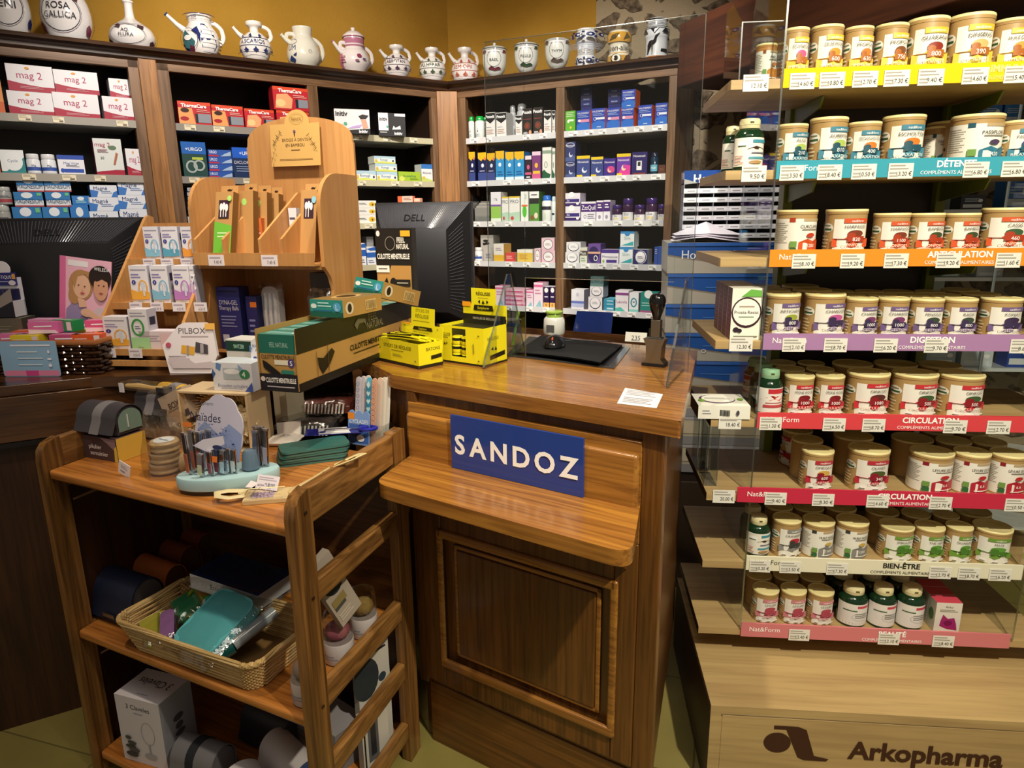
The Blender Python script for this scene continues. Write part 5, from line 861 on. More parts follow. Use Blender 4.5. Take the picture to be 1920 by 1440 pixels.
# ---------------------------------------------------------------- wooden rack (left foreground)
RZ = .90
fa, fb = (-1.156, 1.601), (-.451, 1.258)
FS = Fr(fa[0], fa[1], math.degrees(atan2(fb[0]-fa[0], fb[1]-fa[1]))); RL = hypot(fb[0]-fa[0], fb[1]-fa[1])
sd = (sin(radians(18.4)), cos(radians(18.4)))        # direction of its ends
dxs = sd[0]*FS.u[0]+sd[1]*FS.u[1]; dxd = sd[0]*FS.v[0]+sd[1]*FS.v[1]; RD = .455
def SK(m):   # shear the box so that its ends run along sd
    return m.xf(lambda p: (p[0]+p[1]*dxs/dxd, p[1], p[2]))
rack = thing('display_rack', 'varnished oak display rack with three shelves and rounded ladder ends', 'shelf rack', FS.P(0, 0, 0), FS.rot)
for z, t in ((RZ, .024), (.45, .024), (.07, .024)):
    m = MB(); m.box(0, 0, z-t, RL, RD-.02, z, mat='stand_x'); mk('shelf', SK(m), parent=rack, bev=.006)
def frame_end(x0, x1, nm):
    e = thing(nm, None, None); e.parent = rack
    def prof(y0, y1, z1, rnd):  # upright with rounded outer top corner
        p = [(y0, 0), (y1, 0), (y1, z1)]
        if rnd == 'f': p += [(y0+.05, z1), (y0+.02, z1-.008), (y0+.005, z1-.025), (y0, z1-.055)]
        else: p += [(y0, z1)]
        return p
    for y0, y1, r in ((-.012, .045, 'f'), (RD-.06, RD, 'b')):
        m = MB(); P = prof(y0, y1, .975, r); m.ext([(x0, y, z) for y, z in P], (x1-x0, 0, 0), mat='stand_z'); mk('upright', SK(m), parent=e, bev=.005)
    for z0, z1 in ((.895, .973), (.715, .765), (.455, .51), (.27, .32), (.08, .13)) if nm == 'ladder_end' else ((.895, .973),):
        m = MB(); m.box(x0+.002, .045, z0, x1-.002, RD-.06, z1, mat='stand_y'); mk('rail', SK(m), parent=e, bev=.004)
    if nm != 'ladder_end':
        for z0, z1 in ((.84, .895), (.39, .45)):
            m = MB(); m.box(x0+.002, .045, z0, x1-.002, RD-.06, z1, mat='stand_y'); mk('rail', SK(m), parent=e, bev=.004)
        m = MB(); m.box(x0+.003, .03, .0, x0+.012, RD-.03, .9, mat='walnut_z'); mk('end_panel', SK(m), parent=e)
frame_end(-.027, -.001, 'closed_end'); frame_end(RL+.001, RL+.03, 'ladder_end')
m = MB(); m.box(0, RD-.035, .0, RL, RD-.025, .895, mat='walnut_x'); mk('back_panel', SK(m), parent=rack)
for z in (.86, .41):
    m = MB(); m.tube([(.012, .04, z-.05), (.10, .30, z), (.16, .40, z)], [.003, .010, .009], mat='stand_y'); mk('dowel', m, parent=rack)
for zz in (.93, .74, .48): m = MB(); m.lathe([(.004, 0), (.004, .0015)], '2a1a10', 'card', 10); m.xf(lambda p: (p[2], p[0], p[1])).xf(lambda p: (p[0]+RL+.03, p[1]+.02, p[2]+zz)); mk('screw', m, parent=rack)
ex = lambda d: RL+d*dxs/dxd
def on(px, py, z): return FS.loc(gz(px, py, z))
def place(px, py, z, dz=.0006):  # world position under a pixel on the shelf at height z
    p = gz(px, py, z); return (p[0], p[1], z+dz)
FSR = FS.rot
# pill organisers: a rounded leather-look roll with a strap
def roll(name, label, w, d, h, pos, rot, col, strap, scol='8f8c92', grp=None, window=False, cap=None, tag_=False, roll_only=False):
    n = 14; o = thing(name, label, 'pill organiser', pos, rot, grp)
    arc = [(d/2-d/2*cos(pi*k/n), h*.5+h*.5*sin(pi*k/n)) for k in range(n+1)]
    P = [(0, 0)]+arc+[(d, 0)]
    m = MB(); m.ext([(0, y, z) for y, z in [(.006, .004)]+[(d/2-(d/2-.006)*cos(pi*k/n), h*.5+(h*.5-.006)*sin(pi*k/n)) for k in range(n+1)]+[(d-.006, .004)]], (w, 0, 0), cap or col, 'leather', True); mk('body', m, parent=o)
    m = MB(); q = [(0, -.004+.0, .02)]+[(0, y, z) for y, z in arc]+[(0, d, .0)]
    V = []; th = .0035
    outer = [(-.014, h*.12)]+[(y-.001, z) for y, z in arc]+[(d+.001, .004)]; inner = [(-.011, h*.12)]+[(d/2+(y-d/2)*.95, z*.97) for y, z in arc]+[(d-.003, .004)]
    poly = outer+inner[::-1]; m.ext([(-.003, y, z) for y, z in poly[:]], (w+.006, 0, 0), col, 'leather', True); mk('cover', m, parent=o)
    if strap:
        a, b = strap; m = MB(); m.ext([(a*w, y, z) for y, z in [(-.0165, h*.10)]+[(y-.0015 if y < d/2 else y+.0015, z+.0018) for y, z in arc]+[(d+.002, .004)]+inner[::-1]], ((b-a)*w, 0, 0), scol, 'matte', True); mk('strap', m, parent=o)
    if window:
        m = MB(); nn = 14; r = .8; V = [(w+.0035, d/2-d/2*r*cos(pi*k/nn), h*.5+h*.5*r*sin(pi*k/nn)-.002) for k in range(nn+1)]+[(w+.0035, d*.9, .012), (w+.0035, d*.1, .012)]; m.face(V, '6f8a80', 'gloss'); m.box(w+.0036, d*.4, .02, w+.006, d*.43, h*.7, 'c8d0cc', 'gloss'); mk('window', m, parent=o)
    if tag_: m = MB(); m.box(w*.34, -.017, h*.2, w*.64, -.0145, h*.28, 'a8a49c', 'steel'); mk('metal_tag', m, parent=o)
    return o
bx_ = place(160, 857, RZ); rt = FSR+.06
mk('carton', pack(.125, .085, .062, '47373c', 't pilulier .36 .56 .2 f2ecee .5;t semainier .46 .28 .2 f2ecee .66;p 8a7278 .55 .98 .98 .98 .98 .4 .75 .75;p e0c050 .9 0 1 0 1 .7 .93 .6', 'd8b048', '5a484c'), bx_, rt, None, 'dark brown carton under the grey organiser, white lower-case lettering', 'box')
roll('pill_organiser', 'large dark grey roll organiser with woven strap atop its carton', .135, .085, .078, (bx_[0]-.012, bx_[1]+.012, RZ+.064), rt, '3f3d44', (.42, .66), '77757a', 'rolled pill organisers on the top shelf', True)
for (px, py, w, c, s, lab, rz, dz) in ((262, 800, .12, '8a6a4a', None, 'brown roll organiser just behind the large grey one', .06, .0), (288, 770, .12, 'e0a830', None, 'yellow-ended roll organiser behind the brown one', .05, .012), (240, 742, .13, '44434a', (.36, .62), 'dark grey roll organiser with pale strap stacked further back', .0, .064), (285, 735, .11, 'e6b63a', (.4, .7), 'yellow roll organiser stacked rearmost on the top shelf', .0, .064)):
    up_ = dz > .05; dz = .071 if up_ else 0; q = FS.P(-.030 if px < 270 else -.036, .275 if px < 270 else .345, 0); roll('pill_organiser', lab, w, .058, .068, (q[0], q[1], RZ+.0006+dz), FSR+rz, c, s, '8f8c92', 'rolled pill organisers on the top shelf')
q = FS.P(-.05, .27, RZ+.1425); br = thing('wooden_brush', 'slim pale wooden brush in clear wrap lying on the strapped grey roll', 'brush', q, FSR+.05)
m = MB(); m.tube([(0, 0, .008), (.05, .002, .01), (.09, .006, .008), (.13, .01, .006)], [.006, .009, .006, .009], 'dcb878', 'card'); m.box(.115, -.002, .0, .15, .02, .012, '35353c'); mk('handle', m, parent=br)
m = MB(); m.box(-.008, -.014, .0, .158, .026, .021, mat='film'); mk('wrapper', m, parent=br); m = MB(); m.box(-.012, -.016, -.008, .006, -.014, .018, 'eceaf0'); mk('price_tag', m, parent=br)
# bag of wooden massage discs
def pillow(w, d, h, seed=0, n=14):
    rnd = random.Random(seed); V = []; F_ = []
    ph = [rnd.random()*6 for _ in range(6)]
    for sgn in (1, -1):
        for j in range(n+1):
            for i in range(n+1):
                u, v = i/n*2-1, j/n*2-1; e = max(0, (1-u**4)*(1-v**4))**.5; wr = .06*sin(9*u+ph[0]+3*v)+.05*sin(13*v+ph[1]-4*u)
                V.append((u*w/2*(1+.03*sin(7*v+ph[2])), v*d/2*(1+.03*sin(6*u+ph[3])), h/2+sgn*h/2*e*(1+wr) if sgn > 0 else h/2-h/2*e))
    q = (n+1)**2
    for s_ in (0, 1):
        for j in range(n):
            for i in range(n):
                a = s_*q+j*(n+1)+i; F_.append((a, a+1, a+n+2, a+n+1) if s_ == 0 else (a, a+n+1, a+n+2, a+1))
    return V, F_
def bag(name, w, d, h, pos, rot, parent=None, seed=0, mat='film', col='fff', **kw):
    m = MB(); V, F_ = pillow(w, d, h, seed); m.mesh(V, F_, col, mat, True); return mk(name, m, pos, rot, parent, sharp=70, **kw)
q = gz(300, 893, RZ); bg = thing('massage_disc_bag', 'clear bag of stacked pale wooden discs with a white price tag', 'bag', (q[0], q[1]+.03, RZ+.0006), FSR)
for k in range(3):
    m = MB(); r = .036-.001*k; m.lathe([(r*.9, 0), (r, .004), (r, .008), (r*.93, .011), (r*.93, .013), (r, .016), (r, .022), (r*.9, .026)], 'b89a6c', 'card', 28)
    if k == 2: prt(m, flat((-r*.6, -r*.6, .0262), (1, 0, 0), (0, 1, 0), (0, 0, 1)), r*1.2, r*1.2, 'e .5 .5 .6 .6 dfe4ea;t Naïades .5 .5 .2 3a5a9a .8')
    mk('disc', m, (.0+.004*k, 0, .002+.0275*k), 0, bg)
m = MB(); m.lathe([(.024, 0), (.026, .004), (.026, .06), (.024, .064)], 'b89a6c', 'card', 24); m.rot(pi/2, 'Y').rot(.5, 'Z'); m.xf(lambda p: (p[0]+.05, p[1]+.012, p[2]+.028)); mk('roller', m, parent=bg)
m = MB(); n = 12; V = []; F_ = []
for j in range(9):
    t = j/8; z = t*.15; 
    for i in range(20):
        a = 2*pi*i/20; wv = 1+.09*sin(3*a+5*t)+.05*sin(7*a-4*t); rx = (.085*(1-.0*t))*wv*(1-.25*t); ry = .055*wv*(1-.55*t); V.append((.018+rx*cos(a), .004+ry*sin(a), z))
for j in range(8):
    for i in range(20): F_.append((j*20+i, j*20+(i+1) % 20, (j+1)*20+(i+1) % 20, (j+1)*20+i))
m.mesh(V, F_, 'fff', 'film', True); mk('bag_film', m, parent=bg, sharp=80)
m = MB(); m.box(-.085, -.062, .0, -.045, -.0605, .034, 'eceaf2'); prt(m, flat((-.085, -.0622, 0), (1, 0, 0), (0, 0, 1), (0, -1, 0)), .04, .034, 'l .2 .5 .8 .8 2 b9b5c4;l .2 .2 .6 .4 1 889'); m.rot(.3, 'Y', (-.065, -.06, .017)); mk('price_tag', m, parent=bg)
# tilted spare case card behind the bag
q = gz(318, 842, RZ); m = pack(.11, .03, .085, 'c9b6a0', 'T BOX .5 .6 .2 6a5a4c .5;l .2 .4 .8 .5 1 9a8a7a;r .6 .1 .95 .3 4a4044', 'a89680'); m.rot(radians(-24), 'Y', (0, 0, 0)); mk('carton', m, (q[0]-.015, q[1]+.045, RZ+.047), FSR, None, 'beige carton leaning diagonally behind the bag of wooden discs', 'box')
# nail clipper stand
q = gz(430, 896, RZ+.02); nb = thing('clipper_stand', 'pale blue oval stand holding upright chrome nail clippers', 'display stand', (q[0], q[1], RZ+.0006), FSR+.70)
a_, b_ = .112, .058
m = MB(); m.lathe([(.95, 0), (.96, .010)], '15171c', 'gloss', 40); m.xf(lambda p: (p[0]*a_, p[1]*b_, p[2])); mk('turntable', m, parent=nb)
m = MB(); m.lathe([(.99, .0105), (1, .013), (1, .034), (.98, .037)], 'a9ccd4', 'card', 48); m.xf(lambda p: (p[0]*a_, p[1]*b_, p[2])); prt(m, flat((-.08, -.03, .0372), (1, 0, 0), (0, 1, 0), (0, 0, 1)), .16, .06, 'p 5a6a8a .02 .4 .1 .34 .08 .44'); mk('base', m, parent=nb)
def clipper(i, x, y, h, col, lab, lean):
    c = thing('nail_clipper', lab, 'nail clipper', (0, 0, 0), 0, 'nail clippers in the oval stand')
    m = MB(); w = .0118; m.ext([(-w/2, 0, -.004), (w/2, 0, -.004), (w/2, 0, h*.85), (w*.62, 0, h), (-w*.62, 0, h), (-w/2, 0, h*.85)], (0, .003, 0), 'c8c8cc', 'metal'); m.ext([(-w/2, -.005, h*.25), (w/2, -.005, h*.25), (w/2, -.003, h), (-w/2, -.003, h)], (0, .002, 0), 'b0b0b6', 'metal')
    m.box(-w*.62, -.004, h*.97, w*.62, .004, h*1.03, 'dcdce0', 'metal'); mk('lever', m, parent=c, bev=.0008)
    m = MB(); m.box(-w*.46, -.0062, .002, w*.46, -.0046, h*.5, col, 'gloss'); mk('grip', m, parent=c)
    p = (nb.location[0]+x*cos(FSR+.70)-y*sin(FSR+.70), nb.location[1]+x*sin(FSR+.70)+y*cos(FSR+.70), nb.location[2]+.0422)
    c.location = p; c.rotation_euler = (0, lean, FSR+.1*(i % 3)-.1)
CLP = [(-.080, -.004, .092, 'b86a52', 'tall'), (-.072, .012, .094, 'b86a52', 'tall'), (-.060, .010, .090, '9a5a4c', 'tall'), (-.046, .014, .088, 'aab', 'tall'), (-.036, .018, .09, 'bcd', 'tall'), (-.052, -.028, .050, 'c8d0b0', 'short'), (-.030, -.026, .052, '8a4050', 'short'), (-.018, -.018, .056, '8a4050', 'short'), (-.006, -.026, .054, 'a8c8dc', 'short'), (.006, -.022, .056, 'a8c8dc', 'short'), (.018, -.024, .052, 'cdd', 'short'), (.062, .0, .085, '88a', 'tall'), (.070, .008, .09, '667', 'tall'), (.078, .014, .088, '889', 'tall'), (.084, .004, .086, '99a', 'tall')]
cn = {}
for i, (xx, yy, h, c, k) in enumerate(CLP): cn.setdefault(k, []).append(i)
for i, (xx, yy, h, c, k) in enumerate(CLP):
    j = cn[k].index(i); clipper(i, xx, yy, h, c, '%s %s chrome nail clipper in the oval stand' % (ORD[j], k) if j else 'leftmost %s chrome nail clipper in the oval stand' % k, .06*((i*7) % 3-1))
m = MB(); m.lathe([(.016, .0385), (.020, .042), (.017, .075), (.012, .085)], '5d7488', 'gloss', 20, c=(.05, -.006)); mk('pouch', m, parent=nb)
# scalloped header card
pts = []; cw, ch = .142, .172
for k in range(73):
    t = radians(-40+260*k/72); rr = .95+.06*abs(sin(t*4.5)); pts.append((cw/2+cw*.5*cos(t)*rr, ch*.5+ch*.5*sin(t)*rr))
pts = pts[::-1]
pts += [(cw*.85, 0), (cw*.15, 0)]
pts = [(pts[-1])]+pts[:-1]
m = MB(); m.ext([(x, 0, z) for x, z in pts], (0, .003, 0), 'c6c4da', 'card')
rnd = random.Random(3); sp = ''.join(f'e {rnd.uniform(.12,.9):.2f} {v:.2f} {rnd.uniform(.006,.02):.3f} {rnd.uniform(.004,.012):.3f} {c};' for v, c in [(rnd.uniform(.12, .62), rnd.choice(['4a5a9a', '6a80b8', '2f3c74'])) for _ in range(110)])
prt(m, flat((0, 0, 0), (1, 0, 0), (0, 0, 1), (0, -1, 0)), cw, ch, 'p 8c9cc8 .08 .12 .95 .12 .98 .5 .7 .62 .5 .45 .2 .62 .05 .5;'+sp+'t Estipharm .5 .9 .05 2a2c4a .36;t Naïades .52 .72 .12 1c2048 .7;r .06 .56 .24 .62 e07828;r .58 .14 .8 .22 e07828;p d6d4e4 .3 .32 .6 .26 .94 .4 .9 .5 .5 .42;e .8 .34 .1 .03 26305c', 'card')
m.rot(radians(-12), 'X'); mk('header_card', m, (-.085, .062, .038), -.62, nb)
# wooden crate with brushes and loofahs
q = gz(345, 842, RZ); CRF = Fr(q[0]+.0, q[1]+.0, 102); wl_ = .205
crt = thing('wooden_crate', 'pale wooden crate lying open with brush and sponges inside', 'crate', (q[0], q[1], RZ+.0006), CRF.rot)
for nm, b in (('side', (0, 0, 0, .006, .11, .155)), ('side', (wl_-.006, 0, 0, wl_, .11, .155)), ('bottom', (.006, 0, 0, wl_-.006, .11, .006)), ('lid', (0, 0, .1555, wl_, .11, .162)), ('back', (.006, .104, .006, wl_-.006, .11, .155))):
    m = MB(); m.box(*b, col='d8bf96', mat='card'); mk(nm, m, parent=crt, bev=.001)
cp = lambda a, d, z: (q[0]+CRF.u[0]*a+CRF.v[0]*d, q[1]+CRF.u[1]*a+CRF.v[1]*d, RZ+z)
hb = thing('hairbrush', 'oval hairbrush with wooden bristles inside the pale crate', 'brush', cp(.082, .045, .110), CRF.rot)
m = MB(); m.ball((0, .02, 0), .062, .018, .034, 'b98a4c', 'card', 20, 10); mk('head', m, parent=hb)
m = MB(); rnd = random.Random(5)
for k in range(90):
    a = k*2.4; r = sqrt((k+.5)/90); x_, z_ = .056*r*cos(a), .030*r*sin(a); m.tube([(x_, .008, z_), (x_*1.35, -.020, z_*1.4)], [.0011, .0016], 'e0bc7c', 'card', 5)
mk('bristles', m, parent=hb); m = MB(); m.tube([(.05, .03, -.004), (.08, .034, -.008), (.115, .036, -.012)], [.010, .008, .010], 'b98a4c', 'card'); mk('handle', m, parent=hb)
def fluff(name, lab, pos, rx, ry, rz, col, seed, n=420):
    rnd = random.Random(seed); m = MB(); m.ball((0, 0, 0), rx*.88, ry*.88, rz*.88, col, 'matte', 16, 10)
    for k in range(n):
        z = rnd.uniform(-1, 1); t = rnd.uniform(0, 6.28); r = sqrt(1-z*z); p = Vector((rx*r*cos(t), ry*r*sin(t), rz*z))*.9; d = Vector((rnd.uniform(-1, 1), rnd.uniform(-1, 1), rnd.uniform(-1, 1))).normalized()*.012; e = Vector((rnd.uniform(-1, 1), rnd.uniform(-1, 1), rnd.uniform(-1, 1))).normalized()*.010
        m.mesh([p, p+d, p+d+e, p+e], [(0, 1, 2, 3)], col, 'matte', True)
    return mk(name, m, pos, 0, None, lab, 'sponge')
fluff('bath_sponge', 'cream net bath sponge filling the crate front', cp(.148, .03, .070), .055, .045, .058, 'd9c9a0', 1); fluff('bath_sponge', 'smaller tan loofah sponge left inside the crate', cp(.05, .03, .045), .038, .035, .036, 'c8ab78', 2); fluff('bath_sponge', 'small knotted cream sponge under the crate lid', cp(.165, .05, .138), .026, .02, .016, 'ccb070', 3, 120)
# white cartons beneath the long tray
q2 = gz(520, 835, RZ)
mk('carton', pack(.05, .07, .195, 'c9bfa6', 'r .48 0 .5 1 a89c84;l .1 .7 .4 .8 2 b0a68c', 'b8ae96'), (gz(512, 806, RZ)[0]+.01, gz(512, 806, RZ)[1], RZ+.0006), FSR, None, 'cream carton standing under the long cardboard tray', 'box')
# striped packs and paper sachet
for k, (px, py, dz, c, lab, rz) in enumerate(((575, 815, .0, '3a3a3e', 'black and white striped packet lying nearest the teal purses', .5), (610, 795, .035, '6a3028', 'rust and striped packet resting at the back', .45))):
    g = gz(px, py, RZ); pk = thing('striped_packet', lab, 'packet', (g[0], g[1]+.03, RZ+.0006+dz), FSR+rz, None)
    m = MB(); m.box(-.08, -.04, 0, .08, .04, .03, c, 'card'); prt(m, flat((-.08, -.0402, 0), (1, 0, 0), (0, 0, 1), (0, -1, 0)), .16, .03, ';'.join(f'p e6e4e0 {u:.2f} 0 {u+.03:.2f} 0 {u+.06:.2f} 1 {u+.03:.2f} 1' for u in [i*.065 for i in range(14)])); mk('box', m, parent=pk); bag('film', .19, .11, .05, (0, 0, -.001), 0, pk, k+3)
g = gz(535, 832, RZ); sc = thing('soap_sachet', 'white paper sachet with small lilac flower sprig', 'sachet', (g[0], g[1], RZ+.001), FSR+.35)
V, F_ = pillow(.085, .075, .022, 9); m = MB(); m.mesh(V, F_, 'dcd6d0', 'card', True); prt(m, flat((-.03, -.02, .0225), (1, 0, 0), (0, 1, 0), (0, 0, 1)), .06, .05, 'p 8a7ac0 .3 .5 .5 .6 .45 .45;p 8a7ac0 .6 .4 .8 .45 .6 .55;l .3 .2 .7 .3 1 8a8'); mk('sachet', m, parent=sc, sharp=80); m = MB(); m.ext([(-.035, .03, .012), (.03, .035, .012), (.028, .05, .05), (-.04, .042, .045)], (0, .001, 0), 'e6e0dc'); mk('flap', m, parent=sc)
# teal scaly purses
for k in range(3):
    g = gz(572, 868, RZ); m = MB(); P = rnd_poly([(-.085, -.035), (.085, -.035), (.085, .045), (-.085, .045)], [.02]*4); m.prism(P, 0, .013, '3f7f7a', 'scale'); m.prism([(x*1.02, y*1.03) for x, y in P], .0055, .0075, '101c1e', 'card')
    mk('zip_purse', m, (g[0]+.012+.004*k, g[1]+.025, RZ+.0006+k*.0136), FSR+.80+.05*k, None, ('lowest', 'middle', 'uppermost')[k]+' dark teal scaly zip purse in the pile of three', 'purse', 'teal purses', bev=.003)
# scissors blister
g = gz(640, 838, RZ); bl = thing('scissors_blister', 'blue and white blister card of scissors with orange sticker', 'blister pack', (g[0], g[1], RZ+.045), FSR+.62)
m = MB(); m.box(-.09, -.028, 0, .06, .028, .002, '2a2f8a', 'gloss'); prt(m, flat((-.09, -.028, .002), (1, 0, 0), (0, 1, 0), (0, 0, 1)), .15, .056, 'p e8e8f2 .25 0 .8 0 .7 1 .2 1;r .4 .5 .6 .8 e87a2a;t e .7 .6 .2 2a2f8a;r .45 .1 .75 .4 fff;e .3 .3 .06 .12 2a2f8a', 'gloss'); mk('card', m, parent=bl)
m = MB()
for s_ in (-1, 1): m.tube([(.075+.022*cos(t*pi/8), s_*.016+.014*sin(t*pi/8), .008) for t in range(16)], .005, '23289a', 'gloss', 8, closed=True)
m.box(-.04, -.004, .003, .06, .004, .007, 'c8c8d0', 'metal'); mk('scissors', m, parent=bl)
# nail file holder
g = gz(655, 838, RZ); g = (g[0]+.0, g[1]+.03, RZ+.0006); NF = FSR+.05
hd = thing('file_holder', 'clear holder with wavy blue header for nail files', 'holder', g, NF)
m = MB()
for b in ((0, 0, 0, .105, .002, .06), (0, .04, 0, .105, .042, .06), (0, .002, 0, .002, .04, .06), (.103, .002, 0, .105, .04, .06), (0, .002, 0, .105, .04, .002)): m.box(*b, mat='acrylic')
mk('tray', m, parent=hd)
pts = [(0, 0), (.068, 0), (.07, .075)]+[(.07-.07*k/24, .085+.010*abs(sin(pi*k/8))) for k in range(25)]+[(0, .075)]
m = MB(); m.ext([(x, 0, z) for x, z in pts], (0, -.002, 0), '7f9fd6', 'card'); prt(m, flat((0, -.002, 0), (1, 0, 0), (0, 0, 1), (0, -1, 0)), .07, .095, 'p 3f68b8 .05 .05 .95 .05 .95 .55 .05 .6;t CYCLADES .5 .68 .12 fff .85;r .0 .74 .3 .92 e88a2a;p 1f3a8a .1 .3 .5 .34 .4 .2;e .6 .2 .18 .1 fff'); m.rot(-.12, 'X'); mk('header', m, (-.008, -.004, .0), 0, hd)
for k in range(8):
    c, lab = [('cfcbd8', 'lilac swirl'), ('d6d2dc', 'second swirl'), ('e0d8d2', 'third swirl'), ('5fb4d4', 'blue diamond'), ('d8a890', 'pink ring'), ('dcc8b8', 'plain cream'), ('e2dcd0', 'rear cream'), ('e8e4dc', 'outermost white')][k]
    x = .012+.0235*(0, .3, .6, 1.35, 2.15, 2.55, 2.9, 3.2)[k]; w = .016; h = .185; pr_ = [(x-w/2, 0), (x+w/2, 0)]+[(x+w/2*cos(pi*j/8), h-w/2+w/2*sin(pi*j/8)) for j in range(9)]
    y_ = .006+.004*((0, 3, 6, 1, 0, 3, 5, 7)[k]); m = MB(); m.ext([(a, y_, z) for a, z in pr_], (0, .002, 0), c, 'card')
    f = flat((x-w/2, y_, 0), (1, 0, 0), (0, 0, 1), (0, -1, 0))
    if k == 0: prt(m, f, w, h, ';'.join(f'o .5 {.45+.09*j} .3 .03 .006 8a8ab0' for j in range(6)))
    if k == 3: prt(m, f, w, h, ';'.join(f'p {"bfe4ee" if j%2 else "2a8ab8"} .1 {.35+.06*j} .5 {.3+.06*j} .9 {.35+.06*j} .5 {.41+.06*j}' for j in range(10)))
    if k == 4: prt(m, f, w, h, ';'.join(f'o .5 {.32+.085*j} .46 .042 .005 a8705c;r .46 {.30+.085*j} .54 {.33+.085*j} a8705c' for j in range(8)))
    m.xf(lambda p: (p[0]+.10*p[2], p[1]+.02*p[2], p[2])); mk('nail_file', m, (g[0], g[1], g[2]+.0025), NF, None, lab+' nail file standing in the clear holder', 'nail file', 'nail files in the holder')
# lavender sachet with straps
g = gz(500, 935, RZ); lv = thing('back_strap', 'linen back-scrubber strap pack with lilac lavender window', 'body scrubber', (g[0], g[1], RZ+.0008), FSR+.62)
m = MB(); m.box(-.045, -.03, 0, .055, .035, .009, 'cdb688', 'card'); prt(m, flat((-.045, -.03, .009), (1, 0, 0), (0, 1, 0), (0, 0, 1)), .10, .065, 'r .14 .2 .62 .7 a894a8;'+''.join(f'e {random.uniform(.17,.6):.2f} {random.uniform(.24,.66):.2f} .02 .03 {random.choice(["d8c8d8","7a6488","c0a8c4"])};' for _ in range(60))+'p e8dce0 .1 .9 .3 .6 .2 .2 .05 .3;r .1 .06 .9 .14 ece0a8'); mk('pack', m, parent=lv)
m = MB(); m.tube([(-.045, .0, .010), (-.075, -.012, .012), (-.10, -.004, .014), (-.105, .014, .016), (-.085, .026, .014), (-.045, .024, .012)], .009, 'd8c89a', 'card', 8, flat=.3); m.tube([(-.06, .012, .012), (-.045, .01, .012)], .004, 'd8c89a', 'card', 6); mk('loop', m, parent=lv)
m = MB(); m.tube([(.05, .0, .012), (.10, .004, .035), (.14, .012, .055)], .012, 'c8ae7c', 'matte', 8, flat=.3); mk('webbing', m, parent=lv)
m = MB(); m.tube([(.13, .01, .05), (.155, -.02, .07), (.19, -.03, .085), (.215, -.012, .09), (.20, .02, .08), (.15, .02, .06)], .010, 'dccb98', 'card', 8, flat=.25); mk('loop', m, parent=lv)
m = MB(); m.box(0, 0, 0, .058, .0015, .032, 'e8e2ec'); prt(m, flat((0, 0, 0), (1, 0, 0), (0, 0, 1), (0, -1, 0)), .058, .032, 'l .08 .6 .9 .9 2 b8b0c0;t 18.00 .68 .34 .26 556 .4;l .08 .2 .4 .4 1 b8b0c0'); m.rot(radians(-30), 'X'); mk('price_tag', m, (-.03, .036, .012), -.5, lv)
# ------------- middle shelf
MZ = .45; g = gz(172, 1160, MZ)
roll('pill_organiser', 'large navy leather organiser with small metal tag', .15, .10, .125, (g[0]+.012, g[1]+.01, MZ+.001), FSR, '1a2238', None, '222', 'leather organisers on the middle shelf', False, '4a4444', True)
for k, (px, py, c, lab) in enumerate(((255, 1108, 'c8703c', 'tan leather roll organiser nearest the navy one'), (285, 1072, '8a4a30', 'middle brown leather roll organiser in shade'), (318, 1046, '8a4424', 'farthest brown leather roll organiser in shade'))):
    g = gz(px, py, MZ); roll('pill_organiser', lab, .14, .075, .10, (g[0], g[1], MZ+.001), FSR-.05, c, None, '222', 'leather organisers on the middle shelf', False, '5a3a2a')
# wicker basket
gb_ = gz(477, 1303, MZ); ga = gz(246, 1216, MZ); BA = Fr(ga[0], ga[1], math.degrees(atan2(gb_[0]-ga[0], gb_[1]-ga[1]))); bw = hypot(gb_[0]-ga[0], gb_[1]-ga[1])+.05; bd = .235; bh = .088; ga = (ga[0]-BA.u[0]*.025-BA.v[0]*.025, ga[1]-BA.u[1]*.025-BA.v[1]*.025)
bk = thing('wicker_basket', 'pale wicker basket of soap boxes on the middle shelf', 'basket', (ga[0], ga[1]+.005, MZ+.001), BA.rot)
def rr(w, d, r, k=6):
    out = []
    for cx, cy, a0 in ((w-r, d-r, 0), (r, d-r, 90), (r, r, 180), (w-r, r, 270)):
        for j in range(k+1): a = radians(a0+90*j/k); out.append((cx+r*cos(a), cy+r*sin(a)))
    return out
m = MB()
N_ = 96; base_ = rr(bw-.05, bd-.05, .03, 8)
def loop_at(t, ph, off, amp):
    s_ = .025*(1-t); P = rr(bw-2*s_, bd-2*s_, .035, 8); L = len(P); out = []
    for i in range(N_):
        f = i/N_*L; j = int(f); u = f-j; x = P[j][0]*(1-u)+P[(j+1) % L][0]*u+s_; y = P[j][1]*(1-u)+P[(j+1) % L][1]*u+s_
        cx, cy = bw/2, bd/2; d_ = hypot(x-cx, y-cy); o_ = amp*sin(ph+i*2*pi*24/N_); out.append((x+(x-cx)/d_*o_, y+(y-cy)/d_*o_, t*bh+off))
    return out
for k in range(15): m.tube(loop_at(k/14*.86, pi*(k % 2), .004, .0028), .0030, ('c9a870', 'bd9960', 'd4b680')[k % 3], 'card', 6, closed=True)
for k in range(4):   # twisted rim
    P = loop_at(.93+.02*(k % 2), 0, .002, 0); P = [(x, y, z+.0045*sin(i*2*pi*20/N_+k*pi/2)) for i, (x, y, z) in enumerate(P)]; P = [(bw/2+(x-bw/2)*(1+.012*cos(i*2*pi*20/N_+k*pi/2)), bd/2+(y-bd/2)*(1+.016*cos(i*2*pi*20/N_+k*pi/2)), z) for i, (x, y, z) in enumerate(P)]; m.tube(P, .0038, ('d6b984', 'caa96e')[k % 2], 'card', 6, closed=True)
mk('weave', m, parent=bk)
m = MB(); m.prism([(x+.025, y+.025) for x, y in rr(bw-.05, bd-.05, .03)], .0, .004, '8a6a40', 'card')
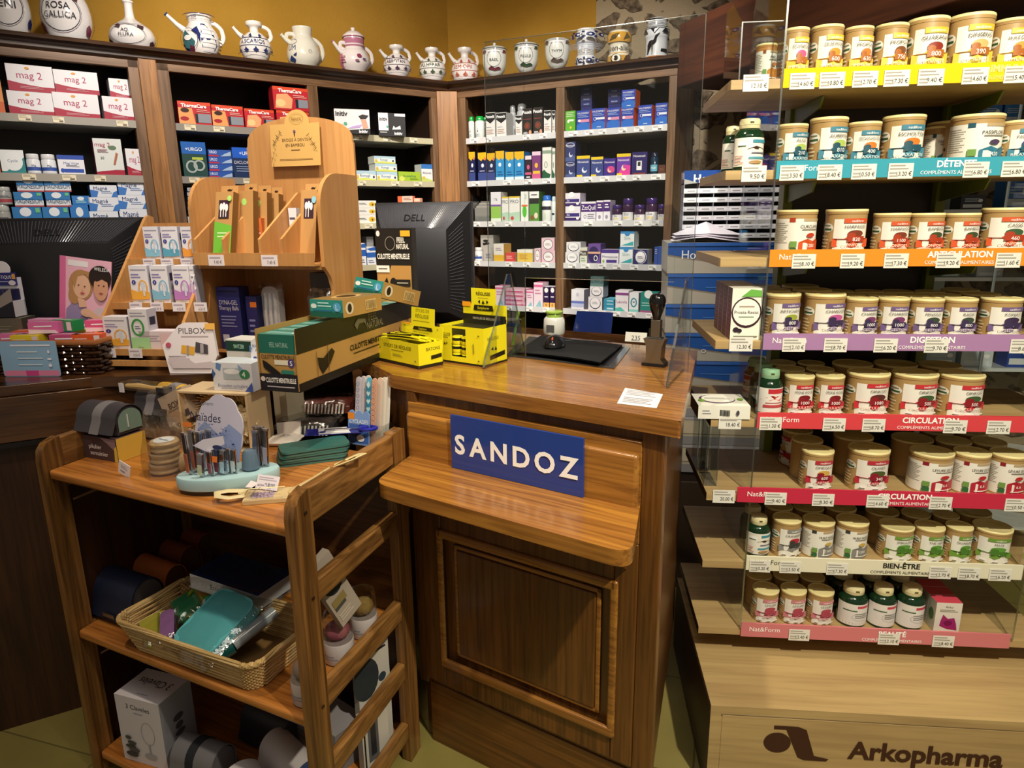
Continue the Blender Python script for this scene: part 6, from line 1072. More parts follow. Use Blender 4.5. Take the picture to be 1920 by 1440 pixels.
for i in range(0, N_, 4):
    a, b = loop_at(0, 0, .003, 0)[i], loop_at(.93, 0, 0, 0)[i]; m.tube([a, b], .0022, 'b8945c', 'card', 5)
mk('stakes', m, parent=bk)
bp_ = lambda x, y, z: (ga[0]+BA.u[0]*x+BA.v[0]*y, ga[1]+.005+BA.u[1]*x+BA.v[1]*y, MZ+z)
def soapbox(lab, x, y, z, w, d, h, mat, rz, tilt, film=True, name='soap_box'):
    o = thing(name, lab, 'soap box', bp_(x, y, z), (tilt, 0, BA.rot+rz), 'travel cases in the wicker basket')
    for nm, z0, z1 in (('base', 0, h*.5), ('lid', h*.52, h)):
        m = MB(); P = rr(w, d, min(w, d)*.22); m.prism(P, z0, z1, mat, 'gloss', True); mk(nm, m, parent=o, bev=.002)
    if film: bag('wrapper', w*1.2, d*1.25, h*1.25, (w/2, d/2, -h*.1), 0, o, int(x*1000))
    return o
soapbox('large clear turquoise travel case in film wrap', .185, .03, .042, .145, .165, .034, '62bcc6', -.12, .42)
soapbox('lime green soap case at the basket middle', .12, .11, .035, .085, .10, .03, '9aa832', .7, .3)
soapbox('small yellow-green soap case at the basket front corner', .03, .055, .03, .10, .065, .03, 'c0bc4a', -.5, .2)
soapbox('green soap case by the basket rear corner', .045, .14, .045, .085, .06, .028, '3f9468', -.5, .3)
o = thing('soap_box', 'lilac comb case lying across the basket front', 'case', bp_(.085, .075, .072), (.1, .15, BA.rot-.7)); m = MB(); m.prism(rr(.10, .032, .014), 0, .018, '9a6fa8', 'gloss', True); mk('case', m, parent=o, bev=.003); bag('wrapper', .12, .05, .03, (.05, .016, -.005), 0, o, 77)
for k, (x, y, c1, c2, lab) in enumerate(((.095, .165, 'e8e4e8', 'd88a3a', 'white nail brush with orange bristles at the basket back'), (.14, .15, 'e8e8e8', '1fa08a', 'white nail brush with green bristles at the basket back'))):
    o = thing('nail_brush', lab, 'nail brush', bp_(x, y, .065), (.3, 0, BA.rot+.75)); m = MB(); m.prism(rr(.085, .03, .014), 0, .01, c1, 'gloss', True); mk('back', m, parent=o, bev=.002); m = MB(); m.prism([(a*.8+.0085, b*.7+.0045) for a, b in rr(.085, .03, .012)], .0105, .02, c2, 'gloss', True); mk('bristles', m, parent=o)
o = thing('toothbrush_tube', 'grey tube with dark teal end leaning in the basket', 'tube', bp_(.315, .035, .055), (0, 0, BA.rot)); m = MB(); m.tube([(0, 0, 0), (.02, .035, .012)], .021, '12504e', 'gloss', 16); mk('cap', m, parent=o); m = MB(); m.tube([(.02, .035, .012), (.055, .14, .05)], .016, '8a9298', 'gloss', 16); mk('tube', m, parent=o)
# film-wrapped slim box resting over basket
g = gz(345, 1060, .58); o = thing('wrapped_case', 'film-wrapped slim box with navy top resting over the basket', 'box', bp_(.075, .175, .100), (0, .05, BA.rot+.02))
m = pack(.235, .13, .042, 'e8e9ee', 't Estipharm .46 .55 .36 222 .3', 'b9bac2', '1c2f62'); mk('box', m, parent=o, bev=.003); bag('wrapper', .29, .17, .052, (.125, .065, -.006), 0, o, 5)
g = gz(450, 1040, .52); o = thing('plastic_sleeve', 'clear plastic sleeve with punched hanger behind the wrapped box', 'packaging', (g[0], g[1]+.03, .60), (radians(70), 0, BA.rot)); m = MB(); m.box(0, 0, 0, .14, .12, .003, mat='film'); m.box(.05, .06, .003, .09, .11, .0045, mat='film'); mk('sleeve', m, parent=o)
# clear beakers with white bases by the ladder end
for k, (px, py, c, lab, r) in enumerate(((573, 1310, 'a08c88', 'clear-topped beaker with white base behind front upright', .034), (655, 1185, 'a0566a', 'clear-topped beaker with rose contents in ladder opening', .038), (705, 1150, '8a6f3a', 'clear-topped beaker with tan contents by rear upright', .036))):
    g = gz(px, py, MZ); 
    if k == 1: g = FS.P(ex(.20)-.05, .20, 0)
    if k == 2: g = FS.P(ex(.31)-.045, .31, 0)
    o = thing('product_beaker', lab, 'container', (g[0]+(.0 if k else .005), g[1], MZ+.001), FSR, 'beakers on the middle shelf')
    m = MB(); m.lathe([(r*.92, 0), (r, .004), (r, .05), (r*.98, .055)], 'c8bfc0', 'gloss', 26); prt(m, cylmap(r*1.001), pi*r, .05, 'l .3 .3 .7 .6 2 889', n=10); mk('base', m, parent=o)
    m = MB(); m.ball((0, 0, .078), r*.8, r*.8, .022, c, 'matte', 16, 8); mk('contents', m, parent=o, kind='stuff'); m = MB(); m.lathe([(r*.97, .056), (r*.97, .11), (r*.9, .122), (r*.3, .126)], 'fff', 'film', 26); mk('dome', m, parent=o)
# insole box leaning by the ladder end
o = thing('insole_box', 'slim beige box with black oval emblem leaning in the ladder end', 'box', FS.P(ex(.17)-.008, .17, MZ+.115), (0, 0, FS.rot+pi/2-.12)); m = pack(.07, .02, .20, 'a89c90', 'e .5 .66 .46 .2 14242c;t Fresh .5 .7 .07 cde .5;t Life .5 .62 .07 cde .4;r .1 .3 .7 .42 8a7a4a;r .1 .26 .6 .31 4a4a48;l .1 .08 .7 .2 3 c8bcb0', '8a8078'); m.rot(-.45, 'Y'); mk('box', m, parent=o)
# ------------- bottom shelf
BZ = .07; ga = gz(232, 1425, BZ); g = FS.P(.06, .03, BZ+.001); g = (gz(230, 1428, BZ)[0], gz(230, 1428, BZ)[1]+.012, BZ+.001)
m = pack(.15, .11, .205, 'c9c6cc', 't 3_Claveles .5 .86 .07 2a2c34 .7;l .4 .76 .6 .79 1 99a;o .66 .5 .15 .17 .006 8a8a8e;r .645 .2 .675 .34 9a9a9e;e .66 .16 .14 .04 a0a0a4;e .26 .3 .1 .03 444448;e .22 .24 .12 .03 3a3a3e;e .3 .2 .12 .04 4a4a4e;e .2 .38 .07 .03 48484c;e .24 .13 .14 .04 38383c', '8f9098', 'd6d2da', tops='', sops='')
mp_ = flat((.15, .11, .205), (-1, 0, 0), (0, -1, 0), (0, 0, 1)); prt(m, mp_, .15, .11, 't 3_Claveles .5 .42 .24 3a3038 .72;l .35 .8 .6 .86 1 99a'); prt(m, flat((.15, .0, 0), (0, 1, 0), (0, 0, 1), (1, 0, 0)), .11, .205, 'e .5 .62 .16 .05 44464c;e .5 .5 .12 .05 44464c;e .5 .4 .16 .04 44464c')
mk('mirror_box', m, g, FSR+.13, None, 'white mirror carton printed with plant and hand mirror', 'box')
for (a, d, w, dd_, h, c, rz, lab) in ((.27, .02, .13, .09, .10, '6a696e', .1, 'grey flap organiser with dark buckle on the bottom shelf'), (.33, .20, .16, .08, .11, '2a2a30', -.05, 'black roll organiser behind the grey flap one')):
    roll('pill_organiser', lab, w, dd_, h, FS.P(a, d, BZ+.001), FSR+rz, c, (.36, .56) if d < .1 else None, '24262c', 'organisers on the bottom shelf')
m = MB(); m.ext([(0, 0, 0), (.10, 0, 0), (.10, 0, .003), (0, 0, .003)], (0, .1, .0), '77787c'); 
for (a, d, w, dd_, h, rz, lab) in ((.44, .03, .15, .10, .085, -.5, 'front white domed case on the bottom shelf'), (.46, .14, .16, .09, .10, -.3, 'rear white domed case on the bottom shelf'), (.48, .25, .18, .1, .12, -.2, 'large grey carton at the bottom shelf back')):
    P = FS.P(a, d, BZ+.001)
    if d < .2: roll('travel_case', lab, w, dd_, h, P, FSR+rz, 'c9c4c8', None, '222', 'white cases on the bottom shelf', False, '2f4a7a')
    else: mk('carton', pack(w, dd_, h, '8f8c90', 'l .1 .3 .8 .6 2 777', '77747a'), P, FSR+rz, None, lab, 'box')
for (a, d, z, w, h, ops, lab) in ((ex(.3)-.055, .28, .071, .11, .34, 'e .25 .7 .4 .18 2c343a;e .75 .64 .12 .04 2a3c4a;e .76 .56 .1 .03 4a5458;l .2 .88 .9 .96 2 223', 'white carton with grey circle behind the ladder rungs'), (ex(.3)-.028, .25, .071, .09, .17, 'r .2 .1 .6 .9 5a5c62;r .3 .2 .5 .8 26282c;r .05 0 .1 1 111', 'white carton with dark stripes at the rack foot')):
    P = FS.P(a, d, z); m = pack(w, .02, h, 'c6c2ba', ops, '9a968e'); mk('carton', m, P, FS.rot+pi/2-.2, None, lab, 'box')
# ---------------------------------------------------------------- on the left counter: tiered ear-plug display
FA = Fr(-1.270, 2.045, 97)
LZ = LT+.0006
ga_ = thing('tiered_display', 'light plywood tiered display stepped with earplug cartons', 'display stand', FA.P(0, 0, LZ), FA.rot)
AW = .272; th_ = .10
def zA(py, d, px=300): return FA.zy(py, FA.sx(px, d, 1.2), d)-LZ
t1, t2, t3 = zA(657, .0), zA(570, .10), zA(488, .20); zt_ = zA(407, .33, 312)
prf = [(0, 0), (.36, 0), (.36, zt_), (.335, zt_+.006), (.315, zt_-.006), (-.006, t1+.03), (-.012, t1-.01), (-.012, 0)]
for x0 in (0, AW): m = MB(); m.ext([(x0, d, z) for d, z in prf], (.010, 0, 0), mat='ply_z'); mk('side_panel', m, parent=ga_, bev=.001)
m = MB(); m.box(.0105, .345, .0, AW-.0005, .355, zt_-.02, mat='ply_z'); mk('back_panel', m, parent=ga_)
for d, z in ((0, t1), (.10, t2), (.20, t3)):
    m = MB(); m.box(.0105, d, z-.008, AW-.0005, d+.099, z, mat='ply_z'); m.box(.0105, d-.006, z-.016, AW-.0005, d, z+.004, mat='ply_z'); mk('step', m, parent=ga_)
m = MB(); m.box(.03, -.01, .012, AW-.02, .0, t1-.03, mat='ply_z'); mk('front_board', m, parent=ga_, bev=.001)
q1 = 'eceaf0'
def plug(c, c2='33348c', wide=False): return f'l .08 .84 .9 .93 1 a8a4b8;l .08 .66 .6 .8 2 8a80c0;e .2 .56 .11 .06 {c2};t {"2"} .2 .56 .05 fff;p {c} 0 .1 .5 .1 1 .12 1 .3 .6 .34 .4 .3 0 .38;o .68 .42 .26 .2 .035 {c};r .66 .2 .76 .58 d8e0ec;t Gifrer .5 .05 .05 8a8470'
SPEC = [(t3, .20, [(275, 303, '8ac4de', 'sky blue'), (308, 339, '5aa4c0', 'deeper blue'), (345, 372, 'f0a040', 'amber')], 425), (t2, .10, [(250, 284, 'f0b040', 'yellow-orange'), (289, 321, '84bcd8', 'mid-blue'), (330, 361, 'c080c8', 'magenta'), (370, 394, 'd89ad0', 'pink-violet')], 498), (t1, .0, [(200, 245, 'f0b040', 'wide golden'), (249, 284, '64b054', 'green ringed')], 594)]
for r_i, (z, d, L, yt) in enumerate(SPEC):
    for k, (xl, xr, c, nm) in enumerate(L):
        zz = LZ+z+.0006; s0, s1 = FA.sx(xl, d+.012, zz), FA.sx(xr, d+.012, zz); s0 = max(.0112, s0); s1 = min(s1, AW-.002); yy = yt if not (r_i == 2 and k == 1) else 580
        h = FA.zy(yy, s0, d+.012)-zz
        ops = plug(c) if nm != 'green ringed' else 'l .1 .8 .9 .94 2 a8a4b8;p a8dca0 0 0 1 0 1 .3 0 .3;o .45 .55 .34 .22 .05 3f9a48;l .3 .5 .6 .6 2 667;t Gifrer .5 .05 .05 8a8470'
        mk('earplug_box', pack(s1-s0, .045, h, q1, ops, 'b9b6c0', 'e4e2ea', sops='r .2 .6 .8 .8 334;l .2 .2 .8 .5 2 99a'), FA.P(s0, d+.012, zz), FA.rot, None, '%s earplug carton on the %s step of the plywood display' % (nm, ('upper', 'middle', 'lowest')[r_i]), 'box', 'earplug cartons')
        m = MB(); m.box(s0, d-.008, z-.022, s0+.042, d-.0065, z+.006, 'f0eaf0'); prt(m, flat((s0, d-.008, z-.022), (1, 0, 0), (0, 0, 1), (0, -1, 0)), .042, .028, 'l .1 .55 .8 .9 1 b8a8b8;t 6.50_€ .6 .3 .3 8a7a8a .5'); mk('price_tag', m, parent=ga_)
P = FA.P(.145, .012, LZ+t1+.0006); mk('medicine_box', pack(.115, .05, .055, 'e4d8de', 'l .1 .4 .6 .8 3 b8a0b0;r .6 .1 1 .9 e8c8cc', 'c8bcc4'), P, FA.rot, None, 'pale pink carton behind the pill-organiser header card', 'box')

# toothbrush display with arched back
FB = Fr(-.985, 2.16, 106)
tb_ = thing('toothbrush_display', 'tall arched plywood display holding bamboo toothbrush cartons', 'display stand', FB.P(0, 0, LZ), FB.rot)
R_ = FB.sx(603, 0, 1.35); DB = .22
zB = lambda py, px, d: FB.zy(py, FB.sx(px, d, 1.4), d)-LZ
zsh = zB(487, 480, 0); ztop_ = zB(212, 570, DB); zsd = zB(268, 660, DB); zfr = zB(325, 640, .1)
xl_ = FB.sx(470, DB, 1.6); m = MB(); pts = [(0, 0), (R_+.012, 0), (R_+.012, zsd)]
for k in range(17): a = pi*k/16; pts.append((xl_+(R_+.012-xl_)/2+(R_+.012-xl_)/2*cos(a)*.985, zsd+(ztop_-.012-zsd)*sin(a)**.75))
pts += [(xl_, zsd), (xl_, zfr-.02), (0, zfr-.02)]; m.ext([(x, DB, z) for x, z in pts], (0, .010, 0), mat='ply_z'); mk('back_board', m, parent=tb_, bev=.001)
def curve_panel(x0):
    p = [(0.03, 0), (DB, 0), (DB, zfr)]; top_ = []
    for k in range(9): a = pi/2*k/8; top_.append((.04+.14*cos(a)*1.0, zfr-.07+.07*sin(a)))
    top_ = [(DB-.0, zfr)]+[(.10-.10*sin(pi/2*k/8), zfr-.10+.10*cos(pi/2*k/8)) for k in range(9)]
    low = [(0, zsh+.0), (0, zsh-.02), (.03, zsh-.05), (.045, zsh-.09), (.03, zsh-.15), (0.0, zsh-.21), (-.01, .06), (-.01, 0)]
    m = MB(); m.ext([(x0, d, z) for d, z in [(DB, 0)]+top_+low], (.012, 0, 0), mat='ply_z'); return m
mk('side_panel', curve_panel(0), parent=tb_, bev=.001); mk('side_panel', curve_panel(R_), parent=tb_, bev=.001)
m = MB(); m.box(.0125, .0, zsh-.028, R_-.0005, DB-.001, zsh-.016, mat='ply_z'); mk('shelf', m, parent=tb_)
m = MB(); m.box(.0125, .04, .02, R_-.0005, DB-.001, .03, mat='ply_z'); mk('shelf', m, parent=tb_)
FX = [FB.sx(px, -.03, 1.4) for px in (366, 418, 486, 527)]; xr_ = R_-.002
m = MB(); m.box(FX[0]-.002, -.03, zsh-.0155, xr_, DB-.005, zsh-.010, mat='ply_z'); m.box(FX[0]-.002, -.036, zsh-.0155, xr_, -.030, zsh+.022, mat='ply_z'); tr_ = mk('tray', m, parent=tb_)
for k, a in enumerate(FX):
    m = MB(); m.ext([(a, -.030, zsh-.010), (a, DB-.006, zsh-.010), (a, DB-.006, zsh+.20), (a, DB-.03, zsh+.20), (a, -.030, zsh+.062)], (.008, 0, 0), mat='ply_z'); mk('divider', m, parent=tb_, bev=.0008)
for px in (393, 492): a = FB.sx(px, -.037, 1.35); m = MB(); m.box(a, -.0375, zsh-.016, a+.055, -.036, zsh+.016, 'f0e8ec'); prt(m, flat((a, -.0375, zsh-.016), (1, 0, 0), (0, 0, 1), (0, -1, 0)), .055, .032, 'l .1 .6 .8 .9 1 b8a8b8;t 7.40_€ .62 .36 .3 6a5a68 .5'); mk('price_tag', m, parent=tb_)
# header card
hx0, hx1 = FB.sx(516, DB-.01, 1.6), FB.sx(607, DB-.01, 1.6); hz0, hz1 = zB(312, 560, DB-.01), zB(232, 560, DB-.01); w = hx1-hx0; h = hz1-hz0
m = MB(); pts = [(0, 0), (w, 0), (w, h), (w*.80, h)]+[(w*.55+w*.25*cos(pi*k/10), h+.042*sin(pi*k/10)) for k in range(1, 10)]+[(w*.30, h), (0, h)]
m.ext([(x, 0, z) for x, z in pts], (0, .002, 0), 'd0a45e'); gr = '5a4428'
def twig(x, y, s): return f'p {gr} {x} {y} {x+.16*s} {y+.30} {x+.17*s} {y+.31} {x+.015*s} {y};'+''.join(f'p {gr} {x+s*a:.3f} {y+b:.3f} {x+s*(a-.03):.3f} {y+b+.06:.3f} {x+s*(a+.012):.3f} {y+b+.02:.3f};p {gr} {x+s*a:.3f} {y+b:.3f} {x+s*(a+.05):.3f} {y+b-.03:.3f} {x+s*(a+.02):.3f} {y+b+.01:.3f};' for a, b in ((.16, .3), (.1, .2), (.04, .08)))
prt(m, flat((0, 0, 0), (1, 0, 0), (0, 0, 1), (0, -1, 0)), w, h, f't BROSSE_À_DENTS .5 .62 .075 {gr} .52;t EN_BAMBOU .5 .50 .075 {gr} .38;l .42 .36 .6 .41 1 9a7a48;l .18 .14 .85 .18 1 7a5a30;e .5 .82 .025 .03 6a4a6a;e .5 .76 .01 .05 3a3048;o .55 1.12 .14 .12 .006 8a6a38;t Nature .55 1.12 .07 6a4a24 .2;'+twig(.05, .5, 1)+twig(.95, .4, -1)+twig(.04, .1, .5))
m.rot(radians(-4), 'X'); mk('header_card', m, (hx0, DB-.018, hz0), 0, tb_)
# cartons of brushes
def brushbox(px, py, d, w, h, lab, front, lean=-12):
    z = zsh-.009; s0 = FB.sx(px, d, LZ+zsh); m = pack(w, .026, h, 'b98c54', ('p 6cb43a 0 0 1 0 1 .52 0 .58;l .2 .34 .85 .44 2 c8e4a8;r .3 .0 .7 .12 3a2c1c;r .22 .62 .82 .88 3c2430;e .36 .78 .09 .055 f0eae6;e .52 .79 .09 .055 f0eae6;e .68 .77 .09 .055 f0eae6;r .34 .64 .39 .76 e8e0da;r .5 .64 .55 .76 e8e0da;r .65 .64 .7 .76 e8e0da;e .84 .9 .12 .04 a8d870' if front == 1 else 'r .22 .6 .82 .88 3c2430;e .36 .78 .09 .055 f0eae6;e .52 .79 .09 .055 f0eae6;e .68 .77 .09 .055 f0eae6;r .34 .62 .39 .76 e8e0da;r .5 .62 .55 .76 e8e0da;e .84 .86 .14 .05 8ac0d0' if front == 2 else 'e .3 .84 .2 .05 a8d870'), '7a5428')
    m.box(.0, .022, h, w, .024, h+.024, 'b98c54'); prt(m, flat((0, .022, h), (1, 0, 0), (0, 0, 1), (0, -1, 0)), w, .024, 'p 2a1c10 .35 .4 .45 .6 .62 .5 .7 .65 .6 .3 .42 .3')
    m.rot(radians(lean), 'X'); P = FB.P(s0, d, LZ+z+.002); mk('toothbrush_box', m, P, FB.rot, None, lab, 'box', 'bamboo toothbrush cartons')
brushbox(398, 470, -.018, .062, .215, 'foremost green and kraft toothbrush carton leaning forward in its bay', 1, -14)
for k in range(3): brushbox((452, 478, 500)[k], 470, .055+.045*k, .046, .215-.004*k, '%s toothbrush carton from the front, behind the green one' % ('second', 'third', 'fourth')[k], 0, -8)
brushbox(560, 470, .05, .055, .215, 'toothbrush carton with blue dot beside the curved side panel', 2, -12)
P = FB.P(FX[1]+.02, .10, LZ+zsh-.008); mk('soap_carton', pack(.032, .03, .13, 'd8743c', 'l .2 .6 .8 .8 2 f0c8a8', 'b85a28'), P, FB.rot, None, 'orange carton between the display dividers', 'box')
P = FB.P(FX[2]+.012, .12, LZ+zsh-.008); mk('tag_carton', pack(.028, .02, .16, 'e4e4e8', 'l .1 .75 .8 .85 1 556', 'c8c8cc'), P, FB.rot, None, 'small white-topped carton between the rear dividers', 'box')
# goods in its lower opening
P = FB.P(.03, .045, LZ+.031); mk('gel_pack', pack(.085, .05, .20, '2a2f78', 'l .08 .9 .9 .97 1 15183a;t DYNA-GEL .5 .76 .075 dfe0f0 .8;t Therapy_Balls .5 .67 .07 dfe0f0 .86;l .12 .35 .8 .56 4 8a90c8;r .12 .12 .4 .24 c8c8d8', '1c1f50'), P, FB.rot, None, 'royal blue therapy ball pack inside the lower display opening', 'box')
P = FB.P(.125, .06, LZ+.031); mk('gel_pack', pack(.04, .05, .17, '2a2a6a', 'r .4 .8 .98 .9 e87a28;l .2 .3 .8 .6 3 8a90c8', '1c1f50'), P, FB.rot, None, 'narrow indigo pack with orange sticker beside the therapy ball pack', 'box')
P = FB.P(R_-.13, .14, LZ+.031); mk('grip_box', pack(.10, .05, .24, '4c4640', 'r 0 .55 1 .8 6c665c;t Grip_F .5 .7 .1 16140f .8;e .5 .3 .3 .2 2c2824', '3a3530'), P, FB.rot, None, 'dark grey carton at the back of the lower display opening', 'box')
P = FB.P(.165, .09, LZ+.031); o = thing('body_brush', 'white moulded bath glove in clear film in the lower opening', 'glove', P, FB.rot)
m = MB(); m.ext([(x, 0, z) for x, z in rnd_poly([(0, 0), (.06, 0), (.062, .2), (.0, .2)], [0, 0, .028, .028])], (0, .03, 0), 'd8d4d8', 'card')
for k in range(3): m.tube([(.012+.018*k, -.002, .03), (.014+.018*k, -.005, .11), (.016+.017*k, -.002, .18)], .006, 'f0eef2', 'gloss', 8)
mk('glove', m, parent=o, bev=.004); bag('film', .09, .22, .05, (.03, .035, .10), (pi/2, 0, 0), o, 21)
P = FB.P(R_-.065, .05, LZ+.031); o = thing('film_bag', 'crumpled clear film bag at the display opening edge', 'bag', P, FB.rot); m = MB(); V, F_ = pillow(.09, .2, .05, 31); m.mesh(V, F_, 'fff', 'film', True); m.rot(pi/2, 'X'); m.xf(lambda p: (p[0]+.02, p[1]+.03, p[2]+.10)); mk('film', m, parent=o, sharp=80); m = MB(); m.box(0, .0, 0, .04, .02, .13, '2a2420', 'matte'); mk('content', m, parent=o)
# ---------------------------------------------------------------- monitors
def monitor(name, lab, F, x0, x1, z0, z1, base_z):
    o = thing(name, lab, 'monitor', F.P(0, 0, 0), F.rot); w = x1-x0; h = z1-z0; bk = '17171a'
    m = MB(); m.box(x0, 0, z0, x1, .035, z1, bk, 'card'); mk('bezel', m, parent=o, bev=.004)
    i0, i1, j0, j1 = x0+w*.13, x1-w*.2, z0+h*.12, z1-h*.22
    A_ = [(x0+.004, -.001, z0+.004), (x1-.004, -.001, z0+.004), (x1-.004, -.001, z1-.004), (x0+.004, -.001, z1-.004)]; B_ = [(i0, -.07, j0), (i1, -.07, j0), (i1, -.07, j1), (i0, -.07, j1)]
    m = MB(); m.mesh(A_+B_, [(4, 5, 6, 7), (0, 1, 5, 4), (1, 2, 6, 5), (2, 3, 7, 6), (3, 0, 4, 7)], '121215', 'card')
    L = lambda a, b, t: tuple(a[i]+(b[i]-a[i])*t for i in range(3))
    for k in range(46):   # vertical louvres on the upper slope
        t = (k+1)/47; a = L(L(A_[3], A_[2], t), L(B_[3], B_[2], t), .08); b = L(L(A_[3], A_[2], t), L(B_[3], B_[2], t), .92); m.tube([(a[0], a[1]-.001, a[2]), (b[0], b[1]-.001, b[2])], .0013, '4a4a50', 'gloss', 4)
    for k in range(24):   # level louvres on the side slopes
        t = (k+2)/28; a = L(L(A_[1], A_[2], t), L(B_[1], B_[2], t), .30); b = L(L(A_[1], A_[2], t), L(B_[1], B_[2], t), .9); m.tube([(a[0], a[1]-.001, a[2]), (b[0], b[1]-.001, b[2])], .0014, '3a3a40', 'gloss', 4)
        a = L(L(A_[0], A_[3], t), L(B_[0], B_[3], t), .2); b = L(L(A_[0], A_[3], t), L(B_[0], B_[3], t), .9); m.tube([a, b], .0014, '3a3a40', 'gloss', 4)
    mk('rear_shell', m, parent=o)
    sl = (B_[3][1]-A_[3][1])/(B_[3][2]-A_[3][2]); m = MB(); ux = (1, 0, 0); n_ = Vector((0, B_[3][1]-A_[3][1], B_[3][2]-A_[3][2])); ln = n_.length; uy = -n_/ln; nn = Vector(ux).cross(uy)*-1; nn = nn if nn.y < 0 else -nn
    oo = Vector(((x0+x1)/2-w*.16, (A_[3][1]+B_[3][1])/2, (A_[3][2]+B_[3][2])/2))+uy*(-ln*.3)+nn*.003
    prt(m, flat(oo, ux, tuple(uy), tuple(nn)), w*.24, ln*.5, 't DELL .5 .5 .5 202024 .9', 'gloss'); mk('raised_logo', m, parent=o)
    m = MB(); cx = (x0+x1)/2; m.box(cx-.03, -.03, base_z+.012, cx+.03, -.001, z0+.1, bk); m.lathe([(.10, base_z+.0006), (.10, base_z+.008), (.085, base_z+.013)], bk, 'card', 28, c=(cx, -.01)); mk('stand', m, parent=o)
    return o
dk = Fr(Eb[0], Eb[1], 123); ds = thing('rear_desk', 'dark service desk behind the till counter carrying the monitor', 'desk', dk.P(0, 0, 0), dk.rot)
m = MB(); m.box(-.40, .012, 1.0, .45, .36, 1.03, mat='walnut_x'); mk('desk_top', m, parent=ds, bev=.002); m = MB(); m.box(-.38, .03, 0, .43, .33, .999, mat='walnut_z'); mk('carcass', m, parent=ds)
FM = Fr(-.30, 2.62, 103); x1 = FM.sx(868, -.0, 1.53); x0 = FM.sx(703, 0, 1.53); zt = FM.zy(379, (x0+x1)/2, 0)
monitor('monitor', 'black slatted computer monitor seen from behind, right of the brown display', FM, x0, x1+.03, 1.10, zt, 1.03)
for (xl, xr, yt, c, lab) in ((746, 774, 368, 'd8623a', 'small red-orange carton resting on the centre monitor'), (776, 788, 371, 'e8a080', 'tiny peach carton resting on the centre monitor')):
    s0, s1 = FM.sx(xl, .004, zt), FM.sx(xr, .004, zt); mk('medicine_box', pack(s1-s0, .025, .022 if c == 'd8623a' else .014, c, 'r .3 0 1 1 c8b8a8;l .4 .3 .9 .8 2 a86a5a' if c == 'd8623a' else 'l .2 .3 .8 .7 1 fff'), FM.P(s0, .004, zt+.0008), FM.rot, None, lab, 'box')
FN = Fr(-1.30, 2.42, 74); x1 = FN.sx(268, 0, 1.5); zt = FN.zy(408, x1-.2, 0); lm = monitor('monitor', 'wide black computer monitor seen from behind, left photo edge', FN, x1-.52, x1, 1.13, zt, LT)
# ---------------------------------------------------------------- brochure, tick-remover pack, basket of small cartons
pm = ray(110, 580); t_ = 1.98/pm[1]; FQ = Fr(pm[0]*t_, 1.98, 88)
z0 = LT+.001; x1_, _ = FQ.pl(200, 600); w = FQ.sx(205, 0, 1.3)-FQ.sx(118, 0, 1.3); w = .155; h = .225
m = MB(); m.ext([(0, 0, 0), (w, 0, 0), (w, 0, h), (0, 0, h)], (0, .003, 0), 'e8a8bc')
hr_, sk = 'b88a58', 'e8b898'
prt(m, flat((0, 0, 0), (1, 0, 0), (0, 0, 1), (0, -1, 0)), w, h, 'r 0 0 .12 1 e070a0;r .12 0 1 1 f0b8cc;r .16 .88 .55 .96 f4eef0;p 9a8ab0 .12 0 .6 0 .62 .22 .5 .34 .3 .40 .14 .26;p d8c4cc .5 0 1 0 1 .26 .8 .34 .6 .24;'
    f'e .42 .62 .24 .22 {hr_};e .3 .48 .12 .14 {hr_};e .44 .60 .17 .17 {sk};p {hr_} .24 .7 .4 .84 .6 .82 .62 .7 .5 .78 .36 .74 .3 .56;p {sk} .36 .44 .5 .42 .54 .32 .4 .3;e .38 .62 .02 .008 4a3428;e .5 .61 .02 .008 4a3428;e .46 .51 .045 .012 c0505a;p d8a888 .44 .6 .46 .54 .48 .545;'
    f'e .80 .76 .22 .17 2a1c18;e .82 .62 .14 .19 d8a080;p 2a1c18 .66 .72 .72 .8 .94 .82 .97 .7 .84 .74 .74 .7;e .78 .65 .018 .008 2a1c18;e .88 .65 .018 .008 2a1c18;e .83 .54 .04 .01 a8504a;e .56 .24 .12 .06 {sk};p {sk} .5 .22 .9 .1 .92 .16 .58 .3;t WELEDA .84 .88 .05 fff .3;T Drop_Wee .45 .06 .06 fff .6')
m.rot(radians(-9), 'X'); m.rot(radians(9), 'Y'); m.rot(radians(8), 'X'); mk('brochure', m, (ray(108, 590)[0]/ray(108, 590)[1]*2.19, 2.19, LT+.115), FQ.rot+.03, None, 'pink brochure picturing a blonde woman leaning on a dark-haired man', 'brochure')
FW = Fr(-1.62, 1.985, 92); sB = FW.sx(183, 0, LT+.04)
bk2 = thing('dark_wicker_basket', 'dark woven basket with wooden rim holding colourful cartons', 'basket', FW.P(sB-.36, .0, LZ), FW.rot)
m = MB(); 
for k in range(9):
    P_ = [(x+(.006*sin(i*1.3+k*pi)), y+(.004*sin(i*1.7+k*pi)), .004+k*.010) for i, (x, y) in enumerate([(a*.012, 0) for a in range(30)]+[(.36, b*.012) for b in range(21)]+[(.36-a*.012, .25) for a in range(30)]+[(0, .25-b*.012) for b in range(21)])]; m.tube(P_, .0055, '2c1a12' if k % 2 else '3a241a', 'gloss', 5, closed=True)
mk('weave', m, parent=bk2); m = MB(); m.tube([(0, 0, .095), (.36, 0, .095), (.36, .25, .095), (0, .25, .095)], .008, 'a8683a', 'gloss', 8, closed=True); mk('rim', m, parent=bk2)
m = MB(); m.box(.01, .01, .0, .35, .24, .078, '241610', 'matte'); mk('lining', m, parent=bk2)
cw_ = thing('info_card', 'glossy sky blue card with pink footer clipped to the dark basket', 'card', FW.P(sB-.36+.09, -.022, LZ), FW.rot)
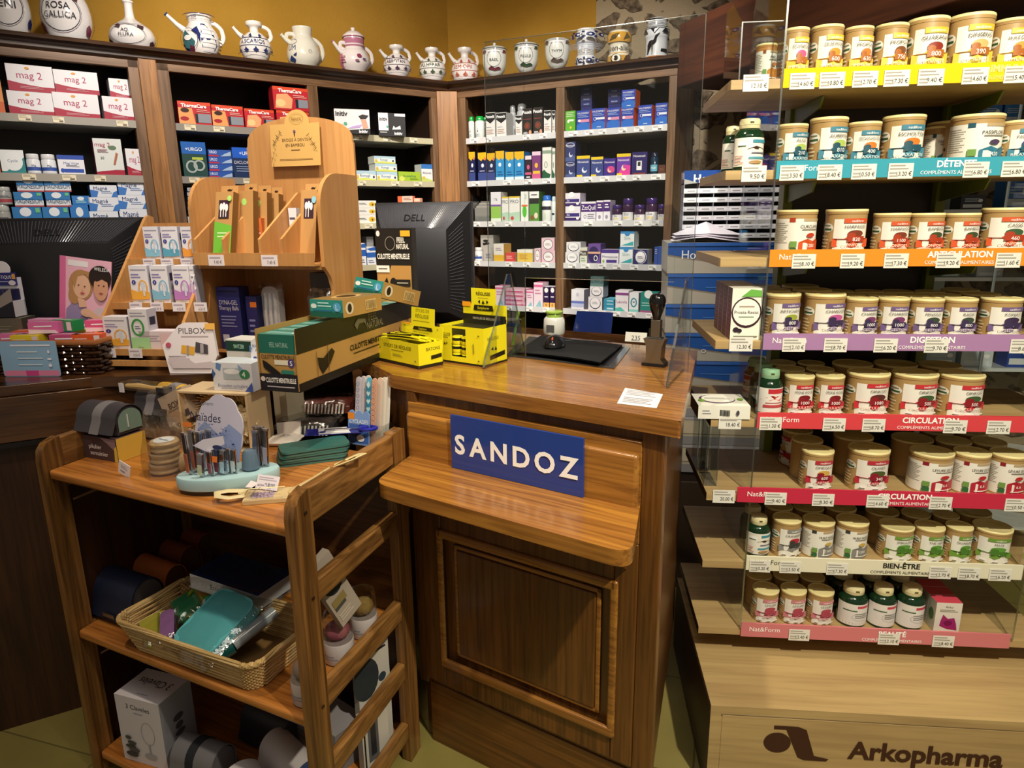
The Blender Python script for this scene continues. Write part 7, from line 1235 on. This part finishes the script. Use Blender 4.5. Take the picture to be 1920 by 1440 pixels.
m = MB(); m.ext([(x, 0, z) for x, z in rnd_poly([(0, 0), (.17, 0), (.17, .105), (0, .105)], [.008]*4)], (0, -.002, 0), '8fb8dc', 'gloss'); prt(m, flat((0, -.002, 0), (1, 0, 0), (0, 0, 1), (0, -1, 0)), .17, .105, 'r .02 .02 .98 .17 e088b0;r .4 .02 .62 .17 d04890;l .2 .82 .9 .94 1 eef;l .3 .66 .66 .74 1 dde8f4;l .3 .48 .74 .56 1 dde8f4;l .3 .3 .72 .38 1 dde8f4;e .86 .7 .02 .05 eef;e .86 .5 .04 .03 eef;e .86 .32 .03 .05 eef', 'gloss'); mk('sheet', m, parent=cw_)
cols = [('e878b8', 'pink', .00, .03, 20), ('f0d838', 'yellow', .055, .02, 5), ('e070b0', 'orchid', .10, .04, 12), ('2f9a58', 'green', .13, .09, -18), ('c8568c', 'rose', .17, .025, 8), ('e8602c', 'orange', .235, .03, 10), ('e0588c', 'raspberry', .255, .07, 25), ('f0c83c', 'golden', .17, .13, -10), ('e89ac8', 'pale pink', .05, .11, -8), ('4a5aa8', 'indigo', .10, .14, 12), ('e86a3c', 'coral', .0, .10, 15), ('3a7a4a', 'dark green', .22, .12, 30)]
for k, (c, nm, x, y, rz) in enumerate(cols):
    zz = LZ+.079+(.035 if k in (2, 3, 6, 8) else 0); P = FW.P(sB-.36+x+.03, y+.01, zz)
    mk('lozenge_box', pack(.085, .042, .033, c, 'l .1 .3 .6 .7 2 f4e8ee;r .75 .1 .95 .9 f0e0e8' if k % 2 else 'p f4dce8 0 0 1 0 .9 .3 0 .4;l .2 .5 .8 .8 1 fff', None, c, tops='l .1 .3 .8 .7 2 f0e4ee'), P, FW.rot+radians(rz*.6), None, '%s lozenge carton lying in the dark basket' % nm, 'box', 'lozenge cartons in the dark basket')
P = gz(0, 612, LT+.09); FX2 = Fr(P[0]-.03, 1.93, 88)
px_ = ray(8, 560); t_ = 2.06/px_[1]; o = thing('tick_remover_display', 'white and navy counter pack of tick removers with rounded header', 'display box', (ray(-40, 560)[0]/ray(-40, 560)[1]*2.13, 2.13, LT+.151), FX2.rot)
m = MB(); m.ext([(0, 0, 0), (.10, 0, 0), (.10, 0, .05), (0, 0, .0)], (0, .002, 0), '1f1c2c'); m.ext([(0, 0, 0), (.10, 0, .05), (.10, 0, .09), (0, 0, .02)], (0, .002, 0), '9a9088'); m.box(0, .003, 0, .10, .06, .05, 'dcdce0'); m.box(.02, .008, .05, .095, .05, .085, '22224a')
for k in range(6): m.box(.022+.012*k, .006, .05, .028+.012*k, .008, .082, '3a3a6a')
m.box(0, .055, .0, .1, .06, .12, 'e8e6ee'); m.box(.01, .05, .095, .09, .055, .135, '2a2a78'); prt(m, flat((.01, .05, .095), (1, 0, 0), (0, 0, 1), (0, -1, 0)), .08, .04, 't TIRE-TIQUES .5 .66 .26 fff .8;l .1 .2 .7 .4 1 aac;e .84 .2 .14 .2 e8e0ea;r .88 .5 1 .9 e8a83a'); m.lathe([(.024, 0), (.024, .003)], 'eeeaf0', 'card', 20); mk('tray', m, parent=o)
m = MB(); m.lathe([(.026, 0), (.026, .003)], 'eeeaf0', 'card', 24); m.rot(pi/2, 'X'); m.xf(lambda p: (p[0]+.05, p[1]+.055, p[2]+.145)); mk('header', m, parent=o)
# ---------------------------------------------------------------- pillbox header card, earplug packs
g = gz(350, 700, 1.065); g = (-.93, 1.93, 1.0625)
g = gz(352, 735, RZ+.11); FPc = radians(-3)
o = thing('organiser_header', 'white counter card picturing grey and yellow roll organisers', 'display card', (gz(290, 708, LT)[0], 1.972, LZ), FPc)
w, h = .165, .150
pts = [(.02, 0), (w-.02, 0), (w, h*.35), (w*.93, h*.86), (w*.8, h), (w*.42, h), (w*.3, h*.94), (0, h*.55)]
m = MB(); m.ext([(x, 0, z) for x, z in pts], (0, .012, 0), 'eae4ea'); prt(m, flat((0, 0, 0), (1, 0, 0), (0, 0, 1), (0, -1, 0)), w, h, 't PILBOX .55 .84 .12 5a545c .5;l .35 .7 .85 .75 1 b8a8b0;p e0a838 .34 .4 .58 .36 .6 .52 .36 .56;r .45 .36 .49 .55 9a929a;p 4a464c .6 .42 .84 .38 .84 .56 .62 .62;r .7 .4 .76 .58 a8a0a6;e .12 .56 .05 .05 c0506a;l .12 .26 .5 .36 2 8a8288;p c8bcc4 .1 .3 .4 .34 .6 .2 .9 .24 .9 .1 .2 .1;r .8 .86 .98 .98 f0b858'); m.rot(radians(-10), 'X'); mk('card', m, parent=o)
CZ1 = RZ+.1632
mk('earplug_pack', pack(.115, .075, .075, 'e6e8f0', 'p 3f68b0 0 .4 .08 .6 0 .8;p 6a90cc .1 .8 .2 .7 .25 .95 .12 1;r .28 .42 .74 .82 b8c4cc;e .5 .7 .2 .1 eef0f4;e .82 .62 .13 .17 3a8a5a;t 4 .8 .62 .2 fff .1;t Protection_auriculaire .5 .2 .12 3a4a88 .74;l .2 .06 .75 .12 1 8a90b0;p 3f5ab0 .8 0 1 0 1 .35;p 8ab0d8 .68 1 .8 .8 .72 .7', 'c8ccd8', 'd0dce8'), tuple(crt.location[i]+(CRF.u[i]*.10+CRF.v[i]*.02 if i < 2 else .1626) for i in range(3)), CRF.rot, None, 'white and blue earplug pack standing on the pale crate', 'box')
FE = Fr(-.80, 1.93, 106)
mk('eardrop_box', pack(.085, .07, .115, 'e4e4e2', 'r 0 .72 1 .97 1c4438;t SWITZER .5 .84 .1 cfe .4;l .12 .2 .85 .6 5 a8a8a0', 'b8b8b4', 'e8e8e6'), (-.80, 1.885, CT+.0006 if False else LZ), FE.rot, None, 'white carton with dark green band under the blue therapy pack', 'box')
o = thing('earplug_header', 'white scalloped counter card for foam earplugs', 'display card', (-.70, 1.80, LZ), FE.rot)
w, h = .10, .155; m = MB(); pts = [(0, 0), (w, 0), (w, h*.55), (w*.96, h*.8), (w*.85, h*.86), (w*.8, h), (w*.25, h), (w*.2, h*.86), (w*.04, h*.8), (0, h*.55)]
m.ext([(x, 0, z) for x, z in pts], (0, .003, 0), 'eceaf0'); prt(m, flat((0, 0, 0), (1, 0, 0), (0, 0, 1), (0, -1, 0)), w, h, 't Estipharm .5 .88 .08 2a2a40 .56;t BOUCHONS_D\'OREILLES .48 .72 .05 6a78a8 .8;t POLYURÉTHANE .48 .64 .05 6a78a8 .62;e .14 .5 .06 .035 3a4a98;e .32 .5 .06 .035 5a8a58;e .5 .5 .06 .035 3a5aa0;e .66 .5 .06 .035 6aa068;p 5a88c0 .0 .6 .08 .68 0 .74;r .78 .66 .98 .74 f0a838'); m.box(0, .004, 0, w, .05, h*.3, 'dfe4ec'); mk('card', m, parent=o)
# ---------------------------------------------------------------- long cardboard tray with teal cartons
TZ = CT+.003
FT = Fr(*gz(562, 737, TZ)[:2], 107.35); tw = .108; tl = .66; tfh = .136
kb, tl_c = 'b48c4e', '1f1b16'
tray = thing('cardboard_tray', 'long kraft and black cardboard tray full of teal cartons', 'display tray', FT.P(-tw, 0, TZ), FT.rot)
m = MB()
m.box(0, 0, 0, tw, tl, .003, '1f1b16'); 
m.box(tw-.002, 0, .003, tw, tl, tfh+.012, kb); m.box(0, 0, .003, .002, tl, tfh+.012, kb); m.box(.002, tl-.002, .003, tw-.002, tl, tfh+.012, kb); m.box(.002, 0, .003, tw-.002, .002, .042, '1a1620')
sf = flat((tw, 0, 0), (0, 1, 0), (0, 0, 1), (1, 0, 0)); H_ = tfh+.015
prt(m, sf, tl, H_, 'r 0 .60 1 1 1c1a12;r 0 0 1 .14 16120e;t FEEL .56 .86 .13 8a8468 .1;t NATURAL .575 .72 .13 8a8468 .14;p 6a6650 .42 .7 .40 .8 .43 .9 .49 .86 .5 .7 .48 .8 .44 .8;T CULOTTE_MENSTRUELLE .53 .42 .1 1c1812 .36;l .38 .28 .68 .33 1 1c1812;p 161210 .12 .46 .16 .42 .22 .54 .24 .46 .20 .28 .15 .16 .13 .3;r .115 .14 .118 .56 6a5028;r .19 .14 .193 .62 6a5028')
prt(m, flat((0, 0, 0), (1, 0, 0), (0, 0, 1), (0, -1, 0)), tw, .042, 'e .1 .7 .06 .14 d8c8c0;T CULOTTE_MENSTRUELLE .56 .66 .28 e8e4e0 .76;l .2 .2 .9 .36 1 b8b0b0')
mk('tray', m, parent=tray)
tealb = 'r 0 .66 1 1 1f6a5c;t FEEL_NATURAL .55 .82 .1 a8ccc0 .5;t CULOTTE_MENSTRUELLE .5 .6 .08 1a1414 .9;r .4 .46 .84 .55 e4ddc8;e .86 .5 .09 .08 4a3a78;t S .86 .5 .09 fff .1;p 16120f .08 .54 .2 .5 .5 .34 .56 .3 .46 .12 .3 .3 .1 .4;r .58 .3 .92 .37 2a7a6a;r .58 .2 .92 .27 2a7a6a;r .58 .1 .92 .17 2a7a6a'
for k in range(13):
    m = pack(tw-.008, .0475, tfh-.004, kb, tealb if k == 0 else '', '6a5a34', '3f9a94', tops='p 2f8078 0 0 1 0 1 .3 0 .5;l .1 .3 .8 .8 3 a8d8d4;e .85 .5 .06 .2 cfe8f4')
    nm = 'frontmost teal-topped carton in the long tray' if k == 0 else ('rearmost' if k == 12 else ordl(k))+' teal-topped carton counted from the tray front'
    mk('underwear_box', m, FT.P(-tw+.004, .0045+k*.0492, TZ+.0035), FT.rot, None, nm, 'box', 'teal-topped cartons in the long tray')
def loosebox(lab, pos, rz, tx, ty):
    m = pack(.105, .17, .045, '2f9088', 'p 1a5a4a 0 0 1 0 1 .3 0 .3;e .12 .62 .09 .14 e8f0ee;t xxx .5 .6 .01 fff;l .25 .55 .66 .9 2 c8ecec;l .1 .32 .7 .44 1 2a5a9a;e .84 .6 .12 .26 5aa4d4;t L .84 .6 .34 e8f4fa .2', 'b08a4c', '8a7040', sops='e .16 .5 .1 .36 d8ccb0;e .16 .5 .05 .26 241c14;r .56 .2 .84 .8 d8b878;'+''.join(f'r {.58+.03*i} .25 {.59+.03*i} .75 2a2018;' for i in range(8)), tops='e .5 .5 .3 .3 c8a468;e .5 .5 .2 .2 3a2c18')
    mk('underwear_box', m, pos, (tx, ty, FT.rot+rz), None, lab, 'box')
P = FT.P(-tw+.008, .19, TZ+tfh+.0016); P = FT.P(-.093, .21, TZ+tfh+.013)
loosebox('teal and kraft carton marked L lying across the long tray', P, -.12, 0, 0)
P = FT.P(-.075, .40, TZ+tfh+.056); loosebox('tilted teal and kraft carton topmost above the long tray', P, -.25, -.26, .10)
# tall black header carton
P = FT.P(-.06, .66+.006, TZ); hw_, hh_ = .115, .29
s0 = FT.sx(703, .67, 1.45); s1 = FT.sx(772, .67, 1.45); zt = FT.zy(428, s0, .67)
m = pack(s1-s0, .03, zt-TZ, '1c1a18', 'p b98a4a 0 0 .94 0 .94 .68 .4 .68 .36 .64 0 .64;e .08 .955 .05 .025 e8e0dc;o .4 .87 .14 .06 .006 8a8478;T FEEL .7 .90 .045 e4e0d4 .22;T NATURAL .74 .845 .045 e4e0d4 .34;T CULOTTE_MENSTRUELLE .48 .76 .05 f0ece4 .88;r 0 .62 .36 .68 f0e8e0;l .06 .64 .3 .665 1 6a6258;r .70 .93 .96 .98 f0b030;p 141210 .08 .46 .28 .58 .34 .5 .3 .38 .14 .42;'+';'.join(f'r .5 {a} .92 {a+.06} 241f1a;e .46 {a+.03} .09 .045 1c1a18;l .56 {a+.02} .86 {a+.04} 1 c8bca8' for a in (.5, .36, .22, .08)), '2a2620', '1c1a18')
mk('header_carton', m, FT.P(s0, .67, TZ), FT.rot, None, 'tall black and kraft upright carton with white lettering, before monitor', 'box')
# ---------------------------------------------------------------- yellow liquorice boxes
YE = 'e6dc1e'
def yaz(p, q): return math.degrees(atan2(q[0]-p[0], q[1]-p[1]))
a, b, c = gz(710, 676, CT), gz(786, 693, CT), gz(824, 676, CT); FY = Fr(a[0], a[1], yaz(a, b)); w = hypot(b[0]-a[0], b[1]-a[1]); d = .085; h = .068
o = thing('liquorice_stick_box', 'low yellow box of wrapped liquorice sticks with raised header', 'display box', (a[0], a[1], CT+.0006), FY.rot)
m = MB(); m.box(0, 0, 0, w, .0015, h, YE); m.box(0, d-.0015, 0, w, d, h, YE); m.box(0, .0015, 0, .0015, d-.0015, h, YE); m.box(w-.0015, .0015, 0, w, d-.0015, h, YE); m.box(.0015, .0015, 0, w-.0015, d-.0015, .002, YE)
prt(m, flat((0, 0, 0), (1, 0, 0), (0, 0, 1), (0, -1, 0)), w, h, 'r 0 0 1 .13 1c1a10;t STICKS_DE_RÉGLISSE .5 .76 .15 3a3610 .8;r .35 .58 .65 .6 3a3610;l .38 .34 .62 .46 2 8a8430;e .07 .6 .02 .03 8a8430;e .93 .3 .02 .03 8a8430'); prt(m, flat((w, 0, 0), (0, 1, 0), (0, 0, 1), (1, 0, 0)), d, h, 'r 0 0 1 .13 1c1a10;t BATONS .6 .74 .14 5a5620 .6;p 1c1a10 .5 .3 .95 .34 .95 .5 .5 .46')
mk('box', m, parent=o)
m = MB(); m.box(.0, d+.001, .0, w, d+.003, h+.035, YE); m.box(w*.25, d+.001, h+.035, w*.8, d+.003, h+.082, YE)
prt(m, flat((0, d+.001, 0), (1, 0, 0), (0, 0, 1), (0, -1, 0)), w, h+.09, 't STICKS_DE .52 .90 .06 7a7418 .36;t RÉGLISSE .52 .80 .07 7a7418 .4;l .3 .70 .7 .72 1 5a5418;p 1c1a10 .3 .545 .78 .55 .75 .615 .33 .61;t Estipharm .54 .58 .04 e6dc1e .36;l .3 .5 .7 .515 1 5a5418;e .1 .6 .02 .012 8a8430;e .9 .6 .02 .012 8a8430;r .02 .63 .25 .655 f0a020'); m.rot(radians(-4), 'X', (0, d, h)); mk('header', m, parent=o)
random.seed(11)
for k in range(16):
    m = MB(); yv = .008+.068*(k/15); L_ = w*.94; cc = YE if k % 3 else 'c8c01a'; m.tube([(0, 0, 0), (L_*.5, .002, .004), (L_, 0, .002)], [.0045, .006, .0045], cc, 'gloss', 6, flat=.6); m.tube([(L_*.15, -.0015, .0042), (L_*.8, -.001, .0066)], .0022, '1a180c', 'gloss', 5)
    o2 = mk('liquorice_stick', m, (0, 0, 0), 0, None, None, None); p = FY.P(.006+(.004 if k % 2 else 0), yv, CT+h-.008+.006*(k % 3)+.006*random.random()); o2.location = p; o2.rotation_euler = (random.uniform(-.3, .3), random.uniform(-.05, .03), FY.rot+random.uniform(-.10, .10)); tag(o2, 'liquorice stick in yellow and black wrapper, lying in the low yellow box', 'liquorice stick', 'wrapped liquorice sticks')
a, b, c = gz(824, 677, CT), gz(905, 689, CT), gz(944, 665, CT); FY2 = Fr(a[0]+.004, a[1], yaz(a, b)); w = hypot(b[0]-a[0], b[1]-a[1]); d = .105; h = FY2.zy(612, w*.4, 0)-CT
o = thing('liquorice_tin_box', 'tall yellow window box of liquorice pastille tins with header', 'display box', (a[0]+.004, a[1], CT+.0006), FY2.rot)
m = MB(); m.box(0, 0, 0, w*.26, .0015, h, YE); m.box(w*.60, 0, 0, w, .0015, h, YE); m.box(w*.26, 0, 0, w*.60, .0015, h*.18, YE); m.box(w*.26, 0, h*.94, w*.60, .0015, h, YE)
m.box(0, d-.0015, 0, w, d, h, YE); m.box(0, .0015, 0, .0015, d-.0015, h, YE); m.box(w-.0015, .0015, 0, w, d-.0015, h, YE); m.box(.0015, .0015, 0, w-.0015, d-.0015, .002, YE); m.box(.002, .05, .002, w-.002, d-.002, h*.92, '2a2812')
prt(m, flat((0, 0, 0), (1, 0, 0), (0, 0, 1), (0, -1, 0)), w, h, 'r 0 0 1 .05 1c1a10;t RÉGLISSE .14 .76 .09 4a4618 .22;l .06 .66 .2 .7 1 6a6420;p 1c1a10 .05 .52 .08 .56 .08 .48;p 1c1a10 .10 .48 .12 .56 .145 .48;p 1c1a10 .16 .56 .19 .52 .16 .48;p 8a8430 .78 .3 .8 .34 .79 .6 .77 .56;e .9 .8 .02 .02 6a6420;e .9 .14 .02 .02 6a6420'); prt(m, flat((w, 0, 0), (0, 1, 0), (0, 0, 1), (1, 0, 0)), d, h, 't RÉGLISSE .4 .7 .09 6a6420 .6;p 1c1a10 .3 .42 .4 .48 .4 .38;p 1c1a10 .45 .38 .5 .48 .56 .38;p 1c1a10 .25 .14 .9 .2 .9 .32 .25 .26;r 0 0 1 .05 1c1a10')
mk('box', m, parent=o)
zh = FY2.zy(541, w*.4, d)-CT; m = MB(); m.box(0, d+.001, h-.0, w, d+.003, h+.05, YE); m.box(w*.2, d+.001, h+.05, w*.76, d+.003, max(zh, h+.07), YE); m.box(0, d-.002, h-.012, w, d+.0005, h+.012, '1c1a14')
prt(m, flat((0, d+.001, h), (1, 0, 0), (0, 0, 1), (0, -1, 0)), w, max(zh, h+.07)-h, 'T RÉGLISSE .48 .84 .1 5a5418 .44;l .36 .7 .6 .73 1 8a8430;p 1c1a10 .36 .6 .41 .66 .41 .54;p 1c1a10 .45 .54 .48 .66 .52 .54;p 1c1a10 .56 .66 .61 .6 .56 .54;p 1c1a10 .26 .34 .72 .34 .7 .50 .28 .50;t Estipharm .49 .42 .08 e6dc1e .34;r 0 .44 .2 .58 f0a020;r 0 0 1 .22 1c1a14;t PASTILLES_DE_RÉGLISSE .5 .1 .07 c8c4a8 .5'); mk('header', m, parent=o)
n = 0
for r_ in range(3):
    for k in range(2):
        m = MB(); R = .0165; m.lathe([(R*.9, 0), (R, .003), (R, .011), (R*1.0, .0115), (R, .019), (R*.9, .023)], [YE, YE, '1c1a10', '1c1a10', YE], 'gloss', 20)
        mk('pastille_tin', m, FY2.P(w*.30+.0005+(2*R+.001)*k, .003+R+.002, CT+.004+.0238*r_), FY2.rot, None, '%s yellow and black pastille tin in the %s window row' % (('left-hand', 'right-hand')[k], ('bottom', 'middle', 'top')[r_]), 'tin', 'pastille tins in the window box'); n += 1
# ---------------------------------------------------------------- clear screen on the till counter
FPn = Fr(*gz(986, 672, CT)[:2], 114.8); zc = CT+.0008
tl0, tl1 = FPn.pl(907, 80), FPn.pl(1332, 23); s_l = tl0[0]; s_r = tl1[0]; zt = (tl0[1]+tl1[1])/2; so = FPn.sx(1262, 0, 1.3); zo = FPn.pl(985, 521)[1]
scr = thing('sneeze_guard', 'large clear acrylic screen with a pass-through opening on the till counter', 'screen', FPn.P(0, 0, 0), FPn.rot)
pts = [(s_l, zc), (-.001, zc), (-.001, zo), (so, zo), (so, zc), (s_r-.03, zc), (s_r, zt), (s_l, zt)]
m = MB()
for a, b, c, d_ in ((s_l, -.001, zc, zt), (-.001, so, zo, zt), (so, s_r-.01, zc, zt)): m.ext([(a, 0, c), (b, 0, c), (b, 0, d_), (a, 0, d_)], (0, .004, 0), mat='acrylic')
mk('pane', m, parent=scr)
m = MB()
for a, c, b, d_ in ((s_l, zc, s_l, zt), (s_l, zt, s_r-.01, zt), (s_r-.01, zt, s_r-.01, zc), (-.001, zc, -.001, zo), (-.001, zo, so, zo)): m.tube([(a, .002, c), (b, .002, d_)], .0012, 'fff', 'edge', 6)
mk('pane_edge', m, parent=scr)
for a in (FPn.loc(gz(905, 692, CT))[0], FPn.loc(gz(1247, 729, CT))[0]):
    f = .175 if a < .1 else .2; m = MB(); m.ext([(a, -f, zc), (a, -.002, zc), (a, -.002, zc+.24), (a, -.02, zc+.24), (a, -f, zc+.012)], (.006, 0, 0), mat='acrylic'); m.tube([(a+.003, -f, zc+.003), (a+.003, -.018, zc+.24)], .0028, 'fff', 'edge', 4); m.tube([(a+.003, -f, zc+.003), (a+.003, -.004, zc+.003)], .0022, 'fff', 'edge', 4)
    if a > .1: mk('bracket', m, parent=scr); continue
    m.ext([(a, .006, zc), (a, .10, zc), (a, .006, zc+.24)], (.006, 0, 0), mat='acrylic'); m.tube([(a+.003, .10, zc+.003), (a+.003, .007, zc+.24)], .0025, 'fff', 'edge', 4); mk('bracket', m, parent=scr)
# mouse pad, mouse, stamp, sanitizer, papers
a, b, c, d_ = gz(948, 668, CT), gz(1152, 692, CT), gz(1182, 652, CT), gz(985, 630, CT)
m = MB(); m.prism([(p[0], p[1]) for p in (a, b, c, d_)], CT+.0006, CT+.003, '3a3a3c', 'gloss'); m.prism(inset([(p[0], p[1]) for p in (a, b, c, d_)], .9), CT+.003, CT+.0036, '0c0c0e', 'card'); mk('glass_plate', m, (0, 0, 0), 0, None, 'dark glass plate under the black mouse mat', 'plate')
a, b, c, d_ = gz(965, 659, CT+.01), gz(1125, 684, CT+.01), gz(1168, 645, CT+.01), gz(1015, 627, CT+.01); V = []; F_ = []; nx = 12
for j in range(nx+1):
    for i in range(nx+1):
        u, v = i/nx, j/nx; x = (a[0]*(1-u)+b[0]*u)*(1-v)+(d_[0]*(1-u)+c[0]*u)*v; y_ = (a[1]*(1-u)+b[1]*u)*(1-v)+(d_[1]*(1-u)+c[1]*u)*v; V.append((x, y_, CT+.0075+.006*sin(u*2.6)*(1-v)+.006*u*(1-v)))
top_ = len(V); V += [(x, y_, z-.003) for x, y_, z in V]
for j in range(nx):
    for i in range(nx): q = j*(nx+1)+i; F_ += [(q, q+1, q+nx+2, q+nx+1), (top_+q, top_+q+nx+1, top_+q+nx+2, top_+q+1)]
m = MB(); m.mesh(V, F_, '202124', 'matte', True); mk('mouse_mat', m, (0, 0, 0), 0, None, 'black curling mouse mat on the till counter', 'mouse mat', sharp=80)
g = gz(1040, 648, CT+.016); mo = thing('computer_mouse', 'dark grey wired mouse with orange wheel', 'mouse', (g[0], g[1], CT+.0165), FPn.rot+.15)
m = MB(); m.ball((0, 0, .0), .032, .05, .034, '1a1b1f', 'gloss', 24, 14); m.v = [(x, y, max(z, 0)) for x, y, z in m.v]; mk('body', m, parent=mo)
m = MB(); m.ball((0, -.03, .024), .003, .009, .007, 'd8603a', 'gloss'); mk('wheel', m, parent=mo)
m = MB(); m.tube([(.0, .046, .004), (.05, .07, .006), (.10, .08, .004), (.16, .10, .002)], .0017, '0c0c0e', 'gloss', 6); mk('cable', m, parent=mo)
g = gz(1040, 628, CT); o = thing('gel_dispenser', 'white squat dispenser with lime green cap behind the mouse', 'dispenser', (g[0], g[1]+.03, CT+.0006), FPn.rot)
m = MB(); m.lathe([(.036, 0), (.038, .01), (.036, .05), (.030, .058)], 'e2e2de', 'gloss', 24); m.box(-.014, -.039, .01, .014, -.0355, .034, '5a5a5c'); mk('body', m, parent=o); m = MB(); m.lathe([(.026, .058), (.027, .064), (.024, .07), (.030, .072), (.031, .077), (.026, .08)], 'a8cc5a', 'gloss', 24); mk('cap', m, parent=o)
g = gz(1231, 688, CT); o = thing('stamp_press', 'grey metal hand stamp with black knob on the till counter', 'stamp', (g[0], g[1]+.02, CT+.0006), FPn.rot-.1)
m = MB(); m.prism([(-.032, -.02), (.032, -.02), (.03, .02), (-.03, .02)], 0, .008, '15151a'); m.ext([(-.03, -.018, .008), (-.02, -.018, .02), (-.022, -.018, .055), (-.03, -.018, .075), (.03, -.018, .075), (.022, -.018, .055), (.02, -.018, .02), (.03, -.018, .008)], (0, .036, 0), '9a968a', 'steel'); m.box(-.018, -.012, .075, .018, .012, .078, '2a2a2c'); m.box(-.013, -.010, .078, .013, .010, .125, '8e8a7e', 'steel'); m.box(-.02, -.006, .078, -.014, .006, .1, '15151a'); mk('frame', m, parent=o, bev=.0015)
m = MB(); m.lathe(smoothprof([(.010, .125), (.012, .135), (.02, .16), (.022, .178), (.016, .192), (.001, .196)], 3), '0f0f12', 'gloss', 24); mk('knob', m, parent=o)
a, b, c, d_ = gz(1157, 757, CT), gz(1231, 766, CT), gz(1243, 740, CT), gz(1172, 728, CT); m = MB(); m.prism([(p[0], p[1]) for p in (a, b, c, d_)], CT+.0006, CT+.0012, 'e6e4e8')
ux = Vector((b[0]-a[0], b[1]-a[1], 0)); uy = Vector((d_[0]-a[0], d_[1]-a[1], 0)); prt(m, flat((a[0], a[1], CT+.0012), tuple(ux), tuple(uy), (0, 0, 1)), 1, 1, 'l .1 .55 .9 .92 4 a9a4b4;l .1 .1 .85 .45 4 b4b0bc'); mk('paper_note', m, (0, 0, 0), 0, None, 'small printed white note near the till counter corner', 'paper')
g = gz(1173, 642, CT); m = MB(); m.ext([(0, 0, 0), (.07, 0, 0), (.07, .008, .03), (0, .008, .03)], (0, .002, 0), 'e4e2dc'); prt(m, flat((0, 0, 0), (1, 0, 0), (0, .25, .97), (0, -1, 0)), .07, .03, 't 235 .5 .45 .5 334 .6;l .3 .1 .7 .2 1 667'); mk('number_card', m, (g[0], g[1]+.015, CT+.001), FPn.rot, None, 'small white card with handwritten digits beside the stamp', 'card')
g = gz(1090, 630, CT); m = MB(); m.ext([(0, 0, 0), (.14, 0, 0), (.14, .02, .07), (.008, .02, .07)], (0, .003, 0), '16265c', 'gloss'); mk('folder', m, (g[0]-.02, g[1]+.10, CT+.0006), FPn.rot, None, 'navy blue folder leaning behind the mouse mat', 'folder')
g = gz(940, 660, CT); o = thing('pen_cup', 'clear glass cup holding a green pen beside the yellow boxes', 'cup', (g[0]+.035, g[1]+.09, CT+.0006), 0); m = MB(); m.lathe([(.024, 0), (.026, .004), (.028, .085)], 'fff', 'acrylic', 24); m.lathe([(.028, .084), (.0285, .086)], 'fff', 'edge', 24); mk('glass', m, parent=o); m = MB(); m.tube([(.0, 0, .004), (.02, .01, .11)], .0045, '8ab83a', 'gloss', 8); mk('pen', m, parent=o)

P = (ray(-40, 560)[0]/ray(-40, 560)[1]*2.13-.01, 2.125, LT+.080); mk('carton', pack(.13, .07, .068, '6a6254', 'l .1 .3 .8 .7 3 8a8270', '4a4438'), P, FX2.rot, None, 'taupe carton carrying the tick remover pack', 'box')
